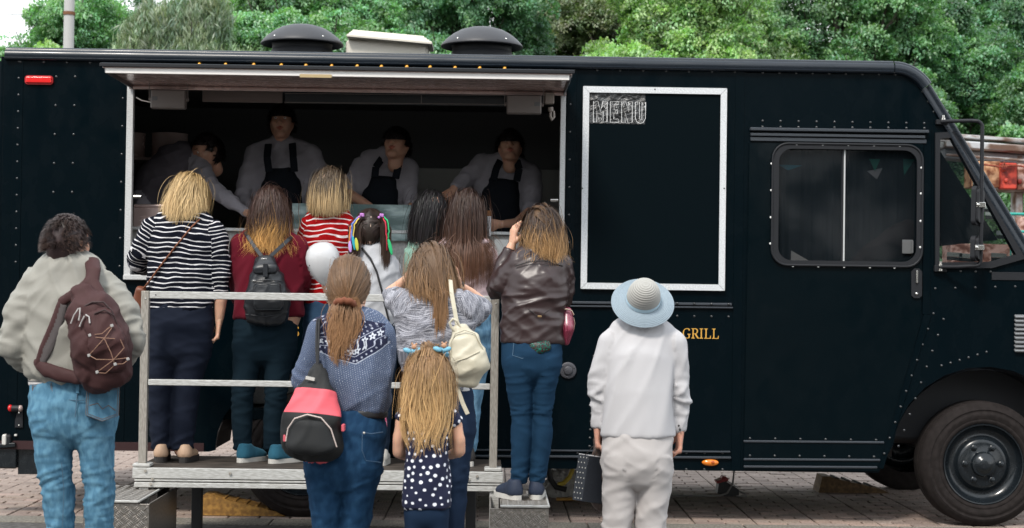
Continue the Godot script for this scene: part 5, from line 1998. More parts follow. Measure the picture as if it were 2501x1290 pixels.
	single("white_cable", g, mat(lin(0.55, 0.53, 0.5), 0.6), "thin white cable running beside the grey hose", "cable")

func build_background() -> void:
	tree_bark = mat(lin(0.06, 0.05, 0.042), 0.9)
	leaf_mats = [mat(Color.WHITE, 0.4, {"vc": true, "spec": 0.9, "back": Color(0.85, 0.95, 0.6)}), mat(Color.WHITE, 0.45, {"vc": true, "spec": 0.7, "back": Color(0.8, 0.85, 0.6)})]
	make_clumps()
	var gn := Color(0.25, 0.47, 0.25)
	var gl := Color(0.36, 0.55, 0.25)
	var gd := Color(0.2, 0.4, 0.23)
	var gw := Color(0.31, 0.42, 0.26)
	tree(Vector3(-9.6, 0, -17), 6.1, 1.6, 1.5, gn, 0, "small green tree top cut by the left edge of the photo", 1)
	tree(Vector3(-6.7, 0, -15.5), 6.75, 1.9, 1.5, gn, 0, "airy green tree left of and behind the grey lamp post", 2)
	tree(Vector3(-6.3, 0, -12.5), 4.9, 1.1, 1.2, gl, 0, "small yellow green shrub tree at the foot of the grey lamp post", 3)
	tree(Vector3(-5.0, 0, -14.5), 6.5, 1.5, 1.4, gw, 1, "drooping olive green tree right of the grey lamp post", 4, 1.3)
	tree(Vector3(-3.1, 0, -16.5), 7.6, 2.0, 1.6, gn, 0, "bushy green tree left of the left roof vent", 5)
	tree(Vector3(-5.2, 0, -20.5), 7.9, 2.3, 1.6, gn, 0, "tall tree behind the drooping olive tree", 6)
	tree(Vector3(-0.6, 0, -17.5), 8.4, 2.1, 1.6, gd, 0, "dark green tree behind the cream roof hatch", 7)
	tree(Vector3(-1.9, 0, -13.5), 5.2, 0.9, 1.4, gw, 1, "low feathery olive tree just left of the left roof vent", 8, 1.3)
	tree(Vector3(1.2, 0, -20), 8.6, 2.2, 1.6, Color(0.22, 0.27, 0.15), 0, "brownish dark tree far behind the right roof vent", 9)
	tree(Vector3(3.0, 0, -16), 7.9, 2.1, 1.6, gl, 0, "bright green tree right of the right roof vent", 10)
	tree(Vector3(1.55, 0, -13), 5.4, 0.9, 1.4, gl, 0, "light green young tree top beside the right roof vent", 11)
	tree(Vector3(5.6, 0, -17), 8.4, 2.2, 1.6, gn, 0, "dense green tree above the menu board", 12)
	tree(Vector3(7.9, 0, -18.5), 8.2, 2.0, 1.4, gd, 0, "dark dense tree above the cab roof corner", 13)
	tree(Vector3(9.6, 0, -16.5), 8.0, 1.9, 0.8, gn, 0, "green tree behind the mirror arm at the right edge", 14)
	tree(Vector3(7.9, 0, -14.2), 3.9, 1.5, 0.5, gn, 0, "low leafy tree behind the windscreen pillar above the crane", 15, 1.2)
	tree(Vector3(11.6, 0, -18), 8.2, 1.9, 0.8, gl, 0, "bright tree cut by the right edge of the photo", 16)
	tree(Vector3(10.2, 0, -22), 9.5, 2.6, 1.6, gd, 0, "tall dark tree at the back of the right edge group", 20)
	tree(Vector3(-7.6, 0, -19.5), 7.5, 2.1, 1.4, gd, 0, "broad tree at the back behind the grey lamp post", 21)
	tree(Vector3(-4.4, 0, -19), 7.7, 1.7, 1.4, gl, 0, "light green tree just behind the drooping olive tree", 22)
	tree(Vector3(4.3, 0, -21.5), 9.2, 2.4, 1.6, gd, 0, "tall dark tree behind the bright green one", 17)
	tree(Vector3(-2.2, 0, -21.5), 9.0, 2.4, 1.6, gd, 0, "tall dark tree seen between the two roof vents", 18)
	tree(Vector3(9.2, 0, -12.8), 3.0, 0.95, 0.3, gn, 0, "low bush below the crane boom beside the turquoise fence", 19, 1.2)
	for i in 6:  # out-of-view row added so the paint and windows have something dark to mirror
		tree(Vector3(-13.0 + i * 5.2, 0, 21.0 + (i % 2) * 1.5), 9.0, 4.2, 0.1, Color(0.05, 0.1, 0.055), 0, "unseen tree added opposite the truck as something dark for its windows to mirror, %s from the left" % ["first", "second", "third", "fourth", "fifth", "last"][i], 60 + i, 0.6)
	# lamp post
	var lp := Geo.new()
	var b := Vector3(-5.335, 4.672, -9.5)
	lp.tube([Vector3(b.x, 0, -9.5), Vector3(b.x, 3.5, -9.5), Vector3(b.x, 5.0, -9.5)], [0.075, 0.065, 0.062], 14)
	lp.tube([Vector3(b.x, 5.0, -9.5), Vector3(b.x, 8.0, -9.5)], [0.05, 0.045], 14)
	var post := thing("lamp_post", "pale grey metal post rising behind the rear of the truck", "post", Vector3(b.x, 0, -9.5))
	part("pole", lp, mat(lin(0.42, 0.42, 0.41), 0.6), post)
	lp = Geo.new()
	lp.tube([Vector3(b.x, 4.808 - 0.02, -9.5), Vector3(b.x, 4.808 + 0.02, -9.5)], 0.072, 14)
	part("rusty_collar", lp, mat(lin(0.16, 0.07, 0.03), 0.8), post)
	lp = Geo.new()
	lp.tube([Vector3(b.x + 0.005, 4.888, -9.455), Vector3(b.x + 0.005, 4.888, -9.445)], 0.014, 8)
	part("bolt_hole", lp, mat(lin(0.01, 0.01, 0.01), 0.8), post)
	lp = Geo.new()
	lp.tube([Vector3(-9.169, 6.209, -18), Vector3(-8.459, 6.206, -18), Vector3(-7.551, 6.213, -18)], 0.008, 5)
	single("overhead_wire", lp, mat(lin(0.2, 0.2, 0.2), 0.7), "thin overhead wire crossing the pale sky at the upper left", "wire")
	# crane truck boom
	var z := -9.0
	var rust := ntex(noise(0.015, 81, 5), 256, Color(0.55, 0.4, 0.32), Color(1, 1, 1), 0.3, 0.6)
	var cr := thing("crane_boom", "grey and orange crane boom behind the truck's windscreen pillar", "crane", Vector3(6.119, 0, z))
	var grey := mat(lin(0.42, 0.43, 0.44), 0.5, {"tex": rust, "tri": true, "uv": Vector3(0.6, 0.6, 0.6)})
	var g := Geo.new()
	var bas := Basis(Vector3.BACK, -0.055)
	g.box(Vector3(6.511, 3.24, -9), Vector3(2.6, 0.09, 0.5), 0.02, bas)
	g.box(Vector3(6.544, 3.353, -9.1), Vector3(2.6, 0.05, 0.4), 0.015, bas)
	g.box(Vector3(6.442, 3.275, -8.8), Vector3(2.6, 0.02, 0.06), 0.005, bas)
	part("boom_beam", g, grey, cr)
	g = Geo.new()
	g.box(Vector3(6.529, 3.132, -9.05), Vector3(2.6, 0.12, 0.3), 0.02, bas)
	part("boom_web", g, mat(lin(0.2, 0.21, 0.22), 0.6), cr)
	var om := mat(lin(0.62, 0.36, 0.2), 0.6, {"tex": rust, "tri": true, "uv": Vector3(1.5, 1.5, 1.5)})
	var rm := mat(lin(0.55, 0.055, 0.03), 0.55, {"tex": rust, "tri": true, "uv": Vector3(1.5, 1.5, 1.5)})
	var pm := mat(lin(0.55, 0.36, 0.31), 0.6, {"tex": rust, "tri": true, "uv": Vector3(1.5, 1.5, 1.5)})
	for q in [[Vector3(5.696, 2.951, -8.9), 0.36, om], [Vector3(5.95, 2.932, -8.85), 0.2, rm], [Vector3(6.156, 2.929, -8.9), 0.18, pm], [Vector3(6.406, 2.922, -8.9), 0.3, om]]:
		g = Geo.new()
		g.box(q[0], Vector3(q[1], 0.31, 0.3), 0.015, bas * Basis(Vector3.BACK, 0.06))
		part("boom_panel", g, q[2], cr)
	for q in [Vector3(5.884, 3.006, -8.69), Vector3(5.914, 2.876, -8.69), Vector3(6.09, 2.868, -8.74)]:
		g = Geo.new()
		g.sphere(q, Vector3(0.03, 0.03, 0.02), 10)
		part("rivet_head", g, rm, cr)
	g = Geo.new()
	g.box(Vector3(6.515, 2.764, -9), Vector3(1.6, 0.05, 0.4), 0.015, bas)
	g.box(Vector3(6.142, 2.612, -9), Vector3(0.1, 1.2, 0.2), 0.02)
	g.box(Vector3(6.32, 2.516, -9), Vector3(0.06, 1.4, 0.2), 0.02)
	g.box(Vector3(6.376, 3.093, -8.6), Vector3(2.4, 0.03, 0.04), 0.01, bas)
	part("boom_support", g, grey, cr)
	g = Geo.new()
	g.tube([Vector3(5.615, 3.053, -8.6), Vector3(5.798, 3.032, -8.6), Vector3(5.99, 3.049, -8.6), Vector3(6.183, 3.023, -8.6)], 0.012, 6)
	g.tube([Vector3(5.836, 3.022, -8.6), Vector3(5.86, 3.085, -8.6), Vector3(5.885, 3.023, -8.6)], 0.014, 6)
	part("boom_linkage", g, mat(lin(0.3, 0.06, 0.03), 0.7, {"tex": rust, "tri": true}), cr)
	g = Geo.new()
	g.span(Vector3(5.356, 1.673, -9.4), Vector3(7.208, 2.137, -9), 0.02)
	g.span(Vector3(6.085, 2.059, -8.9), Vector3(7.093, 2.455, -8.7), 0.02)
	part("crane_cab", g, pm, cr)
	# turquoise fence
	var fz := -7.5
	var f := thing("fence", "turquoise tubular metal fence at the right edge", "fence", Vector3(5.735, 0, fz))
	var tm := mat(lin(0.02, 0.3, 0.25), 0.5)
	for y in [2.419, 2.224]:
		g = Geo.new()
		g.tube([Vector3(5.579, y, fz), Vector3(7.551, y, fz)], 0.016 if y > 2.0 else 0.01, 8)
		part("rail", g, tm, f)
	for i in 14:
		g = Geo.new()
		var x := 5.597 + i * 0.16
		g.tube([Vector3(x, 0.0, fz), Vector3(x, 2.419, fz)], 0.02 if i % 6 == 3 else 0.01, 8)
		part("bar", g, tm, f)

# ------------------------------------------------------------------ people
var wr: NoiseTexture2D        # soft folds
var wr2: NoiseTexture2D       # sharp creases
var fib: NoiseTexture2D       # fibre tone
var deck_y := 0.446
var step_y := 0.319
var skin_m: StandardMaterial3D
var hair_m: StandardMaterial3D
var white_sole: StandardMaterial3D
var dark_sole: StandardMaterial3D

func cloth(col: Color, su := 4.0, sv := 2.0, _relief := 0.15, o := {}) -> StandardMaterial3D:
	var d := {"tex": fib, "uv": Vector3(14, 14, 1), "spec": 0.25}
	if o.has("tex"): d.uv = Vector3(su, sv, 1)
	d.merge(o, true)
	return mat(col, o.get("rough", 0.85), d)

func denim(col: Color, o := {}) -> StandardMaterial3D:
	var d := {"tex": o.get("tex", fib), "uv": Vector3(16, 10, 1), "spec": 0.2}
	d.merge(o, true)
	return mat(col, 0.85, d)

func seam(parent: Node, pts: Array, r: float, m: Material, called := "seam") -> void:
	var g := Geo.new()
	g.tube(pts, r, 5)
	part(called, g, m, parent)

func stripes(base: Color, line: Color, share: float) -> ImageTexture:
	var f := noise(0.15, 7, 2)
	return paint(64, 64, func(x: int, y: int) -> Color:
		var k := 0.85 + 0.25 * f.get_noise_2d(x * 2.0, y)
		var on := absf(y / 64.0 - 0.5) < share * 0.5
		return (line if on else base) * k)

func build_people() -> void:
	wr = ntex(noise(0.006, 101, 3, false, 40.0), 512)
	wr2 = ntex(noise(0.005, 102, 3, true, 40.0), 512, Color.WHITE, Color.BLACK)
	fib = ntex(noise(0.12, 103, 3), 512, Color(0.86, 0.86, 0.86), Color(1, 1, 1), 0.2, 0.8)
	var worn := ntex(noise(0.014, 104, 6), 512, Color(0.8, 0.84, 0.87), Color(1, 1, 1), 0.3, 0.7)
	make_head()
	skin_m = mat(Color.WHITE, 0.5, {"vc": true, "spec": 0.4})
	skin_m.subsurf_scatter_enabled = true
	skin_m.subsurf_scatter_strength = 0.15
	hair_m = mat(Color.WHITE, 0.5, {"vc": true, "spec": 0.45})
	white_sole = mat(lin(0.6, 0.58, 0.54), 0.7, {"tex": fib, "tri": true, "uv": Vector3(8, 8, 8)})
	dark_sole = mat(lin(0.02, 0.017, 0.016), 0.7)
	var fair := Color(0.62, 0.36, 0.25)
	var tan_ := Color(0.5, 0.27, 0.18)
	skin_tone = fair
	var g: Geo
	var p: Node3D
	var top: Array
	var legs: Array
	var LEG_FOLD := [[0.0022, 2, 3, 5, 1], [0.0016, 4, 5, -6, 2]]

	# ---- man in a beige jacket
	p = thing("person", "person in beige jacket and light blue jeans with a brown backpack, hands in front pockets", "person", Vector3(-1.939, 0, 3.3))
	top = [chain([[Vector3(-1.985, 1.566, 3.3), 0.076, 0.07], [Vector3(-1.986, 1.527, 3.3), 0.158, 0.1], [Vector3(-1.983, 1.396, 3.3), 0.191, 0.135], [Vector3(-1.971, 1.244, 3.31), 0.201, 0.145], [Vector3(-1.959, 1.128, 3.31), 0.203, 0.14], [Vector3(-1.963, 1.074, 3.3), 0.187, 0.125]], {"f1": true}),
		chain([[Vector3(-2.12, 1.457, 3.3), 0.076, 0.076], [Vector3(-2.187, 1.331, 3.32), 0.074, 0.074], [Vector3(-2.201, 1.197, 3.33), 0.07, 0.07], [Vector3(-2.186, 1.098, 3.22), 0.045, 0.045]], {"reg": 1, "k": 0.03, "f1": true}),
		chain([[Vector3(-1.834, 1.461, 3.3), 0.074, 0.074], [Vector3(-1.736, 1.346, 3.32), 0.063, 0.063], [Vector3(-1.702, 1.227, 3.33), 0.059, 0.059], [Vector3(-1.756, 1.118, 3.22), 0.044, 0.044]], {"reg": 2, "k": 0.03, "f1": true}),
		chain([[Vector3(-1.988, 1.602, 3.29), 0.067, 0.06], [Vector3(-1.985, 1.563, 3.3), 0.076, 0.068]], {"reg": 0, "k": 0.012, "f0": true})]
	var beige := cloth(lin(0.32, 0.31, 0.275), 1.2, 1.2, 0.08, {"rough": 0.55, "spec": 0.35})
	sdf_job(p, "jacket", [beige], top, {"cell": 0.01, "fold": [[0.006, 2.2, 0.9, 1.6, 1], [0.004, 4.5, 1.6, -3.2, 2], [0.0018, 7, 4, 5, 3], [0.003, 3, 6, 5, 5, 1], [0.003, 3, 6, -5, 6, 2]], "crease": [[1, 0.27, 0.1, 0.009, 16], [2, 0.25, 0.1, 0.009, 16], [0, 0.47, 0.05, 0.006, 12]]})
	legs = [chain([[Vector3(-1.961, 1.056, 3.3), 0.184, 0.12], [Vector3(-1.953, 0.949, 3.31), 0.189, 0.135], [Vector3(-1.95, 0.883, 3.31), 0.183, 0.13]], {"f0": true}),
		chain([[Vector3(-2.039, 0.9, 3.31), 0.093, 0.115], [Vector3(-2.03, 0.689, 3.31), 0.077, 0.09], [Vector3(-2.008, 0.565, 3.31), 0.068, 0.08], [Vector3(-1.998, 0.403, 3.3), 0.061, 0.072], [Vector3(-1.993, 0.2, 3.3), 0.065, 0.075], [Vector3(-1.993, 0.03, 3.3), 0.07, 0.085]], {"reg": 1, "k": 0.03, "f1": true}),
		chain([[Vector3(-1.857, 0.902, 3.31), 0.092, 0.115], [Vector3(-1.839, 0.692, 3.31), 0.07, 0.09], [Vector3(-1.831, 0.567, 3.31), 0.065, 0.08], [Vector3(-1.831, 0.405, 3.3), 0.061, 0.072], [Vector3(-1.827, 0.2, 3.3), 0.065, 0.075], [Vector3(-1.827, 0.03, 3.3), 0.07, 0.085]], {"reg": 2, "k": 0.03, "f1": true})]
	var lightdenim := denim(lin(0.11, 0.24, 0.34), {"tex": worn, "uv": Vector3(3.2, 1.7, 1)})
	sdf_job(p, "jeans", [lightdenim], legs, {"cell": 0.0095, "fold": LEG_FOLD, "crease": [[1, 0.3, 0.1, 0.0065, 20], [2, 0.32, 0.12, 0.006, 22], [1, 0.05, 0.08, 0.005, 14], [2, 0.05, 0.08, 0.005, 14], [1, 0.48, 0.07, 0.005, 24], [2, 0.5, 0.07, 0.005, 24]]})
	var hemtex := paint(8, 64, func(_x: int, y: int) -> Color: return Color(0.72, 0.68, 0.63) if y < 12 else (Color(0.35, 0.07, 0.08) if y < 18 else (Color(0.62, 0.6, 0.57) if y < 34 else (Color(0.4, 0.4, 0.4) if y < 42 else Color(0.85, 0.83, 0.82)))))
	sdf_job(p, "hem_band", [mat(Color.WHITE, 0.9, {"tex": hemtex, "uv": Vector3(1, 16, 1)})], [chain([[Vector3(-1.963, 1.09, 3.3), 0.189, 0.126], [Vector3(-1.96, 1.033, 3.3), 0.187, 0.122]], {"f0": true, "f1": true})], {"cell": 0.008})
	for q in [[Vector3(-1.79, 0.96, 3.446), -0.02, 38.0], [Vector3(-2.055, 0.971, 3.4), 0.12, 30.0]]:     # back pockets
		g = Geo.new()
		var c0: Vector3 = q[0]
		var w: float = q[2] / 555.0
		var sl: float = q[1]
		var xf := Transform3D(Basis(Vector3.UP, 0.32 if c0.x > -1.9 else -0.45) * Basis(Vector3.BACK, sl), c0)
		g.prism(PackedVector2Array([Vector2(-w, 0.068), Vector2(-w, -0.05), Vector2(0, -0.076), Vector2(w, -0.05), Vector2(w, 0.068)]), -0.03, 0.004, xf)
		part("back_pocket", g, lightdenim, p)
		g = Geo.new()
		for k in [1.0, 0.9]:
			g.tube([xf * Vector3(-w * k, 0.066 * k, 0.0045), xf * Vector3(-w * k, -0.05 * k, 0.0045), xf * Vector3(0, -0.076 * k, 0.0045), xf * Vector3(w * k, -0.05 * k, 0.0045), xf * Vector3(w * k, 0.066 * k, 0.0045), xf * Vector3(-w * k, 0.066 * k, 0.0045)], 0.0014, 4)
		g.tube([xf * Vector3(-w * 0.8, -0.01, 0.0045), xf * Vector3(-w * 0.3, 0.0, 0.0045), xf * Vector3(0, -0.025, 0.0045), xf * Vector3(w * 0.35, -0.008, 0.0045), xf * Vector3(w * 0.8, -0.03, 0.0045)], 0.0018, 4)
		part("pocket_stitching", g, mat(lin(0.16, 0.1, 0.07), 0.8), p)
	var thread := mat(lin(0.06, 0.12, 0.18), 0.8)
	seam(p, [Vector3(-2.12, 1.003, 3.345), Vector3(-2.045, 0.988, 3.412), Vector3(-1.967, 0.975, 3.44), Vector3(-1.898, 0.97, 3.448), Vector3(-1.828, 0.977, 3.437), Vector3(-1.767, 1.003, 3.36)], 0.0018, thread)
	seam(p, [Vector3(-1.902, 1.033, 3.43), Vector3(-1.9, 0.968, 3.45), Vector3(-1.906, 0.898, 3.448)], 0.0022, thread)
	seam(p, [Vector3(-1.972, 0.699, 3.4), Vector3(-1.963, 0.575, 3.388), Vector3(-1.97, 0.414, 3.374)], 0.0016, thread)
	for q in [[Vector3(-1.901, 1.046, 3.43), Vector3(-1.898, 0.999, 3.44)], [Vector3(-2.059, 1.04, 3.39), Vector3(-2.054, 0.998, 3.4)], [Vector3(-1.786, 1.045, 3.38), Vector3(-1.783, 1.004, 3.39)]]:
		g = Geo.new()
		g.bar(q[0], q[1], 0.016, 0.012, 0.003)
		part("belt_loop", g, lightdenim, p)
	body(p, top + legs, skin_m, head_at(Vector3(-1.997, 1.64, 3.28), -0.3, 0.05, 1.02), [hand(Vector3(-2.179, 1.085, 3.22), Vector3(0.4, -0.7, -0.5), Vector3(0.8, 0.3, 0), -1.0), hand(Vector3(-1.765, 1.103, 3.22), Vector3(-0.4, -0.7, -0.5), Vector3(-0.8, 0.3, 0), 1.0)])
	var hy := Basis(Vector3.UP, -0.3)
	var hc := Vector3(-1.997, 1.64, 3.28)
	sdf_job(p, "hair_cap", [mat(lin(0.04, 0.026, 0.022), 0.55, {"tex": fib, "uv": Vector3(30, 4, 1)})], [chain([[hc + hy * Vector3(0, 0.0, 0.014), 0.076, 0.098], [hc + hy * Vector3(0, 0.058, 0.012), 0.074, 0.095]], {"side": hy * Vector3.RIGHT})], {"cell": 0.006, "fold": [[0.0022, 26, 12, 5, 1], [0.0016, 50, 20, 9, 2]], "clip": [[Vector3.DOWN, -(hc.y - 0.034)], [(hy * Vector3(0, -0.55, -0.83)), (hy * Vector3(0, -0.55, -0.83)).dot(hc + hy * Vector3(0, 0.0, -0.012))]]})
	hair(p, {"at": Vector3(-1.995, 1.644, 3.285), "nape": -0.22, "r": Vector3(0.08, 0.126, 0.108), "yaw": -0.3, "end": 0.5, "steps": 2, "guides": 500, "per": 8, "puff": 0.01, "spread": 0.004, "fall": 0.3, "width": 0.001, "clump": 0.12, "ragged": 0.1, "c0": Color(0.04, 0.024, 0.02), "c1": Color(0.065, 0.042, 0.035), "streak": 0.08, "hairline": 0.1, "seed": 4, "wave": 0.0, "pole": Vector3(0, 0.85, -0.5)}, hair_m)
	for x in [-1.993, -1.827]:
		shoe(p, Vector3(x, 0.0, 3.37), Vector3(0, 0, -1), 0.28, dark_sole, dark_sole, 0.05, 0.08)
	# his backpack
	var brown := cloth(lin(0.062, 0.026, 0.026), 3, 3, 0.15, {"rough": 0.7, "spec": 0.35})
	var grey_mesh := cloth(lin(0.13, 0.115, 0.115), 30, 30, 0.1)
	var b := thing("backpack", "dark brown backpack with crossed elastic cords on the beige jacket", "backpack", Vector3(-1.791, 1.234, 3.5))
	sdf_job(b, "main_bag", [brown], [chain([[Vector3(-1.867, 1.421, 3.49), 0.053, 0.05], [Vector3(-1.824, 1.338, 3.51), 0.108, 0.09], [Vector3(-1.781, 1.217, 3.52), 0.124, 0.105], [Vector3(-1.759, 1.104, 3.5), 0.101, 0.08]], {"k": 0.02, "pw": 2.6}), chain([[Vector3(-1.876, 1.198, 3.5), 0.035, 0.06], [Vector3(-1.841, 1.103, 3.5), 0.059, 0.07], [Vector3(-1.799, 1.068, 3.49), 0.077, 0.06]], {"k": 0.02})], {"cell": 0.01, "fold": [[0.0042, 3.6, 3, 4, 1], [0.0029, 7.8, 5.4, -5, 2]]})
	sdf_job(b, "front_pocket", [brown], [chain([[Vector3(-1.785, 1.331, 3.585), 0.062, 0.035], [Vector3(-1.738, 1.224, 3.6), 0.083, 0.045], [Vector3(-1.724, 1.13, 3.58), 0.069, 0.03]], {"pw": 2.6})], {"cell": 0.008, "fold": [[0.0042, 4.8, 3.6, 3, 3], [0.0021, 10.8, 7.2, 4, 5]]})
	sdf_job(b, "strap", [brown], [chain([[Vector3(-1.911, 1.582, 3.22), 0.031, 0.014], [Vector3(-1.873, 1.573, 3.34), 0.034, 0.016], [Vector3(-1.846, 1.531, 3.42), 0.034, 0.016], [Vector3(-1.843, 1.478, 3.45), 0.03, 0.016], [Vector3(-1.812, 1.417, 3.48), 0.039, 0.02]], {"k": 0.01}), chain([[Vector3(-1.855, 1.477, 3.45), 0.025, 0.014], [Vector3(-1.891, 1.45, 3.46), 0.021, 0.014], [Vector3(-1.972, 1.391, 3.45), 0.023, 0.014]], {"k": 0.012, "side": Vector3.UP}), chain([[Vector3(-1.872, 1.438, 3.47), 0.028, 0.014], [Vector3(-1.895, 1.389, 3.48), 0.035, 0.02]], {"k": 0.012})], {"cell": 0.007, "cut": [[Vector3(-1.887, 1.428, 3.46), Vector3(0.026, 0.02, 0.08)]]})
	sdf_job(b, "side_strap", [brown, grey_mesh], [chain([[Vector3(-1.976, 1.391, 3.45), 0.014, 0.012], [Vector3(-2.008, 1.291, 3.455), 0.016, 0.012], [Vector3(-2.049, 1.194, 3.45), 0.016, 0.012], [Vector3(-2.072, 1.126, 3.44), 0.014, 0.012]], {"k": 0.005}), chain([[Vector3(-1.968, 1.379, 3.452), 0.023, 0.01], [Vector3(-1.994, 1.282, 3.455), 0.028, 0.01], [Vector3(-2.031, 1.185, 3.452), 0.026, 0.01], [Vector3(-2.049, 1.132, 3.445), 0.016, 0.01]], {"k": 0.004, "reg": 1})], {"cell": 0.006})
	sdf_job(b, "lower_strap", [brown], [chain([[Vector3(-2.082, 1.133, 3.43), 0.018, 0.014], [Vector3(-2.033, 1.103, 3.45), 0.033, 0.016], [Vector3(-1.946, 1.076, 3.46), 0.032, 0.02], [Vector3(-1.856, 1.066, 3.47), 0.028, 0.02]], {"side": Vector3.UP})], {"cell": 0.008, "fold": [[0.0029, 6, 6, 3, 3]]})
	var cord := mat(lin(0.27, 0.15, 0.1), 0.7)
	g = Geo.new()
	for q in [[Vector3(-1.805, 1.256, 3.63), Vector3(-1.748, 1.264, 3.655), Vector3(-1.731, 1.281, 3.65), Vector3(-1.715, 1.297, 3.63)], [Vector3(-1.711, 1.292, 3.632), Vector3(-1.735, 1.248, 3.66), Vector3(-1.806, 1.172, 3.635)], [Vector3(-1.801, 1.248, 3.632), Vector3(-1.736, 1.246, 3.66), Vector3(-1.679, 1.241, 3.63)], [Vector3(-1.806, 1.172, 3.632), Vector3(-1.771, 1.156, 3.65), Vector3(-1.703, 1.156, 3.65), Vector3(-1.651, 1.163, 3.61)], [Vector3(-1.649, 1.153, 3.61), Vector3(-1.666, 1.138, 3.625), Vector3(-1.695, 1.137, 3.64)], [Vector3(-1.678, 1.241, 3.632), Vector3(-1.662, 1.205, 3.625), Vector3(-1.703, 1.152, 3.652), Vector3(-1.774, 1.102, 3.62)], [Vector3(-1.774, 1.099, 3.62), Vector3(-1.737, 1.098, 3.625), Vector3(-1.698, 1.133, 3.635)], [Vector3(-1.738, 1.244, 3.66), Vector3(-1.71, 1.188, 3.66), Vector3(-1.697, 1.137, 3.64)]]:
		g.tube(q, 0.0018, 6)
	part("elastic_cord", g, cord, b)
	for q in [Vector3(-1.804, 1.256, 3.635), Vector3(-1.713, 1.297, 3.635), Vector3(-1.806, 1.172, 3.635), Vector3(-1.773, 1.102, 3.625), Vector3(-1.694, 1.137, 3.645), Vector3(-1.648, 1.158, 3.615)]:
		g = Geo.new()
		g.box(q, Vector3(0.013, 0.013, 0.008), 0.003, Basis(Vector3.BACK, 0.4))
		part("cord_tab", g, mat(lin(0.35, 0.34, 0.33), 0.5), b)
	for q in [[Vector3(-1.858, 1.368, 3.612), Vector3(-1.876, 1.339, 3.618), Vector3(-1.89, 1.304, 3.61)], [Vector3(-1.852, 1.37, 3.614), Vector3(-1.851, 1.339, 3.622), Vector3(-1.855, 1.317, 3.62)], [Vector3(-1.831, 1.336, 3.62), Vector3(-1.843, 1.313, 3.62), Vector3(-1.852, 1.291, 3.615)], [Vector3(-1.826, 1.341, 3.622), Vector3(-1.81, 1.333, 3.63), Vector3(-1.805, 1.306, 3.635)]]:
		g = Geo.new()
		g.tube(q, [0.0035, 0.0026, 0.004], 6)
		part("zip_pull", g, mat(lin(0.4, 0.38, 0.37), 0.4), b)
	g = Geo.new()
	g.tube([Vector3(-1.85, 1.37, 3.59), Vector3(-1.805, 1.394, 3.6), Vector3(-1.758, 1.395, 3.6), Vector3(-1.726, 1.358, 3.59), Vector3(-1.703, 1.297, 3.57)], 0.004, 6)
	g.tube([Vector3(-1.808, 1.305, 3.6), Vector3(-1.788, 1.347, 3.618), Vector3(-1.748, 1.363, 3.622), Vector3(-1.712, 1.341, 3.61), Vector3(-1.692, 1.281, 3.595)], 0.0035, 6)
	part("zip", g, mat(lin(0.03, 0.013, 0.013), 0.6), b)

	# ---- woman in the navy striped top
	p = thing("person", "person with blonde bob in navy and white striped top and dark trousers on the platform", "person", Vector3(-1.961, deck_y, 0.87))
	top = [chain([[Vector3(-1.938, 1.905, 0.85), 0.082, 0.06], [Vector3(-1.94, 1.854, 0.86), 0.183, 0.09], [Vector3(-1.943, 1.759, 0.87), 0.212, 0.115], [Vector3(-1.955, 1.591, 0.87), 0.193, 0.12], [Vector3(-1.954, 1.423, 0.87), 0.195, 0.125], [Vector3(-1.953, 1.332, 0.87), 0.193, 0.125]], {"f1": true}),
		chain([[Vector3(-2.124, 1.8, 0.87), 0.072, 0.072], [Vector3(-2.193, 1.679, 0.85), 0.065, 0.065], [Vector3(-2.227, 1.613, 0.8), 0.058, 0.058], [Vector3(-2.225, 1.579, 0.6), 0.052, 0.052]], {"reg": 1, "k": 0.02, "f1": true}),
		chain([[Vector3(-1.759, 1.786, 0.87), 0.07, 0.07], [Vector3(-1.726, 1.642, 0.87), 0.06, 0.06], [Vector3(-1.722, 1.498, 0.86), 0.053, 0.053], [Vector3(-1.716, 1.402, 0.86), 0.046, 0.046]], {"reg": 2, "k": 0.02, "f1": true})]
	var navy_s := cloth(Color.WHITE, 1.0, 35.0, 0.0, {"tex": stripes(Color(0.055, 0.07, 0.125), Color(0.95, 0.94, 0.95), 0.22)})
	var navy_a := cloth(Color.WHITE, 1.0, 40.0, 0.0, {"tex": navy_s.albedo_texture})
	sdf_job(p, "striped_top", [navy_s, navy_a, navy_a], top, {"cell": 0.01, "fold": [[0.0048, 3, 1.8, 5, 1], [0.0029, 2.4, 5.4, -3, 2]], "crease": [[1, 0.18, 0.08, 0.006, 14], [2, 0.2, 0.1, 0.0048, 11.2], [0, 0.5, 0.12, 0.0036, 9.8]], "warp": 0.012})
	legs = [chain([[Vector3(-1.953, 1.37, 0.87), 0.19, 0.115], [Vector3(-1.949, 1.231, 0.88), 0.197, 0.135], [Vector3(-1.954, 1.123, 0.88), 0.188, 0.13]]),
		chain([[Vector3(-2.043, 1.122, 0.88), 0.096, 0.11], [Vector3(-2.058, 0.918, 0.88), 0.077, 0.09], [Vector3(-2.059, 0.726, 0.87), 0.067, 0.078], [Vector3(-2.053, 0.516, 0.87), 0.055, 0.075]], {"reg": 1, "k": 0.02, "f1": true}),
		chain([[Vector3(-1.861, 1.124, 0.88), 0.101, 0.11], [Vector3(-1.9, 0.92, 0.88), 0.082, 0.09], [Vector3(-1.918, 0.728, 0.87), 0.075, 0.08], [Vector3(-1.929, 0.517, 0.87), 0.067, 0.078]], {"reg": 2, "k": 0.02, "f1": true})]
	sdf_job(p, "trousers", [cloth(lin(0.010, 0.014, 0.027), 2, 3, 0.05)], legs, {"cell": 0.011, "fold": LEG_FOLD, "crease": [[1, 0.56, 0.06, 0.0072, 15.4], [2, 0.56, 0.06, 0.0072, 15.4], [1, 0.02, 0.1, 0.0048, 9.8], [2, 0.02, 0.1, 0.0048, 9.8]]})
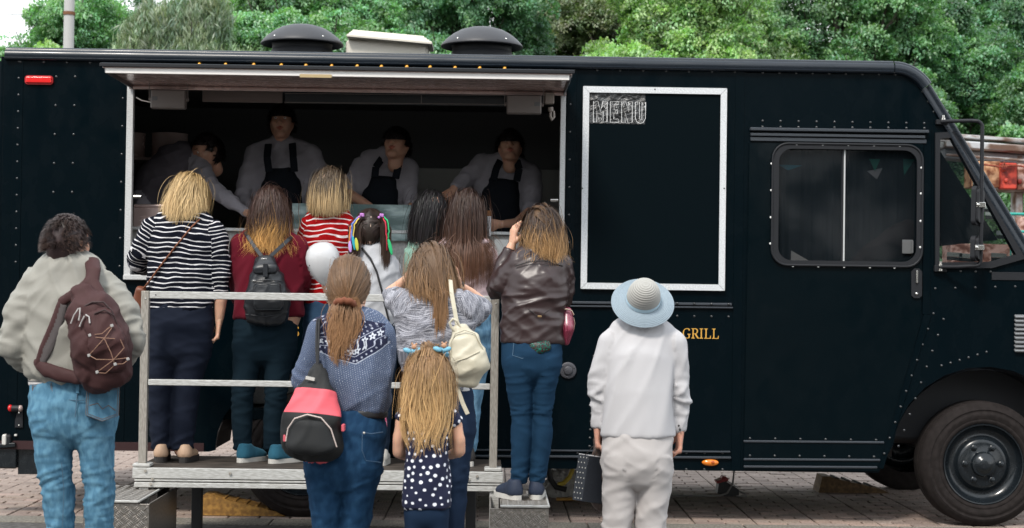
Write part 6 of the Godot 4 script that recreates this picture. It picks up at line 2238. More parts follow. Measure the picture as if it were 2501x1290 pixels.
	var arm := [chain([[Vector3(-1.716, 1.421, 0.86), 0.037, 0.037], [Vector3(-1.723, 1.318, 0.85), 0.03, 0.03], [Vector3(-1.729, 1.258, 0.85), 0.023, 0.023]]), chain([[Vector3(-2.225, 1.579, 0.6), 0.035, 0.035], [Vector3(-2.243, 1.592, 0.3), 0.028, 0.028], [Vector3(-2.248, 1.586, 0.15), 0.023, 0.023]])]
	body(p, top + legs, skin_m, head_at(Vector3(-1.917, 1.993, 0.83), -0.35, 0.1, 1.0), [hand(Vector3(-1.729, 1.258, 0.85), Vector3(-0.1, -1, 0.02), Vector3(-1, 0, 0.25), 1.0, 1.0, 0.75), hand(Vector3(-2.248, 1.586, 0.15), Vector3(0.3, 0.05, -1), Vector3(0, -1, 0), 1.0)], -0.014, arm)
	hair(p, {"at": Vector3(-1.914, 1.998, 0.83), "r": Vector3(0.082, 0.126, 0.106), "yaw": -0.35, "end": 1.879, "guides": 221, "per": 14, "puff": 0.18, "spread": 0.018, "fall": 0.4, "wave": 0.012, "wfreq": 30, "jitter": 0.03, "width": 0.00135, "clump": 0.18, "c0": Color(0.36, 0.235, 0.1), "c1": Color(0.66, 0.47, 0.235), "m0": 0.0, "m1": 0.5, "streak": 0.2, "pull": Vector3(-0.15, 0, 0), "pole": Vector3(0.3, 1, -0.1), "blocks": [[Vector3(-1.942, 1.736, 0.86), Vector3(0.2, 0.135, 0.12)]], "seed": 5}, hair_m)
	var beige_shoe := mat(lin(0.5, 0.33, 0.22), 0.6, {"tex": fib, "tri": true, "uv": Vector3(6, 6, 6)})
	for q in [[-2.037, -0.12], [-1.908, 0.1]]:
		shoe(p, Vector3(q[0], deck_y + 0.001, 0.955), Vector3(q[1], 0, -1), 0.235, beige_shoe, dark_sole, 0.043, 0.068, 0.032)
	b = thing("crossbody_bag", "tan leather crossbody bag with a long strap across the navy striped top", "bag", Vector3(-2.164, 1.444, 0.9))
	sdf_job(b, "strap", [mat(lin(0.23, 0.075, 0.03), 0.5, {"tex": fib, "tri": true})], [chain([[Vector3(-1.84, 1.864, 0.925), 0.012, 0.005], [Vector3(-1.872, 1.824, 0.965), 0.012, 0.005], [Vector3(-1.96, 1.707, 0.993), 0.012, 0.005], [Vector3(-2.054, 1.583, 0.985), 0.012, 0.005], [Vector3(-2.122, 1.492, 0.965), 0.012, 0.005], [Vector3(-2.167, 1.439, 0.94), 0.012, 0.005]], {"side": Vector3(0.7, 0.7, 0)})], {"cell": 0.005})
	sdf_job(b, "pouch", [mat(lin(0.17, 0.05, 0.022), 0.5, {"tex": fib, "tri": true})], [chain([[Vector3(-2.174, 1.439, 0.93), 0.031, 0.03], [Vector3(-2.189, 1.372, 0.9), 0.038, 0.05], [Vector3(-2.19, 1.324, 0.9), 0.036, 0.045]], {"pw": 3.0})], {"cell": 0.007})
	g = Geo.new()
	g.tube([Vector3(-2.17, 1.453, 0.95), Vector3(-2.159, 1.441, 0.955), Vector3(-2.168, 1.427, 0.955), Vector3(-2.177, 1.441, 0.95), Vector3(-2.17, 1.453, 0.95)], 0.002, 6)
	part("ring", g, mat(lin(0.6, 0.4, 0.2), 0.3, {"metal": 1.0}), b)

	# ---- woman in the burgundy cardigan
	p = thing("person", "person with ombre brown to blonde hair in burgundy cardigan and teal sneakers", "person", Vector3(-1.465, deck_y, 0.82))
	top = [chain([[Vector3(-1.455, 1.817, 0.8), 0.082, 0.06], [Vector3(-1.453, 1.756, 0.81), 0.179, 0.09], [Vector3(-1.449, 1.623, 0.82), 0.213, 0.115], [Vector3(-1.447, 1.478, 0.82), 0.203, 0.13], [Vector3(-1.439, 1.295, 0.82), 0.211, 0.138]], {"f1": true}),
		chain([[Vector3(-1.609, 1.703, 0.81), 0.073, 0.073], [Vector3(-1.625, 1.561, 0.8), 0.061, 0.061], [Vector3(-1.635, 1.422, 0.72), 0.054, 0.054], [Vector3(-1.613, 1.366, 0.55), 0.042, 0.042]], {"reg": 1, "k": 0.025, "f1": true}),
		chain([[Vector3(-1.285, 1.708, 0.81), 0.075, 0.075], [Vector3(-1.257, 1.558, 0.8), 0.063, 0.063], [Vector3(-1.269, 1.427, 0.7), 0.056, 0.056], [Vector3(-1.364, 1.376, 0.5), 0.043, 0.043]], {"reg": 2, "k": 0.025, "f1": true})]
	var burg := cloth(lin(0.115, 0.006, 0.016), 4, 2, 0.12, {"sheen": 0.5})
	sdf_job(p, "cardigan", [burg], top, {"cell": 0.011, "fold": [[0.0063, 3, 0.96, 1, 1], [0.0034, 5.4, 1.8, 3, 2]], "crease": [[1, 0.2, 0.08, 0.0054, 12.6], [2, 0.22, 0.08, 0.0054, 12.6]]})
	legs = [chain([[Vector3(-1.456, 1.321, 0.82), 0.184, 0.12], [Vector3(-1.457, 1.201, 0.83), 0.191, 0.135], [Vector3(-1.461, 1.128, 0.83), 0.184, 0.125]]),
		chain([[Vector3(-1.557, 1.127, 0.83), 0.092, 0.11], [Vector3(-1.565, 0.994, 0.83), 0.08, 0.095], [Vector3(-1.586, 0.826, 0.83), 0.065, 0.078], [Vector3(-1.587, 0.681, 0.82), 0.063, 0.07], [Vector3(-1.584, 0.516, 0.81), 0.051, 0.058]], {"reg": 1, "k": 0.02, "f1": true}),
		chain([[Vector3(-1.365, 1.13, 0.83), 0.094, 0.11], [Vector3(-1.382, 0.997, 0.83), 0.077, 0.095], [Vector3(-1.391, 0.828, 0.83), 0.065, 0.078], [Vector3(-1.402, 0.683, 0.82), 0.06, 0.07], [Vector3(-1.408, 0.518, 0.81), 0.051, 0.058]], {"reg": 2, "k": 0.02, "f1": true})]
	sdf_job(p, "jeans", [denim(lin(0.007, 0.017, 0.026))], legs, {"cell": 0.01, "fold": [[0.0021, 3.6, 8.4, 3, 1]], "crease": [[1, 0.3, 0.08, 0.0042, 21], [2, 0.3, 0.08, 0.0042, 21], [1, 0.6, 0.05, 0.0054, 21], [2, 0.6, 0.05, 0.0054, 21], [0, 0.12, 0.05, 0.003, 16.8]]})
	body(p, top + legs, skin_m, head_at(Vector3(-1.445, 1.929, 0.8), 0.1, 0.15, 0.98), [hand(Vector3(-1.616, 1.365, 0.53), Vector3(0.5, 0, -0.8), Vector3(0, -1, 0), 1.0), hand(Vector3(-1.366, 1.376, 0.48), Vector3(-0.5, 0, -0.8), Vector3(0, -1, 0), -1.0)])
	hair(p, {"at": Vector3(-1.445, 1.934, 0.8), "r": Vector3(0.08, 0.126, 0.104), "end": 1.715, "guides": 195, "per": 14, "puff": 0.13, "spread": 0.018, "fall": 0.4, "wave": 0.02, "wfreq": 34, "jitter": 0.06, "width": 0.00135, "clump": 0.27, "c0": Color(0.05, 0.024, 0.017), "c1": Color(0.62, 0.33, 0.1), "m0": 0.42, "m1": 0.85, "streak": 0.2, "blocks": [[Vector3(-1.45, 1.623, 0.81), Vector3(0.2, 0.155, 0.13)], [Vector3(-1.443, 1.817, 0.8), Vector3(0.1, 0.09, 0.09)]], "seed": 6}, hair_m)
	var teal := mat(lin(0.012, 0.1, 0.16), 0.9, {"tex": fib, "tri": true, "uv": Vector3(7, 7, 7), "sheen": 0.4})
	shoe(p, Vector3(-1.588, deck_y + 0.001, 0.9), Vector3(0.52, 0, -0.85), 0.25, teal, white_sole, 0.042, 0.078, 0.026)
	shoe(p, Vector3(-1.402, deck_y + 0.001, 0.93), Vector3(0.66, 0, -0.75), 0.25, teal, white_sole, 0.042, 0.078, 0.026)
	var blk := mat(lin(0.012, 0.014, 0.018), 0.38, {"spec": 0.5, "bump": wr2, "relief": 0.08, "uv": Vector3(4, 4, 1)})
	b = thing("backpack", "small black leather backpack with a buckled flap on the burgundy cardigan", "backpack", Vector3(-1.431, 1.454, 1))
	sdf_job(b, "main_bag", [blk], [chain([[Vector3(-1.443, 1.616, 0.97), 0.062, 0.04], [Vector3(-1.436, 1.525, 0.99), 0.1, 0.06], [Vector3(-1.428, 1.418, 1), 0.133, 0.08], [Vector3(-1.428, 1.316, 0.99), 0.128, 0.065]], {"pw": 2.6, "k": 0.02})], {"cell": 0.009, "fold": [[0.0034, 5.4, 3.6, 3, 1], [0.0021, 12, 6, 5, 2]]})
	sdf_job(b, "flap", [blk], [chain([[Vector3(-1.441, 1.629, 1), 0.048, 0.028], [Vector3(-1.435, 1.584, 1.04), 0.073, 0.025], [Vector3(-1.434, 1.567, 1.045), 0.071, 0.02]], {"pw": 3.0})], {"cell": 0.007})
	sdf_job(b, "front_pocket", [blk], [chain([[Vector3(-1.415, 1.473, 1.07), 0.078, 0.025], [Vector3(-1.41, 1.365, 1.075), 0.085, 0.03]], {"pw": 3.5})], {"cell": 0.007, "fold": [[0.0021, 6, 4.8, 3, 4]]})
	g = Geo.new()
	g.box(Vector3(-1.43, 1.571, 1.072), Vector3(0.028, 0.08, 0.01), 0.004)
	part("buckle_strap", g, blk, b)
	g = Geo.new()
	g.box(Vector3(-1.444, 1.636, 1.03), Vector3(0.034, 0.012, 0.012), 0.003)
	g.box(Vector3(-1.494, 1.509, 1.077), Vector3(0.02, 0.012, 0.008), 0.003)
	part("clasp", g, mat(lin(0.5, 0.5, 0.5), 0.25, {"metal": 1.0}), b)
	g = Geo.new()
	g.tube([Vector3(-1.495, 1.476, 1.1), Vector3(-1.479, 1.495, 1.1), Vector3(-1.341, 1.497, 1.1), Vector3(-1.326, 1.479, 1.1), Vector3(-1.319, 1.373, 1.105), Vector3(-1.338, 1.347, 1.105), Vector3(-1.473, 1.345, 1.105), Vector3(-1.49, 1.364, 1.105), Vector3(-1.495, 1.476, 1.1)], 0.003, 6)
	g.tube([Vector3(-1.543, 1.315, 1.04), Vector3(-1.421, 1.303, 1.07), Vector3(-1.303, 1.333, 1.04)], 0.0035, 6)
	g.tube([Vector3(-1.515, 1.507, 1.06), Vector3(-1.424, 1.515, 1.075), Vector3(-1.337, 1.512, 1.06)], 0.0035, 6)
	part("piping", g, blk, b)
	for q in [[Vector3(-1.583, 1.799, 0.86), Vector3(-1.561, 1.773, 0.91), Vector3(-1.51, 1.705, 0.955), Vector3(-1.455, 1.639, 0.985)], [Vector3(-1.309, 1.774, 0.86), Vector3(-1.319, 1.755, 0.91), Vector3(-1.372, 1.698, 0.955), Vector3(-1.431, 1.637, 0.985)]]:
		g = Geo.new()
		for i in 3: g.bar(q[i], (q[i + 1] as Vector3).lerp(q[i], -0.06), 0.022, 0.006, 0.002)
		part("strap", g, blk, b)

	# ---- woman in the red striped shirt
	p = thing("person", "person with ash blonde bob in red and white striped shirt behind the white balloon", "person", Vector3(-1.089, deck_y, 0.66))
	top = [chain([[Vector3(-1.113, 1.922, 0.65), 0.089, 0.06], [Vector3(-1.112, 1.887, 0.66), 0.148, 0.085], [Vector3(-1.109, 1.778, 0.67), 0.157, 0.105], [Vector3(-1.106, 1.606, 0.67), 0.143, 0.11], [Vector3(-1.103, 1.378, 0.67), 0.15, 0.115]], {"f1": true}),
		chain([[Vector3(-1.224, 1.839, 0.66), 0.059, 0.059], [Vector3(-1.26, 1.772, 0.64), 0.049, 0.049], [Vector3(-1.274, 1.748, 0.62), 0.044, 0.044]], {"reg": 1, "k": 0.02, "f1": true}),
		chain([[Vector3(-0.998, 1.842, 0.66), 0.059, 0.059], [Vector3(-0.967, 1.769, 0.64), 0.049, 0.049], [Vector3(-0.958, 1.743, 0.62), 0.044, 0.044]], {"reg": 2, "k": 0.02, "f1": true})]
	var red_s := cloth(Color.WHITE, 1.0, 32.0, 0.0, {"tex": stripes(Color(0.66, 0.035, 0.06), Color(0.95, 0.9, 0.9), 0.24)})
	sdf_job(p, "striped_shirt", [red_s], top, {"cell": 0.01, "fold": [[0.0042, 3.6, 1.8, 4, 1], [0.0021, 3, 6, 3, 2]], "warp": 0.012})
	legs = [chain([[Vector3(-1.103, 1.398, 0.67), 0.147, 0.11], [Vector3(-1.1, 1.263, 0.68), 0.157, 0.125], [Vector3(-1.098, 1.165, 0.68), 0.152, 0.12]]),
		chain([[Vector3(-1.174, 1.152, 0.68), 0.079, 0.11], [Vector3(-1.154, 0.846, 0.68), 0.061, 0.08], [Vector3(-1.146, 0.507, 0.66), 0.047, 0.06]], {"reg": 1, "k": 0.02}), chain([[Vector3(-1.022, 1.154, 0.68), 0.079, 0.11], [Vector3(-1.027, 0.848, 0.68), 0.061, 0.08], [Vector3(-1.033, 0.509, 0.66), 0.047, 0.06]], {"reg": 2, "k": 0.02})]
	sdf_job(p, "jeans", [denim(lin(0.03, 0.065, 0.12))], legs, {"cell": 0.012, "fold": LEG_FOLD})
	body(p, top + legs, skin_m, head_at(Vector3(-1.116, 2.06, 0.65), 0.0, 0.1, 1.0), [hand(Vector3(-1.213, 1.636, 0.32), Vector3(0.4, 0, -1), Vector3(0, -1, 0), 1.0), hand(Vector3(-1.048, 1.639, 0.32), Vector3(-0.4, 0, -1), Vector3(0, -1, 0), -1.0)], -0.014, [chain([[Vector3(-1.267, 1.758, 0.62), 0.037, 0.037], [Vector3(-1.251, 1.632, 0.5), 0.033, 0.033], [Vector3(-1.213, 1.636, 0.32), 0.025, 0.025]]), chain([[Vector3(-0.963, 1.753, 0.62), 0.037, 0.037], [Vector3(-0.994, 1.636, 0.5), 0.033, 0.033], [Vector3(-1.048, 1.639, 0.32), 0.025, 0.025]]), chain([[Vector3(-1.114, 1.976, 0.65), 0.059, 0.055], [Vector3(-1.113, 1.902, 0.65), 0.074, 0.06]])])
	hair(p, {"at": Vector3(-1.116, 2.065, 0.65), "r": Vector3(0.08, 0.126, 0.104), "end": 1.924, "guides": 221, "per": 14, "puff": 0.09, "spread": 0.018, "fall": 0.45, "wave": 0.001, "jitter": 0.014, "width": 0.00135, "clump": 0.15, "ragged": 0.12, "c0": Color(0.06, 0.04, 0.025), "c1": Color(0.5, 0.35, 0.18), "m0": 0.1, "m1": 0.7, "streak": 0.2, "seed": 7, "under": [[Vector3(-1.114, 2, 0.66), Vector3(0.085, 0.07, 0.085)]]}, hair_m)
	for x in [-1.141, -1.029]:
		shoe(p, Vector3(x, deck_y + 0.001, 0.74), Vector3(0, 0, -1), 0.24, dark_sole, white_sole)

	# ---- girl with pigtails
	p = thing("person", "girl with two dark pigtails and coloured braids in a white long sleeved top", "person", Vector3(-0.81, deck_y, 0.9))
	top = [chain([[Vector3(-0.841, 1.717, 0.9), 0.067, 0.05], [Vector3(-0.833, 1.678, 0.91), 0.125, 0.08], [Vector3(-0.825, 1.582, 0.92), 0.144, 0.1], [Vector3(-0.821, 1.439, 0.92), 0.139, 0.1], [Vector3(-0.816, 1.247, 0.92), 0.144, 0.1]], {"f1": true}),
		chain([[Vector3(-0.947, 1.624, 0.91), 0.05, 0.05], [Vector3(-0.977, 1.508, 0.92), 0.046, 0.046], [Vector3(-1.022, 1.393, 0.96), 0.041, 0.041], [Vector3(-1.076, 1.43, 1.02), 0.033, 0.033]], {"reg": 1, "k": 0.02, "f1": true}),
		chain([[Vector3(-0.717, 1.613, 0.91), 0.05, 0.05], [Vector3(-0.691, 1.488, 0.9), 0.046, 0.046], [Vector3(-0.703, 1.344, 0.82), 0.039, 0.039], [Vector3(-0.739, 1.305, 0.7), 0.032, 0.032]], {"reg": 2, "k": 0.02, "f1": true})]
	sdf_job(p, "white_top", [cloth(lin(0.54, 0.55, 0.58), 4, 3, 0.35)], top, {"cell": 0.01, "fold": [[0.0042, 3, 1.8, 4, 1], [0.0021, 4.8, 4.8, 3, 2]]})
	legs = [chain([[Vector3(-0.816, 1.271, 0.92), 0.139, 0.1], [Vector3(-0.814, 1.128, 0.92), 0.139, 0.11]]), chain([[Vector3(-0.88, 1.103, 0.92), 0.072, 0.1], [Vector3(-0.866, 0.817, 0.92), 0.057, 0.075], [Vector3(-0.858, 0.53, 0.91), 0.043, 0.055]], {"reg": 1}), chain([[Vector3(-0.746, 1.105, 0.92), 0.072, 0.1], [Vector3(-0.754, 0.818, 0.92), 0.057, 0.075], [Vector3(-0.757, 0.531, 0.91), 0.043, 0.055]], {"reg": 2})]
	sdf_job(p, "jeans", [denim(lin(0.02, 0.035, 0.06))], legs, {"cell": 0.012, "fold": LEG_FOLD})
	body(p, top + legs, skin_m, head_at(Vector3(-0.847, 1.81, 0.9), 0.0, 0.1, 0.95), [hand(Vector3(-1.076, 1.43, 1.02), Vector3(-0.3, 1.0, 0.1), Vector3(0.9, 0.2, 0.3), 1.0, 0.85, 0.9), hand(Vector3(-0.741, 1.305, 0.68), Vector3(-0.4, 0, -1), Vector3(0, -1, 0), -1.0)], -0.014, [chain([[Vector3(-0.847, 1.774, 0.9), 0.048, 0.045], [Vector3(-0.841, 1.697, 0.9), 0.062, 0.05]])])
	var dk := Color(0.028, 0.015, 0.011)
	hair(p, {"at": Vector3(-0.847, 1.817, 0.9), "r": Vector3(0.077, 0.12, 0.1), "end": 1.642, "guides": 169, "per": 14, "puff": 0.02, "spread": 0.006, "wave": 0.006, "wfreq": 22, "jitter": 0.06, "width": 0.00135, "clump": 0.19, "c0": dk, "c1": Color(0.07, 0.04, 0.028), "ties": [[Vector3(-0.911, 1.863, 0.975), 0.026, Vector3(-0.5, -0.3, 0.35), Vector3(-1, 0, 0)], [Vector3(-0.764, 1.866, 0.975), 0.026, Vector3(0.35, -0.4, 0.35), Vector3(1, 0, 0)]], "seed": 8}, hair_m)
	g = Geo.new()
	g.tube([Vector3(-0.842, 1.929, 0.93), Vector3(-0.835, 1.89, 0.985), Vector3(-0.835, 1.842, 1.003), Vector3(-0.837, 1.783, 1), Vector3(-0.84, 1.736, 0.985)], [0.002, 0.0035, 0.003, 0.0025, 0.002], 6)
	part("hair_parting", g, mat(lin(0.5, 0.36, 0.28), 0.6), p)
	var tints := [lin(0.45, 0.2, 0.6), lin(0.65, 0.5, 0.1), lin(0.1, 0.2, 0.55), lin(0.7, 0.25, 0.05), lin(0.02, 0.45, 0.16), lin(0.55, 0.03, 0.06)]
	for q in [[Vector3(-0.905, 1.889, 1), Vector3(-0.936, 1.852, 1.02), Vector3(-0.947, 1.78, 1.02), Vector3(-0.951, 1.709, 1.01), 0], [Vector3(-0.9, 1.886, 1.005), Vector3(-0.926, 1.844, 1.025), Vector3(-0.934, 1.768, 1.025), Vector3(-0.925, 1.715, 1.01), 1], [Vector3(-0.91, 1.888, 1), Vector3(-0.94, 1.844, 1.03), Vector3(-0.941, 1.768, 1.03), Vector3(-0.935, 1.722, 1.01), 2], [Vector3(-0.915, 1.884, 1), Vector3(-0.95, 1.828, 1.02), Vector3(-0.956, 1.757, 1.02), Vector3(-0.958, 1.698, 1.01), 3], [Vector3(-0.763, 1.895, 1), Vector3(-0.735, 1.866, 1.02), Vector3(-0.727, 1.807, 1.02), Vector3(-0.736, 1.748, 1.01), 4], [Vector3(-0.768, 1.891, 1), Vector3(-0.747, 1.854, 1.02), Vector3(-0.741, 1.771, 1.02), Vector3(-0.738, 1.696, 1.01), 5]]:
		g = Geo.new()
		var pts: Array = []
		for i in 13:
			var t := i / 4.0
			var k := mini(int(t), 2)
			pts.append((q[k] as Vector3).lerp(q[k + 1], t - k) + Vector3(sin(i * 2.6) * 0.002, 0, 0))
		g.tube(pts, 0.0042, 6)
		part("hair_braid", g, mat(tints[q[4]], 0.7), p)
	for q in [[Vector3(-0.952, 1.744, 1.03), Vector3(-0.947, 1.683, 1.03), lin(0.5, 0.3, 0.65)], [Vector3(-0.934, 1.773, 1.035), Vector3(-0.923, 1.697, 1.03), lin(0.02, 0.4, 0.5)], [Vector3(-0.917, 1.764, 1.03), Vector3(-0.907, 1.693, 1.03), lin(0.5, 0.5, 0.06)], [Vector3(-0.728, 1.759, 1.03), Vector3(-0.708, 1.672, 1.03), lin(0.015, 0.4, 0.14)]]:
		g = Geo.new()
		var mid: Vector3 = ((q[0] as Vector3) + q[1]) * 0.5
		var y: Vector3 = ((q[1] as Vector3) - q[0])
		g.sphere(mid, Vector3(0.0105, y.length() * 0.55, 0.004), 12, Color.WHITE, Basis(Quaternion(Vector3.UP, y.normalized())))
		part("feather", g, mat(q[2], 0.7), p)
	for q in [Vector3(-0.891, 1.896, 1), Vector3(-0.777, 1.895, 1)]:
		g = Geo.new()
		for i in 5:
			g.sphere(q + Vector3(sin(i * 2.1) * 0.012, cos(i * 1.7) * 0.008, 0.006), Vector3(0.009, 0.008, 0.008), 8)
		part("hair_clip", g, mat(lin(0.45, 0.18, 0.5), 0.5), p)
	g = Geo.new()
	g.tube([Vector3(-0.885, 1.709, 0.985), Vector3(-0.864, 1.685, 1), Vector3(-0.831, 1.647, 1.022), Vector3(-0.794, 1.572, 1.03), Vector3(-0.764, 1.468, 1.03), Vector3(-0.744, 1.381, 1.03), Vector3(-0.718, 1.286, 1.03)], 0.006, 6)
	single("bag_strap", g, mat(lin(0.008, 0.008, 0.009), 0.6), "thin black bag strap across the girl's white top", "strap")
	for x in [-0.855, -0.755]:
		shoe(p, Vector3(x, deck_y + 0.001, 0.97), Vector3(0, 0, -1), 0.22, white_sole, white_sole)
	# the balloon
	b = thing("balloon", "white party balloon held up beside the red striped shirt", "balloon", Vector3(-1.089, 1.615, 1.15))
	g = Geo.new()
	var bs := 1.0 / 423.0
	g.lathe([Vector2(0.0, -54 * bs), Vector2(5 * bs, -53 * bs), Vector2(15 * bs, -47 * bs), Vector2(27 * bs, -32 * bs), Vector2(36 * bs, -14 * bs), Vector2(41 * bs, 6 * bs), Vector2(41 * bs, 20 * bs), Vector2(36 * bs, 35 * bs), Vector2(27 * bs, 46 * bs), Vector2(15 * bs, 52 * bs), Vector2(0.0, 54 * bs)], Transform3D(Basis(Vector3.BACK, 0.16), Vector3(-1.089, 1.61, 1.15)), 36)
	part("envelope", g, mat(lin(0.56, 0.56, 0.57), 0.22, {"spec": 0.5, "back": Color(0.4, 0.4, 0.4), "coat": 0.3}), b)
	g = Geo.new()
	g.lathe([Vector2(0.012, -0.016), Vector2(0.006, -0.004), Vector2(0.004, 0.004), Vector2(0.007, 0.012)], Transform3D(Basis(Vector3.BACK, 0.2), Vector3(-1.068, 1.482, 1.15)), 12)
	part("knot", g, mat(lin(0.6, 0.6, 0.6), 0.4), b)
	g = Geo.new()
	for q in [[Vector3(-1.179, 1.62, 1.18), Vector3(-1.174, 1.611, 1.185), Vector3(-1.161, 1.606, 1.2)], [Vector3(-1.173, 1.592, 1.19), Vector3(-1.169, 1.573, 1.2), Vector3(-1.159, 1.564, 1.21)], [Vector3(-1.159, 1.555, 1.205), Vector3(-1.151, 1.541, 1.215), Vector3(-1.138, 1.536, 1.225)]]:
		g.tube(q, 0.003, 5)
	g.sphere(Vector3(-1.16, 1.601, 1.205), Vector3(0.006, 0.006, 0.006), 8)
	part("printed_mark", g, mat(lin(0.05, 0.03, 0.03), 0.6), b)
	g = Geo.new()
	g.tube([Vector3(-1.066, 1.473, 1.15), Vector3(-1.06, 1.412, 1.13), Vector3(-1.051, 1.342, 1.12), Vector3(-1.058, 1.248, 1.1)], 0.0016, 5)
	part("string", g, mat(lin(0.6, 0.6, 0.6), 0.6), b)

	# ---- woman with black hair in mint
	p = thing("person", "person with straight black hair in pale mint top near the glass guard", "person", Vector3(-0.498, deck_y, 0.6))
	top = [chain([[Vector3(-0.518, 1.769, 0.6), 0.079, 0.06], [Vector3(-0.517, 1.73, 0.61), 0.129, 0.085], [Vector3(-0.522, 1.616, 0.62), 0.124, 0.1], [Vector3(-0.524, 1.381, 0.62), 0.128, 0.11]], {"f1": true}), chain([[Vector3(-0.613, 1.689, 0.61), 0.045, 0.045], [Vector3(-0.618, 1.54, 0.6), 0.037, 0.037], [Vector3(-0.602, 1.467, 0.45), 0.033, 0.033]], {"reg": 1, "k": 0.02, "f1": true}), chain([[Vector3(-0.42, 1.691, 0.61), 0.045, 0.045], [Vector3(-0.408, 1.543, 0.6), 0.037, 0.037], [Vector3(-0.431, 1.469, 0.45), 0.033, 0.033]], {"reg": 2, "k": 0.02, "f1": true})]
	sdf_job(p, "mint_top", [cloth(lin(0.36, 0.6, 0.5), 4, 3, 0.12)], top, {"cell": 0.011, "fold": [[0.0042, 3.6, 1.8, 4, 1]]})
	legs = [chain([[Vector3(-0.519, 1.406, 0.62), 0.128, 0.11], [Vector3(-0.516, 1.196, 0.63), 0.143, 0.12]]), chain([[Vector3(-0.584, 1.171, 0.63), 0.074, 0.1], [Vector3(-0.575, 0.85, 0.62), 0.057, 0.075], [Vector3(-0.566, 0.509, 0.6), 0.042, 0.055]], {"reg": 1}), chain([[Vector3(-0.446, 1.173, 0.63), 0.074, 0.1], [Vector3(-0.447, 0.852, 0.62), 0.057, 0.075], [Vector3(-0.447, 0.511, 0.6), 0.042, 0.055]], {"reg": 2})]
	sdf_job(p, "jeans", [denim(lin(0.012, 0.018, 0.03))], legs, {"cell": 0.013, "fold": LEG_FOLD})
	body(p, top + legs, skin_m, head_at(Vector3(-0.501, 1.939, 0.58), 0.1, 0.1, 0.98), [hand(Vector3(-0.603, 1.467, 0.43), Vector3(0.3, 0, -1), Vector3(0, -1, 0), 1.0), hand(Vector3(-0.432, 1.469, 0.43), Vector3(-0.3, 0, -1), Vector3(0, -1, 0), -1.0)])
	hair(p, {"at": Vector3(-0.501, 1.944, 0.58), "r": Vector3(0.079, 0.124, 0.103), "end": 1.754, "guides": 195, "per": 14, "puff": 0.10, "spread": 0.018, "fall": 0.45, "wave": 0.002, "jitter": 0.05, "width": 0.00135, "clump": 0.19, "c0": Color(0.008, 0.007, 0.008), "c1": Color(0.014, 0.011, 0.012), "streak": 0.2, "pull": Vector3(-0.12, 0, 0), "blocks": [[Vector3(-0.516, 1.641, 0.61), Vector3(0.14, 0.11, 0.115)]], "seed": 9}, hair_m)
	for x in [-0.564, -0.446]:
		shoe(p, Vector3(x, deck_y + 0.001, 0.68), Vector3(0, 0, -1), 0.23, dark_sole, white_sole)

	# ---- woman with very long brown hair in pink
	p = thing("person", "person with very long straight brown hair in pale pink top and light jeans", "person", Vector3(-0.26, deck_y, 0.86))
	top = [chain([[Vector3(-0.291, 1.765, 0.85), 0.077, 0.06], [Vector3(-0.295, 1.721, 0.86), 0.169, 0.09], [Vector3(-0.288, 1.591, 0.87), 0.159, 0.11], [Vector3(-0.276, 1.446, 0.87), 0.13, 0.11], [Vector3(-0.258, 1.331, 0.87), 0.125, 0.112]], {"f1": true}), chain([[Vector3(-0.434, 1.675, 0.86), 0.053, 0.053], [Vector3(-0.45, 1.54, 0.84), 0.046, 0.046], [Vector3(-0.436, 1.444, 0.7), 0.037, 0.037]], {"reg": 1, "k": 0.02, "f1": true}), chain([[Vector3(-0.15, 1.679, 0.86), 0.055, 0.055], [Vector3(-0.119, 1.564, 0.84), 0.046, 0.046], [Vector3(-0.14, 1.468, 0.68), 0.037, 0.037]], {"reg": 2, "k": 0.02, "f1": true})]
	sdf_job(p, "pink_top", [cloth(lin(0.66, 0.5, 0.52), 4, 3, 0.12)], top, {"cell": 0.01, "fold": [[0.0048, 3.6, 1.8, 5, 1], [0.0029, 5.4, 6, 4, 2]]})
	legs = [chain([[Vector3(-0.256, 1.35, 0.87), 0.12, 0.11], [Vector3(-0.247, 1.218, 0.88), 0.127, 0.125], [Vector3(-0.255, 1.122, 0.88), 0.125, 0.12]]), chain([[Vector3(-0.312, 1.109, 0.88), 0.067, 0.1], [Vector3(-0.319, 0.893, 0.88), 0.053, 0.08], [Vector3(-0.331, 0.725, 0.87), 0.043, 0.07], [Vector3(-0.328, 0.537, 0.86), 0.036, 0.055]], {"reg": 1, "k": 0.02}), chain([[Vector3(-0.192, 1.111, 0.88), 0.067, 0.105], [Vector3(-0.209, 0.943, 0.88), 0.055, 0.085], [Vector3(-0.226, 0.774, 0.87), 0.043, 0.07], [Vector3(-0.237, 0.545, 0.86), 0.036, 0.055]], {"reg": 2, "k": 0.02})]
	sdf_job(p, "jeans", [denim(lin(0.16, 0.3, 0.43), {"tex": worn, "uv": Vector3(3.2, 1.7, 1)})], legs, {"cell": 0.01, "fold": LEG_FOLD})
	g = Geo.new()
	g.box(Vector3(-0.215, 1.291, 1.005), Vector3(0.055, 0.045, 0.006), 0.002, Basis(Vector3.UP, 0.2))
	part("phone", g, mat(lin(0.03, 0.03, 0.05), 0.3), p)
	g = Geo.new()
	g.box(Vector3(-0.208, 1.293, 1.01), Vector3(0.02, 0.03, 0.004), 0.001, Basis(Vector3.UP, 0.2))
	part("phone_sticker", g, mat(lin(0.6, 0.5, 0.55), 0.4), p)
	body(p, top + legs, skin_m, head_at(Vector3(-0.284, 1.927, 0.83), 0.1, 0.1, 1.0), [hand(Vector3(-0.436, 1.444, 0.68), Vector3(0.2, 0, -1), Vector3(0, -1, 0), 1.0), hand(Vector3(-0.14, 1.468, 0.66), Vector3(-0.3, 0, -1), Vector3(0, -1, 0), -1.0)])
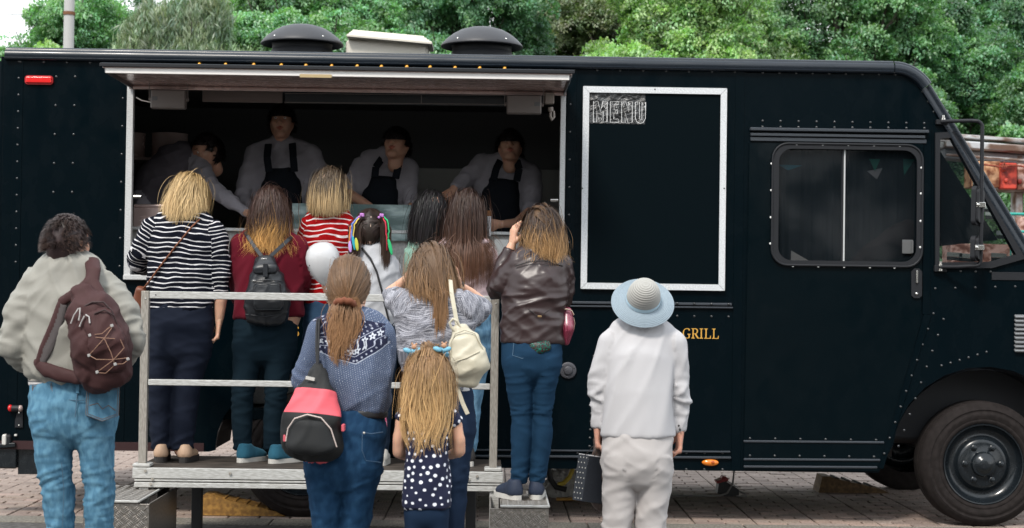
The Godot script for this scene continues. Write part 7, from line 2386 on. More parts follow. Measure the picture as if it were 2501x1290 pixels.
	hair(p, {"at": Vector3(-0.284, 1.932, 0.83), "r": Vector3(0.08, 0.126, 0.104), "end": 1.518, "guides": 247, "per": 14, "puff": 0.13, "spread": 0.018, "fall": 0.45, "wave": 0.004, "wfreq": 12, "jitter": 0.07, "width": 0.00135, "clump": 0.18, "ragged": 0.35, "c0": Color(0.04, 0.02, 0.014), "c1": Color(0.14, 0.062, 0.033), "m0": 0.1, "m1": 0.95, "streak": 0.2, "pull": Vector3(-0.02, 0, 0.0), "blocks": [[Vector3(-0.291, 1.615, 0.86), Vector3(0.17, 0.16, 0.125)]], "seed": 10}, hair_m)
	for x in [-0.327, -0.241]:
		shoe(p, Vector3(x, deck_y + 0.001, 0.95), Vector3(-0.2, 0, -1), 0.24, dark_sole, white_sole)

	# ---- girl in the grey marl sweater
	p = thing("person", "girl with light brown hair in grey marl sweater raising both hands to her head", "person", Vector3(-0.316, 0, 2.77))
	top = [chain([[Vector3(-0.4, 1.441, 2.75), 0.085, 0.06], [Vector3(-0.392, 1.397, 2.76), 0.163, 0.085], [Vector3(-0.392, 1.291, 2.77), 0.187, 0.11], [Vector3(-0.396, 1.175, 2.77), 0.178, 0.115], [Vector3(-0.359, 1.069, 2.77), 0.147, 0.115], [Vector3(-0.339, 0.979, 2.77), 0.131, 0.11]], {"f1": true}), chain([[Vector3(-0.506, 1.381, 2.75), 0.081, 0.081], [Vector3(-0.577, 1.413, 2.7), 0.059, 0.059], [Vector3(-0.615, 1.438, 2.6), 0.043, 0.043]], {"reg": 1, "k": 0.05, "f1": true, "side": Vector3.UP}), chain([[Vector3(-0.268, 1.373, 2.75), 0.085, 0.085], [Vector3(-0.197, 1.374, 2.7), 0.062, 0.062], [Vector3(-0.164, 1.385, 2.6), 0.043, 0.043]], {"reg": 2, "k": 0.05, "f1": true, "side": Vector3.UP})]
	var hn := noise(0.06, 111, 4)
	var hn2 := noise(0.35, 112, 2)
	var heather := paint(256, 256, func(x: int, y: int) -> Color:
		var a := TAU * x / 256.0
		var bb := TAU * y / 256.0
		var k := hn.get_noise_3d(cos(a) * 18.0 + cos(bb) * 160.0, sin(a) * 18.0 + sin(bb) * 160.0, 0.0)
		k += 0.5 * hn2.get_noise_2d(x * 0.35, y * 2.0)
		var v := clampf(0.5 + k * 1.25, 0.0, 1.0)
		return Color(0.27, 0.275, 0.31).lerp(Color(0.74, 0.74, 0.77), v))
	sdf_job(p, "sweater", [mat(Color.WHITE, 0.9, {"tex": heather, "uv": Vector3(5, 5, 1), "bump": wr, "relief": 0.15})], top, {"cell": 0.01, "fold": [[0.0056, 3, 1.8, 4, 1], [0.0034, 4.8, 3, -5, 2]], "warp": 0.02})
	sdf_job(p, "tee_hem", [cloth(lin(0.66, 0.66, 0.67))], [chain([[Vector3(-0.339, 0.992, 2.77), 0.128, 0.108], [Vector3(-0.334, 0.948, 2.77), 0.128, 0.108]], {"f1": true})], {"cell": 0.01})
	legs = [chain([[Vector3(-0.331, 0.983, 2.77), 0.122, 0.105], [Vector3(-0.322, 0.887, 2.78), 0.125, 0.125], [Vector3(-0.319, 0.83, 2.78), 0.124, 0.12]]), chain([[Vector3(-0.381, 0.829, 2.78), 0.064, 0.11], [Vector3(-0.368, 0.598, 2.78), 0.052, 0.085], [Vector3(-0.36, 0.348, 2.77), 0.041, 0.07], [Vector3(-0.353, 0.05, 2.77), 0.035, 0.05]], {"reg": 1, "k": 0.02}), chain([[Vector3(-0.259, 0.831, 2.78), 0.064, 0.11], [Vector3(-0.273, 0.6, 2.78), 0.05, 0.085], [Vector3(-0.279, 0.349, 2.77), 0.037, 0.07], [Vector3(-0.28, 0.05, 2.77), 0.035, 0.05]], {"reg": 2, "k": 0.02})]
	sdf_job(p, "jeans", [denim(lin(0.016, 0.03, 0.062))], legs, {"cell": 0.011, "fold": LEG_FOLD, "crease": [[2, 0.25, 0.1, 0.0036, 16.8]]})
	arm = [chain([[Vector3(-0.618, 1.454, 2.58), 0.03, 0.03], [Vector3(-0.564, 1.496, 2.6), 0.026, 0.026], [Vector3(-0.532, 1.53, 2.63), 0.019, 0.019]]), chain([[Vector3(-0.16, 1.401, 2.58), 0.028, 0.028], [Vector3(-0.228, 1.457, 2.6), 0.025, 0.025], [Vector3(-0.285, 1.496, 2.64), 0.018, 0.018]])]
	body(p, top + legs, skin_m, head_at(Vector3(-0.419, 1.548, 2.72), 0.05, -0.05, 0.98), [hand(Vector3(-0.53, 1.532, 2.63), Vector3(0.5, 0.85, 0.05), Vector3(0.75, -0.45, -0.45), -1.0, 0.92, 0.12, 0.03), hand(Vector3(-0.287, 1.497, 2.64), Vector3(-0.3, 0.95, 0.0), Vector3(-0.85, -0.25, 0.35), 1.0, 0.92, 0.95)], -0.014, arm)
	g = Geo.new()
	g.lathe([Vector2(0.0195, -0.008), Vector2(0.022, -0.008), Vector2(0.022, 0.008), Vector2(0.0195, 0.008)], Transform3D(Basis(Quaternion(Vector3.UP, (Vector3(-0.285, 1.496, 2.64) - Vector3(-0.228, 1.457, 2.6)).normalized())), Vector3(-0.279, 1.492, 2.637)), 20)
	part("bracelet", g, dark_sole, p)
	hair(p, {"at": Vector3(-0.419, 1.552, 2.72), "r": Vector3(0.079, 0.124, 0.103), "end": 1.429, "guides": 221, "per": 14, "puff": 0.09, "spread": 0.018, "fall": 0.4, "wave": 0.004, "wfreq": 20, "jitter": 0.035, "width": 0.00135, "clump": 0.18, "c0": Color(0.13, 0.075, 0.04), "c1": Color(0.3, 0.17, 0.08), "m0": 0.0, "m1": 0.9, "streak": 0.2, "pull": Vector3(0.12, 0, 0.03), "blocks": [[Vector3(-0.394, 1.31, 2.76), Vector3(0.19, 0.13, 0.115)]], "seed": 11}, hair_m)
	hair(p, {"at": Vector3(-0.419, 1.552, 2.72), "r": Vector3(0.08, 0.125, 0.104), "end": 1.282, "guides": 34, "per": 13, "puff": 0.12, "spread": 0.006, "wave": 0.005, "wfreq": 24, "jitter": 0.04, "width": 0.00135, "clump": 0.19, "c0": Color(0.14, 0.08, 0.042), "c1": Color(0.33, 0.18, 0.085), "streak": 0.2, "ties": [[Vector3(-0.366, 1.455, 2.87), 0.026, Vector3(0, -1, 0.12)]], "seed": 12}, hair_m, "hair_lock")
	for x in [-0.353, -0.28]:
		shoe(p, Vector3(x, 0.0, 2.84), Vector3(0, 0, -1), 0.23, white_sole, white_sole)
	# cream backpack over her shoulder
	var cream := mat(lin(0.52, 0.48, 0.37), 0.45, {"bump": wr, "relief": 0.12, "uv": Vector3(5, 5, 1), "spec": 0.5})
	b = thing("backpack", "small cream leather backpack hanging from the shoulder of the grey sweater", "backpack", Vector3(-0.229, 1.165, 2.95))
	sdf_job(b, "main_bag", [cream], [chain([[Vector3(-0.27, 1.281, 2.95), 0.042, 0.03], [Vector3(-0.25, 1.221, 2.96), 0.075, 0.05], [Vector3(-0.226, 1.128, 2.97), 0.087, 0.06], [Vector3(-0.237, 1.061, 2.96), 0.057, 0.04]], {"pw": 2.8, "k": 0.02}), chain([[Vector3(-0.189, 1.166, 2.965), 0.041, 0.04], [Vector3(-0.162, 1.119, 2.965), 0.026, 0.025]], {"k": 0.02})], {"cell": 0.008, "fold": [[0.0029, 4.8, 3.6, 4, 1]]})
	g = Geo.new()
	g.tube([Vector3(-0.287, 1.045, 2.99), Vector3(-0.312, 1.147, 3), Vector3(-0.313, 1.221, 3), Vector3(-0.292, 1.268, 3), Vector3(-0.249, 1.286, 3), Vector3(-0.202, 1.27, 3), Vector3(-0.167, 1.205, 3), Vector3(-0.14, 1.124, 2.98)], 0.0035, 6)
	g.tube([Vector3(-0.3, 1.138, 3.027), Vector3(-0.237, 1.16, 3.032), Vector3(-0.178, 1.19, 3.02)], 0.0022, 5)
	part("piping", g, cream, b)
	for q in [[Vector3(-0.322, 1.515, 2.84), Vector3(-0.314, 1.456, 2.9), Vector3(-0.299, 1.38, 2.93), Vector3(-0.28, 1.286, 2.95)], [Vector3(-0.301, 1.085, 2.97), Vector3(-0.281, 1.023, 2.965), Vector3(-0.254, 0.948, 2.96), Vector3(-0.231, 0.9, 2.96)]]:
		g = Geo.new()
		for i in 3: g.bar(q[i], (q[i + 1] as Vector3).lerp(q[i], -0.05), 0.02, 0.005, 0.002, Vector3(0.3, 0, 1))
		part("strap", g, cream, b)
	g = Geo.new()
	g.tube([Vector3(-0.283, 1.268, 2.97), Vector3(-0.311, 1.296, 2.975), Vector3(-0.319, 1.318, 2.975), Vector3(-0.304, 1.335, 2.975), Vector3(-0.284, 1.324, 2.975), Vector3(-0.262, 1.285, 2.97)], 0.0065, 8)
	part("handle", g, cream, b)

	# ---- woman in the brown leather jacket
	p = thing("person", "person in dark brown leather jacket and blue jeans standing on the right step", "person", Vector3(0.113, step_y, 1.42))
	top = [chain([[Vector3(0.151, 1.712, 1.4), 0.077, 0.06], [Vector3(0.145, 1.652, 1.41), 0.159, 0.09], [Vector3(0.124, 1.52, 1.42), 0.177, 0.12], [Vector3(0.105, 1.361, 1.42), 0.177, 0.13], [Vector3(0.103, 1.184, 1.42), 0.182, 0.135]], {"f1": true}), chain([[Vector3(0.013, 1.621, 1.41), 0.068, 0.068], [Vector3(-0.073, 1.511, 1.38), 0.066, 0.066], [Vector3(-0.1, 1.476, 1.34), 0.062, 0.062], [Vector3(-0.067, 1.599, 1.29), 0.051, 0.051], [Vector3(-0.025, 1.708, 1.29), 0.039, 0.039]], {"reg": 1, "k": 0.02, "f1": true}), chain([[Vector3(0.273, 1.613, 1.4), 0.052, 0.052], [Vector3(0.281, 1.477, 1.36), 0.048, 0.048], [Vector3(0.267, 1.349, 1.2), 0.042, 0.042], [Vector3(0.224, 1.336, 1.1), 0.035, 0.035]], {"reg": 2, "k": 0.02, "f1": true})]
	sdf_job(p, "leather_jacket", [mat(lin(0.03, 0.015, 0.015), 0.42, {"spec": 0.55, "rtex": fib, "uv": Vector3(5, 5, 1)})], top, {"cell": 0.0095, "fold": [[0.0038, 2, 1.3, 2.5, 1], [0.003, 3.5, 2.2, -4, 2], [0.0015, 8, 6, 6, 3]], "crease": [[0, 0.33, 0.1, 0.0072, 11.2], [1, 0.17, 0.09, 0.0072, 14], [2, 0.15, 0.1, 0.0072, 15.4]]})
	seam(p, [Vector3(-0.001, 1.608, 1.5), Vector3(0.07, 1.631, 1.52), Vector3(0.159, 1.639, 1.53), Vector3(0.263, 1.612, 1.49)], 0.003, dark_sole)
	seam(p, [Vector3(0.073, 1.373, 1.557), Vector3(0.127, 1.334, 1.56), Vector3(0.14, 1.336, 1.56), Vector3(0.196, 1.375, 1.55)], 0.002, dark_sole)
	g = Geo.new()
	g.box(Vector3(0.136, 1.334, 1.563), Vector3(0.022, 0.01, 0.006), 0.002)
	part("back_buckle", g, mat(lin(0.6, 0.4, 0.2), 0.3, {"metal": 1.0}), p)
	legs = [chain([[Vector3(0.101, 1.202, 1.42), 0.168, 0.125], [Vector3(0.099, 1.116, 1.43), 0.168, 0.138], [Vector3(0.1, 1.078, 1.43), 0.166, 0.135]]), chain([[Vector3(0.028, 1.077, 1.43), 0.088, 0.125], [Vector3(0.036, 0.952, 1.43), 0.077, 0.105], [Vector3(0.052, 0.787, 1.42), 0.061, 0.085], [Vector3(0.051, 0.669, 1.42), 0.061, 0.08], [Vector3(0.039, 0.412, 1.41), 0.045, 0.058]], {"reg": 1, "k": 0.015, "f1": true}), chain([[Vector3(0.182, 1.079, 1.43), 0.084, 0.125], [Vector3(0.17, 0.954, 1.43), 0.068, 0.105], [Vector3(0.163, 0.788, 1.42), 0.054, 0.085], [Vector3(0.165, 0.671, 1.42), 0.057, 0.08], [Vector3(0.139, 0.414, 1.41), 0.043, 0.058]], {"reg": 2, "k": 0.015, "f1": true})]
	sdf_job(p, "jeans", [denim(lin(0.013, 0.042, 0.085))], legs, {"cell": 0.009, "fold": [[0.0021, 3, 6, 2, 1]], "crease": [[1, 0.28, 0.06, 0.0048, 23.8], [2, 0.28, 0.06, 0.0048, 23.8], [1, 0.1, 0.08, 0.003, 15.4], [2, 0.1, 0.08, 0.003, 15.4], [1, 0.63, 0.05, 0.006, 18.2], [2, 0.63, 0.05, 0.006, 18.2]]})
	g = Geo.new()
	g.tube([Vector3(-0.003, 1.186, 1.545), Vector3(-0.009, 1.119, 1.55), Vector3(0.043, 1.103, 1.562), Vector3(0.092, 1.121, 1.558)], 0.0014, 4)
	g.tube([Vector3(-0.001, 0.383, 1.4), Vector3(-0.002, 0.408, 1.42), Vector3(0.038, 0.41, 1.47), Vector3(0.077, 0.411, 1.43)], 0.0014, 4)
	part("stitching", g, mat(lin(0.12, 0.2, 0.28), 0.8), p)
	arm = [chain([[Vector3(-0.027, 1.699, 1.29), 0.03, 0.03], [Vector3(-0.016, 1.736, 1.29), 0.023, 0.023]])]
	body(p, top + legs, skin_m, head_at(Vector3(0.144, 1.808, 1.38), 0.55, 0.0, 1.0), [hand(Vector3(-0.016, 1.733, 1.29), Vector3(0.12, 1.0, 0.0), Vector3(0.8, 0.0, -0.5), -1.0, 0.95, 0.45), hand(Vector3(0.225, 1.336, 1.08), Vector3(-0.6, 0, -0.6), Vector3(0, -1, 0), -1.0)], -0.014, arm)
	hair(p, {"at": Vector3(0.144, 1.813, 1.38), "r": Vector3(0.081, 0.126, 0.105), "yaw": 0.4, "end": 1.68, "guides": 195, "per": 14, "puff": 0.13, "spread": 0.018, "fall": 0.4, "wave": 0.018, "wfreq": 32, "jitter": 0.06, "width": 0.00135, "clump": 0.23, "c0": Color(0.045, 0.026, 0.018), "c1": Color(0.42, 0.24, 0.1), "m0": 0.2, "m1": 0.8, "streak": 0.2, "pull": Vector3(0.1, 0, 0), "pole": Vector3(-0.3, 1, 0.2), "blocks": [[Vector3(0.147, 1.532, 1.41), Vector3(0.19, 0.15, 0.13)]], "seed": 13}, hair_m)
	hair(p, {"at": Vector3(0.144, 1.813, 1.38), "r": Vector3(0.082, 0.127, 0.106), "end": 1.617, "guides": 24, "per": 12, "puff": 0.13, "spread": 0.006, "wave": 0.012, "wfreq": 40, "jitter": 0.03, "width": 0.00135, "clump": 0.27, "c0": Color(0.12, 0.065, 0.03), "c1": Color(0.5, 0.3, 0.12), "streak": 0.2, "ties": [[Vector3(0.24, 1.744, 1.44), 0.028, Vector3(0.1, -1, 0.1)]], "seed": 14}, hair_m, "hair_lock")
	var navy_shoe := mat(lin(0.012, 0.022, 0.05), 0.7, {"tex": fib, "tri": true, "uv": Vector3(8, 8, 8)})
	shoe(p, Vector3(0.034, step_y + 0.004, 1.5), Vector3(-0.42, 0, -0.9), 0.26, navy_shoe, white_sole, 0.043, 0.08, 0.026)
	shoe(p, Vector3(0.131, step_y + 0.004, 1.47), Vector3(0.05, 0, -1), 0.26, navy_shoe, white_sole, 0.043, 0.08, 0.026)
	# her bags
	var seq := noise(0.9, 121, 1)
	var seqt := paint(128, 128, func(x: int, y: int) -> Color:
		var k := 0.5 + 0.5 * seq.get_noise_2d(x, y)
		return Color(0.3, 0.015, 0.1).lerp(Color(0.75, 0.08, 0.28), k * k) if k < 0.74 else Color(0.95, 0.6, 0.7))
	b = thing("purse", "pink sequinned purse hanging at the hip of the leather jacket", "purse", Vector3(0.295, 1.282, 1.42))
	sdf_job(b, "pouch", [mat(Color.WHITE, 0.35, {"tex": seqt, "uv": Vector3(9, 9, 1), "spec": 0.8})], [chain([[Vector3(0.29, 1.352, 1.4), 0.032, 0.05], [Vector3(0.295, 1.273, 1.42), 0.039, 0.065], [Vector3(0.288, 1.2, 1.4), 0.023, 0.05]], {"pw": 2.5})], {"cell": 0.007})
	g = Geo.new()
	g.tube([Vector3(0.26, 1.37, 1.46), Vector3(0.287, 1.375, 1.47), Vector3(0.315, 1.366, 1.46), Vector3(0.327, 1.342, 1.45)], 0.0045, 6)
	g.tube([Vector3(0.326, 1.33, 1.46), Vector3(0.334, 1.297, 1.46), Vector3(0.327, 1.26, 1.46)], 0.002, 5)
	part("clasp_frame", g, mat(lin(0.6, 0.45, 0.35), 0.3, {"metal": 1.0}), b)
	var fln := noise(0.14, 122, 2)
	var floral := paint(128, 128, func(x: int, y: int) -> Color:
		var k := fln.get_noise_2d(x, y)
		return Color(0.05, 0.5, 0.42) if k > 0.25 else (Color(0.55, 0.12, 0.16) if k < -0.42 else Color(0.015, 0.02, 0.03)))
	b = thing("waist_pouch", "small black pouch with green floral print below the leather jacket", "pouch", Vector3(0.134, 1.162, 1.56))
	sdf_job(b, "pouch", [mat(Color.WHITE, 0.5, {"tex": floral, "uv": Vector3(6, 6, 1)})], [chain([[Vector3(0.094, 1.172, 1.54), 0.031, 0.02], [Vector3(0.138, 1.161, 1.55), 0.038, 0.028], [Vector3(0.183, 1.173, 1.54), 0.031, 0.02]], {"side": Vector3.UP})], {"cell": 0.007})

	# ---- woman in the denim blouse
	p = thing("person", "person with brown ponytail in blue patterned denim blouse with white yoke print", "person", Vector3(-0.74, 0, 3.53))
	top = [chain([[Vector3(-0.718, 1.344, 3.5), 0.081, 0.06], [Vector3(-0.725, 1.301, 3.5), 0.154, 0.088], [Vector3(-0.708, 1.214, 3.52), 0.147, 0.115], [Vector3(-0.69, 1.093, 3.52), 0.147, 0.125], [Vector3(-0.671, 1.01, 3.52), 0.122, 0.122], [Vector3(-0.66, 0.947, 3.52), 0.099, 0.108]], {"f1": true}), chain([[Vector3(-0.857, 1.271, 3.5), 0.058, 0.058], [Vector3(-0.899, 1.162, 3.5), 0.047, 0.047], [Vector3(-0.933, 1.067, 3.48), 0.051, 0.051], [Vector3(-0.928, 1, 3.36), 0.036, 0.036]], {"reg": 1, "k": 0.03, "f1": true}), chain([[Vector3(-0.588, 1.275, 3.5), 0.052, 0.052], [Vector3(-0.573, 1.162, 3.47), 0.039, 0.039], [Vector3(-0.597, 1.041, 3.36), 0.036, 0.036], [Vector3(-0.648, 1.017, 3.25), 0.033, 0.033]], {"reg": 2, "k": 0.03, "f1": true}), chain([[Vector3(-0.728, 1.367, 3.49), 0.06, 0.055], [Vector3(-0.725, 1.336, 3.5), 0.073, 0.06]], {"reg": 1, "k": 0.01, "f0": true})]
	var dots := noise(0.5, 131, 1)
	var small_dots := paint(64, 64, func(x: int, y: int) -> Color:
		var u := fmod(x, 16.0) - 8.0
		var v := fmod(y + (8 if int(x / 16.0) % 2 == 1 else 0), 16.0) - 8.0
		var d := absf(u) + absf(v)
		var k := 0.9 + 0.25 * dots.get_noise_2d(x, y)
		return (Color(0.8, 0.83, 0.9) if d < 3.0 else (Color(0.1, 0.13, 0.25) if d < 5.5 else Color(0.34, 0.4, 0.51))) * k)
	# torso cloth: 0.8 m across, 0.4 m down, with the printed yoke near the neck
	var yoke := paint(768, 384, func(x: int, y: int) -> Color:
		var u := (x / 768.0 - 0.5) * 0.8 - 0.005
		var v := y / 384.0 * 0.48
		var edge := 0.20 - absf(u) * 0.42
		var k := 0.9 + 0.25 * dots.get_noise_2d(x, y)
		if v < edge and v > 0.0 and absf(u) < 0.25:
			var band := edge - v
			var tt := (u * 0.92 + v * 0.4 * signf(u))
			if band < 0.004: return Color(0.75, 0.78, 0.84) * k
			if band > 0.03 and band < 0.07:
				var cx := fmod(absf(u) + 10.0, 0.034) - 0.017
				var cy := band - 0.05
				var r := sqrt(cx * cx + cy * cy)
				var an := atan2(cy, cx)
				if r < 0.012 + 0.004 * cos(an * 5.0) and r > 0.0035: return Color(0.84, 0.86, 0.9) * k
				if absf(absf(band - 0.05) - 0.019) < 0.0016: return Color(0.78, 0.8, 0.86) * k
				return Color(0.08, 0.1, 0.24) * k
			var gu := fmod(absf(u) + 10.0, 0.021) - 0.0105
			var gv := fmod(v + (0.0105 if int((absf(u) + 10.0) / 0.021) % 2 == 0 else 0.0) + 10.0, 0.021) - 0.0105
			var rr := sqrt(gu * gu + gv * gv)
			if rr < 0.0038 + 0.0012 * cos(atan2(gv, gu) * 5.0) and rr > 0.001: return Color(0.82, 0.84, 0.9) * k
			return Color(0.075, 0.1, 0.235) * k
		var du := fmod(u + 10.0, 0.009) - 0.0045
		var dv := fmod(v + (0.0045 if int((u + 10.0) / 0.009) % 2 == 0 else 0.0) + 10.0, 0.009) - 0.0045
		var dd := absf(du) + absf(dv)
		return (Color(0.78, 0.81, 0.88) if dd < 0.0021 else (Color(0.1, 0.13, 0.25) if dd < 0.0032 else Color(0.34, 0.4, 0.51))) * k)
	var ym := mat(Color.WHITE, 0.9, {"tex": yoke, "uv": Vector3(1.25, 1.0 / 0.48, 1)})
	ym.uv1_offset = Vector3(0.5, 0, 0)
	var sl := mat(Color.WHITE, 0.9, {"tex": small_dots, "uv": Vector3(28, 28, 1)})
	sdf_job(p, "blouse", [ym, sl, sl], top, {"cell": 0.0095, "fold": [[0.0042, 4.2, 1.32, 1, 1], [0.0029, 10.8, 1.8, 2, 2, 0]], "crease": [[0, 0.4, 0.08, 0.0042, 7], [1, 0.24, 0.08, 0.0072, 14]]})
	sdf_job(p, "belt", [mat(lin(0.008, 0.008, 0.01), 0.5)], [chain([[Vector3(-0.664, 0.954, 3.52), 0.101, 0.11], [Vector3(-0.665, 0.924, 3.52), 0.105, 0.112]], {"f0": true, "f1": true})], {"cell": 0.007})
	legs = [chain([[Vector3(-0.667, 0.933, 3.52), 0.105, 0.11], [Vector3(-0.701, 0.859, 3.53), 0.139, 0.13], [Vector3(-0.735, 0.773, 3.54), 0.16, 0.15], [Vector3(-0.743, 0.729, 3.54), 0.16, 0.145]], {"f0": true}), chain([[Vector3(-0.826, 0.719, 3.54), 0.087, 0.13], [Vector3(-0.817, 0.606, 3.53), 0.077, 0.105], [Vector3(-0.81, 0.449, 3.52), 0.065, 0.088], [Vector3(-0.802, 0.28, 3.52), 0.06, 0.075], [Vector3(-0.798, 0.04, 3.52), 0.045, 0.06]], {"reg": 1, "k": 0.015}), chain([[Vector3(-0.665, 0.722, 3.54), 0.087, 0.13], [Vector3(-0.682, 0.608, 3.53), 0.075, 0.105], [Vector3(-0.692, 0.45, 3.52), 0.059, 0.088], [Vector3(-0.693, 0.28, 3.52), 0.058, 0.075], [Vector3(-0.696, 0.04, 3.52), 0.045, 0.06]], {"reg": 2, "k": 0.015})]
	var midden := denim(lin(0.016, 0.05, 0.105), {"tex": worn, "uv": Vector3(3.2, 1.7, 1)})
	sdf_job(p, "jeans", [midden], legs, {"cell": 0.0095, "fold": [[0.0029, 2.4, 5.4, 2, 1]], "crease": [[1, 0.03, 0.08, 0.0036, 15.4], [2, 0.03, 0.08, 0.0036, 15.4], [1, 0.26, 0.1, 0.003, 15.4], [2, 0.26, 0.1, 0.003, 15.4]]})
	g = Geo.new()
	g.tube([Vector3(-0.656, 0.873, 3.688), Vector3(-0.656, 0.797, 3.697), Vector3(-0.64, 0.754, 3.69), Vector3(-0.582, 0.74, 3.625)], 0.0016, 4)
	g.tube([Vector3(-0.656, 0.871, 3.688), Vector3(-0.623, 0.863, 3.672), Vector3(-0.577, 0.865, 3.6)], 0.0022, 4)
	part("pocket_stitching", g, mat(lin(0.05, 0.1, 0.17), 0.8), p)
	g = Geo.new()
	g.sphere(Vector3(-0.649, 0.868, 3.69), Vector3(0.005, 0.005, 0.004), 8)
	part("pocket_rivet", g, white_sole, p)
	body(p, top + legs, skin_m, head_at(Vector3(-0.74, 1.47, 3.47), -0.28, 0.1, 1.02), [hand(Vector3(-0.923, 1, 3.34), Vector3(0.4, -0.3, -0.8), Vector3(0.3, -1, 0), -1.0), hand(Vector3(-0.65, 1.015, 3.22), Vector3(-0.7, 0.1, -0.6), Vector3(0, -1, 0), -1.0)], -0.014, [chain([[Vector3(-0.728, 1.414, 3.48), 0.053, 0.055], [Vector3(-0.723, 1.336, 3.49), 0.067, 0.058]])])
	hair(p, {"at": Vector3(-0.74, 1.474, 3.47), "r": Vector3(0.082, 0.128, 0.107), "yaw": -0.28, "end": 1.187, "guides": 195, "per": 14, "puff": 0.04, "spread": 0.006, "wave": 0.026, "wfreq": 20, "jitter": 0.05, "width": 0.00135, "clump": 0.23, "c0": Color(0.12, 0.068, 0.036), "c1": Color(0.3, 0.155, 0.07), "m0": 0.0, "m1": 0.8, "streak": 0.2, "ties": [[Vector3(-0.747, 1.402, 3.585), 0.04, Vector3(0.08, -0.35, 0.3)]], "seed": 15}, hair_m)
	g = Geo.new()
	var rr: Array = []
	for i in 25:
		var a := TAU * i / 24.0
		rr.append(Vector3(-0.745, 1.399, 3.605) + Vector3(cos(a) * 0.036, sin(a) * 0.016 + sin(a * 9.0) * 0.003, sin(a) * 0.034))
	g.tube(rr, 0.015, 8)
	part("scrunchie", g, mat(lin(0.2, 0.06, 0.025), 0.8, {"tex": fib, "tri": true, "uv": Vector3(14, 14, 14)}), p)
	for x in [-0.798, -0.696]:
		shoe(p, Vector3(x, 0.0, 3.59), Vector3(0, 0, -1), 0.25, dark_sole, white_sole)
	# drawstring bag
	var dbt := paint(16, 128, func(_x: int, y: int) -> Color: return Color(0.035, 0.037, 0.042) if y < 42 or y > 86 else Color(0.86, 0.36, 0.4))
	b = thing("drawstring_bag", "black and pink drawstring bag hanging from the denim blouse shoulder", "bag", Vector3(-0.859, 0.947, 3.7))
	sdf_job(b, "sack", [mat(Color.WHITE, 0.7, {"tex": dbt, "uv": Vector3(1, 3.4, 1), "bump": wr, "relief": 0.2})], [chain([[Vector3(-0.846, 1.135, 3.665), 0.024, 0.02], [Vector3(-0.847, 1.102, 3.67), 0.046, 0.035], [Vector3(-0.853, 1.023, 3.69), 0.095, 0.055], [Vector3(-0.861, 0.914, 3.71), 0.121, 0.08], [Vector3(-0.861, 0.821, 3.71), 0.126, 0.075]], {"k": 0.02, "pw": 2.3})], {"cell": 0.009, "fold": [[0.0048, 5.4, 1.8, 2, 1], [0.0029, 9.6, 2.4, 3, 2]]})
	sdf_job(b, "front_pocket", [mat(lin(0.006, 0.007, 0.008), 0.75)], [chain([[Vector3(-0.86, 0.893, 3.765), 0.088, 0.04], [Vector3(-0.862, 0.827, 3.77), 0.104, 0.045]], {"pw": 2.5})], {"cell": 0.008, "fold": [[0.0029, 3.6, 3.6, 2, 1]]})
	g = Geo.new()
	g.tube([Vector3(-0.961, 0.838, 3.78), Vector3(-0.952, 0.892, 3.79), Vector3(-0.925, 0.932, 3.8), Vector3(-0.873, 0.95, 3.806), Vector3(-0.817, 0.937, 3.8), Vector3(-0.777, 0.891, 3.79), Vector3(-0.753, 0.817, 3.78)], 0.003, 6)
	part("piping", g, mat(lin(0.6, 0.5, 0.46), 0.6), b)
	g = Geo.new()
	g.box(Vector3(-0.871, 1.093, 3.735), Vector3(0.038, 0.014, 0.004), 0.001, Basis(Vector3.BACK, -0.2))
	part("white_tab", g, white_sole, b)
	g = Geo.new()
	g.tube([Vector3(-0.86, 1.34, 3.46), Vector3(-0.855, 1.331, 3.56), Vector3(-0.852, 1.301, 3.6), Vector3(-0.849, 1.217, 3.65), Vector3(-0.846, 1.124, 3.675)], 0.0055, 6)
	g.tube([Vector3(-0.867, 1.34, 3.46), Vector3(-0.864, 1.329, 3.56), Vector3(-0.862, 1.292, 3.6), Vector3(-0.857, 1.217, 3.65), Vector3(-0.848, 1.124, 3.675)], 0.005, 6)
	part("cord", g, mat(lin(0.008, 0.008, 0.01), 0.7), b)
	for q in [Vector3(-0.968, 0.848, 3.74), Vector3(-0.732, 0.892, 3.73)]:
		g = Geo.new()
		g.box(q, Vector3(0.014, 0.03, 0.05), 0.004)
		part("corner_tab", g, mat(lin(0.6, 0.1, 0.13), 0.7), b)
	# pink patterned bag seen past her hip
	var pinkn := noise(0.12, 141, 2)
	var pinkt := paint(64, 64, func(x: int, y: int) -> Color:
		var k := pinkn.get_noise_2d(x, y)
		return Color(0.85, 0.2, 0.42) if k > 0.05 else (Color(0.9, 0.75, 0.8) if k > -0.25 else Color(0.12, 0.03, 0.06)))
	b = thing("patterned_bag", "small pink patterned bag between the denim blouse and the polka dot child", "bag", Vector3(-0.602, 0.869, 3.2))
	sdf_job(b, "pouch", [mat(Color.WHITE, 0.6, {"tex": pinkt, "uv": Vector3(8, 8, 1)})], [chain([[Vector3(-0.606, 0.911, 3.2), 0.018, 0.03], [Vector3(-0.603, 0.838, 3.2), 0.02, 0.03]], {"pw": 3.0})], {"cell": 0.008})

	# ---- child in polka dots
	p = thing("person", "small child with long wavy blonde hair in navy polka dot tunic", "person", Vector3(-0.386, 0, 3.62))
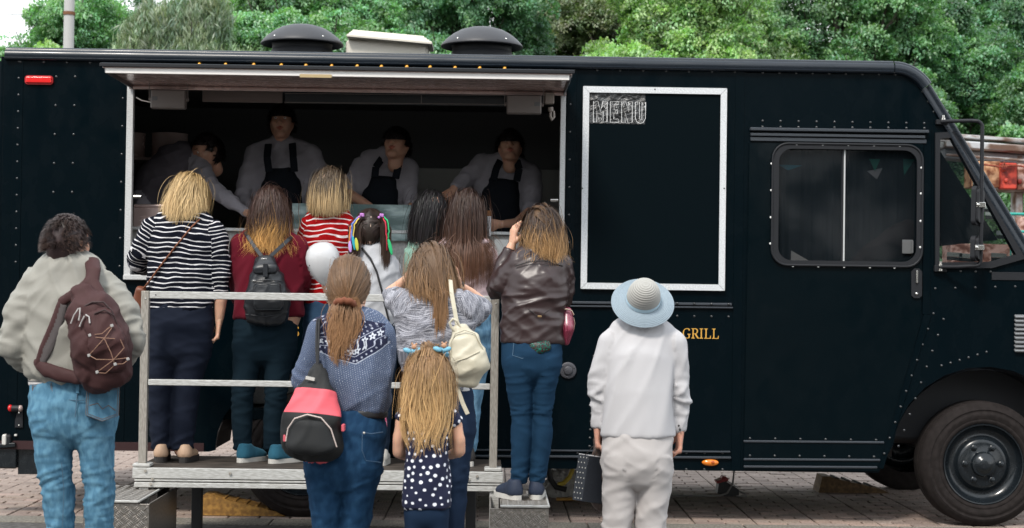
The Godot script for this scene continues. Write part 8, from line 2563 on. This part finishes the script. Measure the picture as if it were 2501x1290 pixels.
	top = [chain([[Vector3(-0.389, 0.989, 3.62), 0.055, 0.05], [Vector3(-0.388, 0.961, 3.62), 0.086, 0.065], [Vector3(-0.39, 0.897, 3.63), 0.093, 0.085], [Vector3(-0.389, 0.777, 3.63), 0.093, 0.09], [Vector3(-0.389, 0.657, 3.63), 0.1, 0.1], [Vector3(-0.387, 0.555, 3.63), 0.105, 0.105]], {"f1": true}), chain([[Vector3(-0.472, 0.953, 3.62), 0.038, 0.038], [Vector3(-0.503, 0.912, 3.62), 0.034, 0.034]], {"reg": 1, "k": 0.02, "f1": true}), chain([[Vector3(-0.304, 0.952, 3.62), 0.038, 0.038], [Vector3(-0.266, 0.904, 3.62), 0.033, 0.033]], {"reg": 2, "k": 0.02, "f1": true})]
	var rng := RandomNumberGenerator.new()
	rng.seed = 77
	var spots: Array = []
	for tries in 900:
		var s := Vector3(rng.randf(), rng.randf(), rng.randf_range(0.022, 0.04))
		var ok := true
		for o in spots:
			var dx := absf(o.x - s.x)
			var dy := absf(o.y - s.y)
			dx = minf(dx, 1.0 - dx)
			dy = minf(dy, 1.0 - dy)
			if sqrt(dx * dx + dy * dy) < 0.125: ok = false
		if ok: spots.append(s)
	var polka := Image.create(256, 256, false, Image.FORMAT_RGB8)
	polka.fill(Color(0.06, 0.085, 0.2))
	for s in spots:
		var rad := int(s.z * 256.0) + 1
		for y in range(-rad, rad + 1):
			for x in range(-rad, rad + 1):
				if Vector2(x, y).length() <= s.z * 256.0:
					polka.set_pixel(posmod(int(s.x * 256.0) + x, 256), posmod(int(s.y * 256.0) + y, 256), Color(0.88, 0.89, 0.92))
	var pm := mat(Color.WHITE, 0.9, {"tex": ImageTexture.create_from_image(polka), "uv": Vector3(5, 5, 1)})
	sdf_job(p, "tunic", [pm], top, {"cell": 0.009, "fold": [[0.0042, 4.2, 1.2, 1, 1], [0.0021, 7.2, 3.6, 3, 2]]})
	legs = [chain([[Vector3(-0.388, 0.623, 3.63), 0.086, 0.09], [Vector3(-0.387, 0.538, 3.63), 0.093, 0.095]]), chain([[Vector3(-0.435, 0.529, 3.63), 0.046, 0.08], [Vector3(-0.429, 0.25, 3.62), 0.04, 0.055], [Vector3(-0.429, 0.05, 3.62), 0.034, 0.045]], {"reg": 1, "k": 0.012}), chain([[Vector3(-0.339, 0.53, 3.63), 0.046, 0.08], [Vector3(-0.34, 0.25, 3.62), 0.04, 0.055], [Vector3(-0.34, 0.05, 3.62), 0.034, 0.045]], {"reg": 2, "k": 0.012})]
	sdf_job(p, "leggings", [denim(lin(0.012, 0.026, 0.055))], legs, {"cell": 0.011})
	arm = [chain([[Vector3(-0.493, 0.939, 3.62), 0.024, 0.024], [Vector3(-0.51, 0.843, 3.62), 0.026, 0.026], [Vector3(-0.51, 0.78, 3.6), 0.027, 0.027], [Vector3(-0.483, 0.753, 3.48), 0.021, 0.021], [Vector3(-0.455, 0.752, 3.42), 0.016, 0.016]]), chain([[Vector3(-0.28, 0.935, 3.62), 0.024, 0.024], [Vector3(-0.255, 0.843, 3.62), 0.026, 0.026], [Vector3(-0.254, 0.788, 3.6), 0.027, 0.027], [Vector3(-0.298, 0.762, 3.5), 0.021, 0.021], [Vector3(-0.335, 0.755, 3.43), 0.016, 0.016]])]
	body(p, top + legs, skin_m, head_at(Vector3(-0.39, 1.101, 3.6), 0.0, 0.05, 0.93), [hand(Vector3(-0.455, 0.751, 3.41), Vector3(0.8, 0, -0.5), Vector3(0, -1, 0), 1.0, 0.75), hand(Vector3(-0.335, 0.754, 3.42), Vector3(-0.8, 0, -0.5), Vector3(0, -1, 0), -1.0, 0.75)], -0.012, arm)
	hair(p, {"at": Vector3(-0.39, 1.104, 3.6), "r": Vector3(0.076, 0.117, 0.098), "end": 0.876, "guides": 221, "per": 14, "puff": 0.18, "spread": 0.013, "fall": 0.42, "wave": 0.02, "wfreq": 22, "jitter": 0.1, "width": 0.00135, "clump": 0.5, "ragged": 0.6, "c0": Color(0.24, 0.135, 0.06), "c1": Color(0.6, 0.38, 0.17), "m0": 0.0, "m1": 0.7, "streak": 0.2, "pole": Vector3(0, 1, 0.3), "blocks": [[Vector3(-0.388, 0.845, 3.62), Vector3(0.1, 0.16, 0.095)]], "seed": 16}, hair_m)
	var blue := mat(lin(0.2, 0.5, 0.68), 0.7, {"tex": fib, "tri": true, "uv": Vector3(12, 12, 12)})
	g = Geo.new()
	g.tube([Vector3(-0.469, 1.19, 3.62), Vector3(-0.453, 1.21, 3.6), Vector3(-0.42, 1.218, 3.58), Vector3(-0.368, 1.221, 3.58), Vector3(-0.329, 1.212, 3.6), Vector3(-0.311, 1.192, 3.62)], 0.011, 8)
	part("headband", g, blue, p)
	for q in [Vector3(-0.457, 1.206, 3.63), Vector3(-0.332, 1.213, 3.63)]:
		for s in [-1.0, 1.0]:
			g = Geo.new()
			g.sphere(q + Vector3(s * 0.02, 0.004, 0.01), Vector3(0.02, 0.011, 0.01), 10, Color.WHITE, Basis(Vector3.BACK, s * 0.35))
			part("bow_loop", g, blue, p)
		g = Geo.new()
		g.sphere(q + Vector3(0.008, 0.02, 0.012), Vector3(0.012, 0.012, 0.01), 10)
		g.sphere(q + Vector3(0.0, 0.032, 0.012), Vector3(0.005, 0.005, 0.005), 8)
		g.sphere(q + Vector3(0.017, 0.032, 0.012), Vector3(0.005, 0.005, 0.005), 8)
		part("bow_charm", g, mat(lin(0.45, 0.25, 0.15), 0.7), p)
	for x in [-0.429, -0.34]:
		shoe(p, Vector3(x, 0.0, 3.67), Vector3(0, 0, -1), 0.2, white_sole, white_sole, 0.036, 0.065, 0.02)

	# ---- woman in white with the straw hat
	p = thing("person", "person in white shirt and pale trousers wearing a pale blue straw hat", "person", Vector3(0.567, 0, 2.83))
	top = [chain([[Vector3(0.581, 1.328, 2.8), 0.089, 0.06], [Vector3(0.584, 1.278, 2.8), 0.162, 0.09], [Vector3(0.57, 1.151, 2.82), 0.159, 0.12], [Vector3(0.565, 0.998, 2.83), 0.161, 0.13], [Vector3(0.566, 0.795, 2.83), 0.178, 0.138]], {"f1": true}), chain([[Vector3(0.432, 1.229, 2.8), 0.06, 0.06], [Vector3(0.395, 1.119, 2.8), 0.05, 0.05], [Vector3(0.375, 1.017, 2.8), 0.046, 0.046], [Vector3(0.378, 0.906, 2.78), 0.037, 0.037], [Vector3(0.379, 0.831, 2.78), 0.031, 0.031]], {"reg": 1, "k": 0.02, "f1": true}), chain([[Vector3(0.733, 1.23, 2.8), 0.058, 0.058], [Vector3(0.757, 1.124, 2.8), 0.048, 0.048], [Vector3(0.768, 1.009, 2.8), 0.046, 0.046], [Vector3(0.77, 0.892, 2.78), 0.037, 0.037], [Vector3(0.771, 0.813, 2.78), 0.03, 0.03]], {"reg": 2, "k": 0.02, "f1": true})]
	var linen := mat(lin(0.57, 0.56, 0.575), 0.85, {"tex": fib, "bump": fib, "relief": 0.025, "uv": Vector3(30, 5, 1), "spec": 0.2})
	sdf_job(p, "shirt", [linen], top, {"cell": 0.01, "fold": [[0.006, 2.4, 0.5, 0.6, 1, 0], [0.003, 5, 1.2, 2, 2], [0.004, 4, 2, 3, 4, 1], [0.004, 4, 2, -3, 5, 2]], "crease": [[1, 0.26, 0.07, 0.01, 16], [2, 0.26, 0.08, 0.01, 16]]})
	legs = [chain([[Vector3(0.562, 0.815, 2.83), 0.165, 0.13], [Vector3(0.562, 0.712, 2.84), 0.169, 0.14], [Vector3(0.563, 0.674, 2.84), 0.167, 0.135]]), chain([[Vector3(0.486, 0.683, 2.84), 0.088, 0.125], [Vector3(0.483, 0.557, 2.83), 0.081, 0.1], [Vector3(0.476, 0.365, 2.82), 0.069, 0.09], [Vector3(0.479, 0.2, 2.82), 0.07, 0.085], [Vector3(0.479, 0.04, 2.82), 0.072, 0.088]], {"reg": 1, "k": 0.012, "f1": true}), chain([[Vector3(0.641, 0.685, 2.84), 0.086, 0.125], [Vector3(0.642, 0.559, 2.83), 0.081, 0.1], [Vector3(0.632, 0.367, 2.82), 0.073, 0.09], [Vector3(0.63, 0.2, 2.82), 0.07, 0.085], [Vector3(0.63, 0.04, 2.82), 0.072, 0.088]], {"reg": 2, "k": 0.012, "f1": true})]
	sdf_job(p, "trousers", [cloth(lin(0.52, 0.49, 0.48), 1.6, 2.0, 0.07)], legs, {"cell": 0.0095, "fold": [[0.0032, 2, 1.8, 3, 1], [0.002, 4, 4, -5, 2]], "crease": [[1, 0.02, 0.08, 0.0036, 11.2], [2, 0.02, 0.08, 0.0036, 11.2], [1, 0.3, 0.12, 0.0036, 12.6], [2, 0.3, 0.12, 0.0036, 12.6]]})
	skin_tone = Color(0.5, 0.26, 0.19)
	body(p, top + legs, skin_m, head_at(Vector3(0.592, 1.397, 2.74), 0.0, -0.1, 0.98), [hand(Vector3(0.379, 0.827, 2.78), Vector3(0.04, -1, 0), Vector3(1, 0, 0.1), -1.0, 1.0, 0.95), hand(Vector3(0.769, 0.809, 2.78), Vector3(-0.06, -1, 0), Vector3(-1, 0, 0.1), 1.0, 1.0, 0.95)], -0.026)
	hair(p, {"at": Vector3(0.592, 1.397, 2.74), "r": Vector3(0.08, 0.12, 0.104), "end": 1.333, "steps": 3, "guides": 120, "per": 8, "puff": 0.0, "spread": 0.003, "width": 0.00135, "c0": Color(0.2, 0.17, 0.15), "c1": Color(0.3, 0.26, 0.23), "seed": 17}, hair_m)
	for q in [Vector3(0.4, 0.862, 2.825), Vector3(0.399, 0.838, 2.82), Vector3(0.758, 0.847, 2.825), Vector3(0.764, 0.828, 2.822)]:
		g = Geo.new()
		g.sphere(q, Vector3(0.0055, 0.0055, 0.004), 8)
		part("cuff_button", g, dark_sole, p)
	var weave := noise(0.4, 151, 2)
	var straw := paint(128, 128, func(x: int, y: int) -> Color:
		var k := 0.86 + 0.16 * weave.get_noise_2d(x, y * 0.5) + 0.06 * sin(x * 0.8) * sin(y * 0.8)
		return Color(k, k, k))
	var hx := Transform3D(Basis(Quaternion(Vector3.UP, Vector3(0.02, 0.64, 0.77).normalized())), Vector3(0.58, 1.434, 2.86))
	var pr: Array = []
	for i in 61:
		var r := lerpf(0.148, 0.079, i / 60.0)
		pr.append(Vector2(r, -0.014 * pow((r - 0.079) / 0.069, 2.0) * 1.6 + 0.0016 * sin(i * PI / 3.0)))
	g = Geo.new()
	g.lathe(pr, hx, 64)
	part("hat_brim", g, mat(lin(0.4, 0.49, 0.56), 0.8, {"tex": straw, "uv": Vector3(20, 30, 1), "back": Color(0.2, 0.24, 0.28)}), p)
	pr = []
	for i in 73:
		var t := i / 72.0
		var a := t * PI * 0.5
		pr.append(Vector2(0.079 * pow(cos(a), 0.75) + 0.0, 0.004 + 0.112 * pow(sin(a), 0.9)) + Vector2(0.0009, 0.0009) * sin(i * PI / 3.0))
	pr.append(Vector2(0.0, 0.1175))
	g = Geo.new()
	g.lathe(pr, hx, 56)
	part("hat_crown", g, mat(lin(0.5, 0.49, 0.46), 0.85, {"tex": straw, "uv": Vector3(20, 30, 1)}), p)
	g = Geo.new()
	g.lathe([Vector2(0.0815, 0.002), Vector2(0.0818, 0.01), Vector2(0.08, 0.022)], hx, 56)
	part("hat_ribbon", g, mat(lin(0.5, 0.66, 0.76), 0.6), p)
	for x in [0.479, 0.63]:
		shoe(p, Vector3(x, 0.0, 2.89), Vector3(0, 0, -1), 0.24, white_sole, white_sole)
	# her shopping bag
	b = thing("shopping_bag", "dark paper shopping bag with white polka dots on its side", "bag", Vector3(0.347, 0.585, 2.75))
	var bb := Basis(Vector3.UP, 0.62) * Basis(Vector3.BACK, -0.16)
	var bc := Vector3(0.345, 0.585, 2.75)
	var navy := mat(lin(0.012, 0.016, 0.024), 0.6, {"tex": fib, "tri": true})
	g = Geo.new()
	g.box(bc + bb * Vector3(0.012, 0, 0.037), Vector3(0.125, 0.215, 0.003), 0.001, bb)
	g.box(bc + bb * Vector3(0.012, 0, -0.037), Vector3(0.125, 0.215, 0.003), 0.001, bb)
	g.box(bc + bb * Vector3(0.0745, 0, 0), Vector3(0.003, 0.215, 0.07), 0.001, bb)
	g.box(bc + bb * Vector3(0.012, -0.107, 0), Vector3(0.12, 0.003, 0.07), 0.001, bb)
	part("paper_wall", g, navy, b)
	g = Geo.new()
	g.box(bc + bb * Vector3(-0.0525, 0, 0), Vector3(0.003, 0.215, 0.075), 0.001, bb)
	part("gusset", g, navy, b, "dotted side of the paper bag")
	g = Geo.new()
	for i in 9:
		for k in 3:
			var off := 0.5 if i % 2 == 0 else 0.0
			g.sphere(bc + bb * Vector3(-0.0545, -0.096 + i * 0.024, -0.029 + (k + off) * 0.0225), Vector3(0.0008, 0.0032, 0.0032), 8, Color.WHITE, bb)
	part("white_dots", g, white_sole, b).set_meta("kind", "stuff")
	g = Geo.new()
	g.box(bc + bb * Vector3(0.012, 0.109, 0.0355), Vector3(0.127, 0.006, 0.005), 0.001, bb)
	g.box(bc + bb * Vector3(0.012, 0.109, -0.0355), Vector3(0.127, 0.006, 0.005), 0.001, bb)
	g.box(bc + bb * Vector3(0.012, 0.085, -0.0345), Vector3(0.12, 0.045, 0.002), 0.0008, bb)
	part("pale_lining", g, mat(lin(0.55, 0.55, 0.57), 0.7), b)
	g = Geo.new()
	for s in [-0.036, 0.036]:
		g.tube([bc + bb * Vector3(-0.02, 0.1, s), Vector3(0.386, 0.771, 2.77), bc + bb * Vector3(0.045, 0.1, s)], 0.0025, 6)
	part("handle_cord", g, dark_sole, b)
	b = thing("carrier_bag", "thin brown translucent carrier bag hanging from the left hand behind the paper bag", "bag", Vector3(0.39, 0.737, 2.72))
	sdf_job(b, "sack", [mat(lin(0.09, 0.06, 0.05), 0.4, {"alpha": 0.8})], [chain([[Vector3(0.383, 0.794, 2.75), 0.015, 0.01], [Vector3(0.39, 0.727, 2.72), 0.031, 0.03], [Vector3(0.409, 0.541, 2.7), 0.059, 0.05], [Vector3(0.414, 0.464, 2.7), 0.055, 0.04]])], {"cell": 0.009, "fold": [[0.0056, 7.2, 2.4, 3, 2]]})

	# ---- the staff behind the counter
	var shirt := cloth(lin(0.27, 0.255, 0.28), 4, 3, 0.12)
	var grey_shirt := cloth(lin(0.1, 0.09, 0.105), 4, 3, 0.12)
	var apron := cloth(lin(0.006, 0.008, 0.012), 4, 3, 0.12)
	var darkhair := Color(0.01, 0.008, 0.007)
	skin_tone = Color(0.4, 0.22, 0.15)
	for q in [0, 1, 2, 3]:
		var label: String = ["person in pale shirt at the left end leaning over to hand something out", "person in pale shirt and dark bib apron standing second from left behind the counter", "person in pale shirt and dark apron bending over behind the glass guard", "person in pale shirt and dark apron holding a cone at the right end"][q]
		var cx: float = [-2.319, -1.582, -0.898, -0.065][q]
		p = thing("person", label, "person", Vector3(cx, 0.7, -0.85), "staff behind the counter")
		var hd: Array
		var hands: Array = []
		arm = []
		var front: Array
		match q:
			0:
				top = [chain([[Vector3(-2.245, 2.391, -0.75), 0.096, 0.08], [Vector3(-2.275, 2.316, -0.74), 0.185, 0.12], [Vector3(-2.347, 2.145, -0.72), 0.247, 0.14], [Vector3(-2.382, 1.92, -0.72), 0.219, 0.14], [Vector3(-2.391, 1.641, -0.75), 0.197, 0.13]]), chain([[Vector3(-2.165, 2.322, -0.72), 0.095, 0.095], [Vector3(-2.03, 2.149, -0.5), 0.077, 0.077], [Vector3(-1.869, 2.046, -0.33), 0.057, 0.057], [Vector3(-1.73, 1.96, -0.2), 0.037, 0.037]], {"reg": 1, "k": 0.03, "f1": true}), chain([[Vector3(-2.43, 2.258, -0.75), 0.09, 0.09], [Vector3(-2.515, 2.113, -0.7), 0.076, 0.076], [Vector3(-2.495, 1.966, -0.55), 0.055, 0.055]], {"reg": 1, "k": 0.03})]
				front = [chain([[Vector3(-2.374, 2.032, -0.7), 0.168, 0.14], [Vector3(-2.387, 1.641, -0.73), 0.168, 0.14]], {"f0": true, "pw": 4.0})]
				arm = [chain([[Vector3(-1.735, 1.963, -0.2), 0.027, 0.027], [Vector3(-1.704, 1.951, -0.17), 0.023, 0.023]])]
				hands = [hand(Vector3(-1.706, 1.954, -0.17), Vector3(0.6, -0.3, 0.5), Vector3(0, -1, 0), -1.0, 1.0, 0.6)]
				hd = head_at(Vector3(-2.091, 2.396, -0.72), PI - 0.9, -0.3)
			1:
				top = [chain([[Vector3(-1.597, 2.483, -0.85), 0.096, 0.06], [Vector3(-1.591, 2.432, -0.85), 0.216, 0.09], [Vector3(-1.58, 2.277, -0.83), 0.227, 0.12], [Vector3(-1.578, 2.049, -0.8), 0.215, 0.12], [Vector3(-1.571, 1.654, -0.8), 0.209, 0.12]]), chain([[Vector3(-1.781, 2.394, -0.84), 0.079, 0.079], [Vector3(-1.823, 2.229, -0.8), 0.073, 0.073], [Vector3(-1.85, 2.067, -0.7), 0.064, 0.064], [Vector3(-1.703, 1.975, -0.5), 0.044, 0.044]], {"reg": 1, "k": 0.03, "f1": true}), chain([[Vector3(-1.391, 2.4, -0.84), 0.082, 0.082], [Vector3(-1.319, 2.236, -0.8), 0.073, 0.073], [Vector3(-1.318, 2.074, -0.68), 0.061, 0.061], [Vector3(-1.388, 1.98, -0.5), 0.044, 0.044]], {"reg": 1, "k": 0.03, "f1": true})]
				front = [chain([[Vector3(-1.587, 2.279, -0.815), 0.102, 0.13], [Vector3(-1.578, 2.105, -0.79), 0.147, 0.135], [Vector3(-1.57, 1.653, -0.79), 0.186, 0.135]], {"f0": true, "pw": 4.0})]
				hands = [hand(Vector3(-1.695, 1.972, -0.48), Vector3(0.7, -0.2, 0.5), Vector3(0, -1, 0), -1.0), hand(Vector3(-1.391, 1.976, -0.48), Vector3(-0.7, -0.2, 0.5), Vector3(0, -1, 0), 1.0)]
				hd = head_at(Vector3(-1.596, 2.611, -0.82), PI, 0.15)
			2:
				top = [chain([[Vector3(-0.836, 2.393, -0.8), 0.102, 0.07], [Vector3(-0.867, 2.338, -0.82), 0.198, 0.1], [Vector3(-0.888, 2.202, -0.82), 0.204, 0.12], [Vector3(-0.896, 2.003, -0.82), 0.198, 0.12], [Vector3(-0.897, 1.664, -0.82), 0.198, 0.12]]), chain([[Vector3(-1.048, 2.313, -0.82), 0.074, 0.074], [Vector3(-1.111, 2.196, -0.78), 0.068, 0.068], [Vector3(-1.121, 2.113, -0.72), 0.05, 0.05]], {"reg": 1, "k": 0.03, "f1": true}), chain([[Vector3(-0.709, 2.318, -0.82), 0.071, 0.071], [Vector3(-0.698, 2.172, -0.76), 0.062, 0.062], [Vector3(-0.696, 2.04, -0.66), 0.05, 0.05]], {"reg": 1, "k": 0.03, "f1": true})]
				front = [chain([[Vector3(-0.876, 2.251, -0.795), 0.09, 0.125], [Vector3(-0.901, 2.059, -0.8), 0.13, 0.135], [Vector3(-0.901, 1.663, -0.8), 0.17, 0.135]], {"f0": true, "pw": 4.0})]
				arm = [chain([[Vector3(-1.115, 2.124, -0.72), 0.039, 0.039], [Vector3(-1.027, 2.074, -0.6), 0.033, 0.033], [Vector3(-0.949, 2.028, -0.5), 0.025, 0.025]])]
				hands = [hand(Vector3(-0.949, 2.028, -0.5), Vector3(0.8, -0.3, 0.4), Vector3(0, -1, 0), -1.0), hand(Vector3(-0.695, 2.031, -0.64), Vector3(-0.3, -0.8, 0.3), Vector3(-1, 0, 0), 1.0)]
				hd = head_at(Vector3(-0.795, 2.455, -0.72), PI - 0.25, 0.4)
			_:
				top = [chain([[Vector3(-0.03, 2.379, -0.82), 0.102, 0.07], [Vector3(-0.04, 2.323, -0.83), 0.21, 0.1], [Vector3(-0.055, 2.186, -0.83), 0.215, 0.125], [Vector3(-0.075, 1.987, -0.83), 0.21, 0.125], [Vector3(-0.076, 1.675, -0.83), 0.21, 0.125]]), chain([[Vector3(-0.211, 2.353, -0.82), 0.079, 0.079], [Vector3(-0.31, 2.248, -0.76), 0.07, 0.07], [Vector3(-0.397, 2.165, -0.66), 0.05, 0.05]], {"reg": 1, "k": 0.03, "f1": true}), chain([[Vector3(0.136, 2.288, -0.82), 0.079, 0.079], [Vector3(0.156, 2.128, -0.76), 0.07, 0.07], [Vector3(0.112, 1.993, -0.6), 0.056, 0.056]], {"reg": 1, "k": 0.03, "f1": true})]
				front = [chain([[Vector3(-0.051, 2.241, -0.8), 0.102, 0.13], [Vector3(-0.077, 2.071, -0.8), 0.136, 0.14], [Vector3(-0.082, 1.675, -0.8), 0.175, 0.14]], {"f0": true, "pw": 4.0})]
				arm = [chain([[Vector3(0.118, 2.007, -0.6), 0.039, 0.039], [Vector3(0.033, 1.928, -0.42), 0.035, 0.035], [Vector3(-0.083, 1.912, -0.26), 0.026, 0.026]])]
				hands = [hand(Vector3(-0.088, 1.912, -0.26), Vector3(-1, 0.02, 0.15), Vector3(-0.1, 0.1, -1), 1.0, 1.0, 0.8), hand(Vector3(-0.402, 2.158, -0.64), Vector3(-0.5, -0.8, 0.3), Vector3(0, -0.5, -1), -1.0)]
				hd = head_at(Vector3(-0.015, 2.459, -0.76), PI, 0.35)
		for c in top.slice(1):
			for k in c.a.size():
				c.a[k] *= 0.85
				c.b[k] *= 0.85
		sdf_job(p, "shirt", [grey_shirt if q == 0 else shirt, shirt], top, {"cell": 0.013, "fold": [[0.0042, 3.6, 2.4, 4, 1], [0.0029, 5.4, 5.4, -4, 2]]})
		sdf_job(p, "apron", [apron], front, {"cell": 0.014, "fold": [[0.0029, 3.6, 1.8, 3, 2]]})
		legs = [chain([[Vector3(cx - 0.1, 1.5, -0.85), 0.1, 0.11], [Vector3(cx - 0.1, 0.75, -0.85), 0.06, 0.08]], {"reg": 1}), chain([[Vector3(cx + 0.1, 1.5, -0.85), 0.1, 0.11], [Vector3(cx + 0.1, 0.75, -0.85), 0.06, 0.08]], {"reg": 1})]
		sdf_job(p, "trousers", [apron], legs, {"cell": 0.018})
		for s in [-0.1, 0.1]:
			shoe(p, Vector3(cx + s, 0.7, -0.92), Vector3(0, 0, 1), 0.26, dark_sole, dark_sole)
		if q > 0:
			g = Geo.new()
			var ends: Array = [[], [Vector3(-1.656, 2.263, -0.66), Vector3(-1.673, 2.362, -0.67), Vector3(-1.679, 2.463, -0.77), Vector3(-1.483, 2.266, -0.66), Vector3(-1.494, 2.364, -0.67), Vector3(-1.514, 2.471, -0.77)], [Vector3(-0.935, 2.233, -0.64), Vector3(-0.93, 2.308, -0.67), Vector3(-0.889, 2.383, -0.75), Vector3(-0.793, 2.23, -0.64), Vector3(-0.779, 2.311, -0.67), Vector3(-0.776, 2.385, -0.75)], [Vector3(-0.127, 2.229, -0.64), Vector3(-0.109, 2.309, -0.67), Vector3(-0.081, 2.372, -0.75), Vector3(0.032, 2.225, -0.64), Vector3(0.048, 2.312, -0.67), Vector3(0.032, 2.374, -0.75)]][q]
			for k in [0, 3]:
				g.bar(ends[k], ends[k + 1], 0.05, 0.012, 0.004)
				g.bar(ends[k + 1], ends[k + 2], 0.05, 0.012, 0.004)
			part("apron_straps", g, apron, p)
		body(p, top + legs, skin_m, hd, hands, -0.016, arm)
		var xf: Transform3D = hd[1]
		hair(p, {"at": xf.origin + Vector3(0, 0.004, 0), "r": Vector3(0.08, 0.126, 0.104), "yaw": xf.basis.get_euler().y, "end": 0.5, "steps": 2, "guides": 300, "per": 7, "puff": 0.02, "spread": 0.004, "fall": 0.2, "width": 0.002, "c0": darkhair, "c1": darkhair, "seed": 30 + q}, hair_m)
	# what the right hand holds
	b = thing("ice_cream_cone", "brown waffle cone in a white paper cup held out by the staff", "food", Vector3(-0.163, 1.916, -0.2))
	g = Geo.new()
	var cxf := Transform3D(Basis(Vector3.BACK, 0.05), Vector3(-0.16, 1.915, -0.17))
	g.lathe([Vector2(0.018, 0.0), Vector2(0.026, 0.05), Vector2(0.029, 0.08), Vector2(0.024, 0.08), Vector2(0.0, 0.07)], cxf, 20)
	part("waffle_cone", g, mat(lin(0.2, 0.08, 0.025), 0.8, {"tex": fib, "tri": true, "uv": Vector3(10, 10, 10)}), b)
	g = Geo.new()
	g.lathe([Vector2(0.0, -0.085), Vector2(0.018, -0.085), Vector2(0.025, 0.045), Vector2(0.022, 0.045)], cxf, 20)
	part("paper_cup", g, mat(lin(0.6, 0.6, 0.62), 0.7), b)

func _ready() -> void:
	var cam := Camera3D.new()
	cam.name = "camera"
	cam.position = Vector3(-0.1283, 1.45, 10.5)
	cam.rotation_order = EULER_ORDER_YXZ
	cam.rotation_degrees = Vector3(1.0742, -0.7, 0.8)
	cam.fov = 18.3217
	var lens_ := CameraAttributesPhysical.new()
	lens_.frustum_focal_length = 74.42
	lens_.frustum_focus_distance = 9.2
	lens_.exposure_aperture = 6.0
	cam.attributes = lens_
	cam.near = 0.1
	cam.far = 500.0
	add_child(cam)
	cam.current = true
	cam.fov = 18.3217
	var we := WorldEnvironment.new()
	we.name = "environment"
	var env := Environment.new()
	env.background_mode = Environment.BG_SKY
	var sky := Sky.new()
	var sm := ProceduralSkyMaterial.new()
	sm.sky_top_color = Color(0.86, 0.89, 0.92)
	sm.sky_horizon_color = Color(0.93, 0.935, 0.93)
	sm.sky_curve = 0.2
	sm.ground_horizon_color = Color(0.4, 0.39, 0.37)
	sm.ground_bottom_color = Color(0.3, 0.29, 0.27)
	sm.sun_angle_max = 0.0
	sm.sky_energy_multiplier = 1.0
	sky.sky_material = sm
	env.sky = sky
	env.tonemap_mode = Environment.TONE_MAPPER_LINEAR
	env.tonemap_exposure = 2.1
	env.sdfgi_enabled = true
	env.ssao_enabled = true
	env.ssil_enabled = true
	we.environment = env
	add_child(we)
	var sun := DirectionalLight3D.new()
	sun.name = "sun"
	sun.light_color = Color(1.0, 0.975, 0.94)
	sun.light_energy = 0.5
	sun.light_angular_distance = 12.0
	sun.shadow_enabled = true
	sun.rotation_degrees = Vector3(-50, -25, 0)
	add_child(sun)
	build_setting()
	build_truck()
	build_background()
	build_platform()
	build_things_on_ground()
	build_people()
	run_jobs()
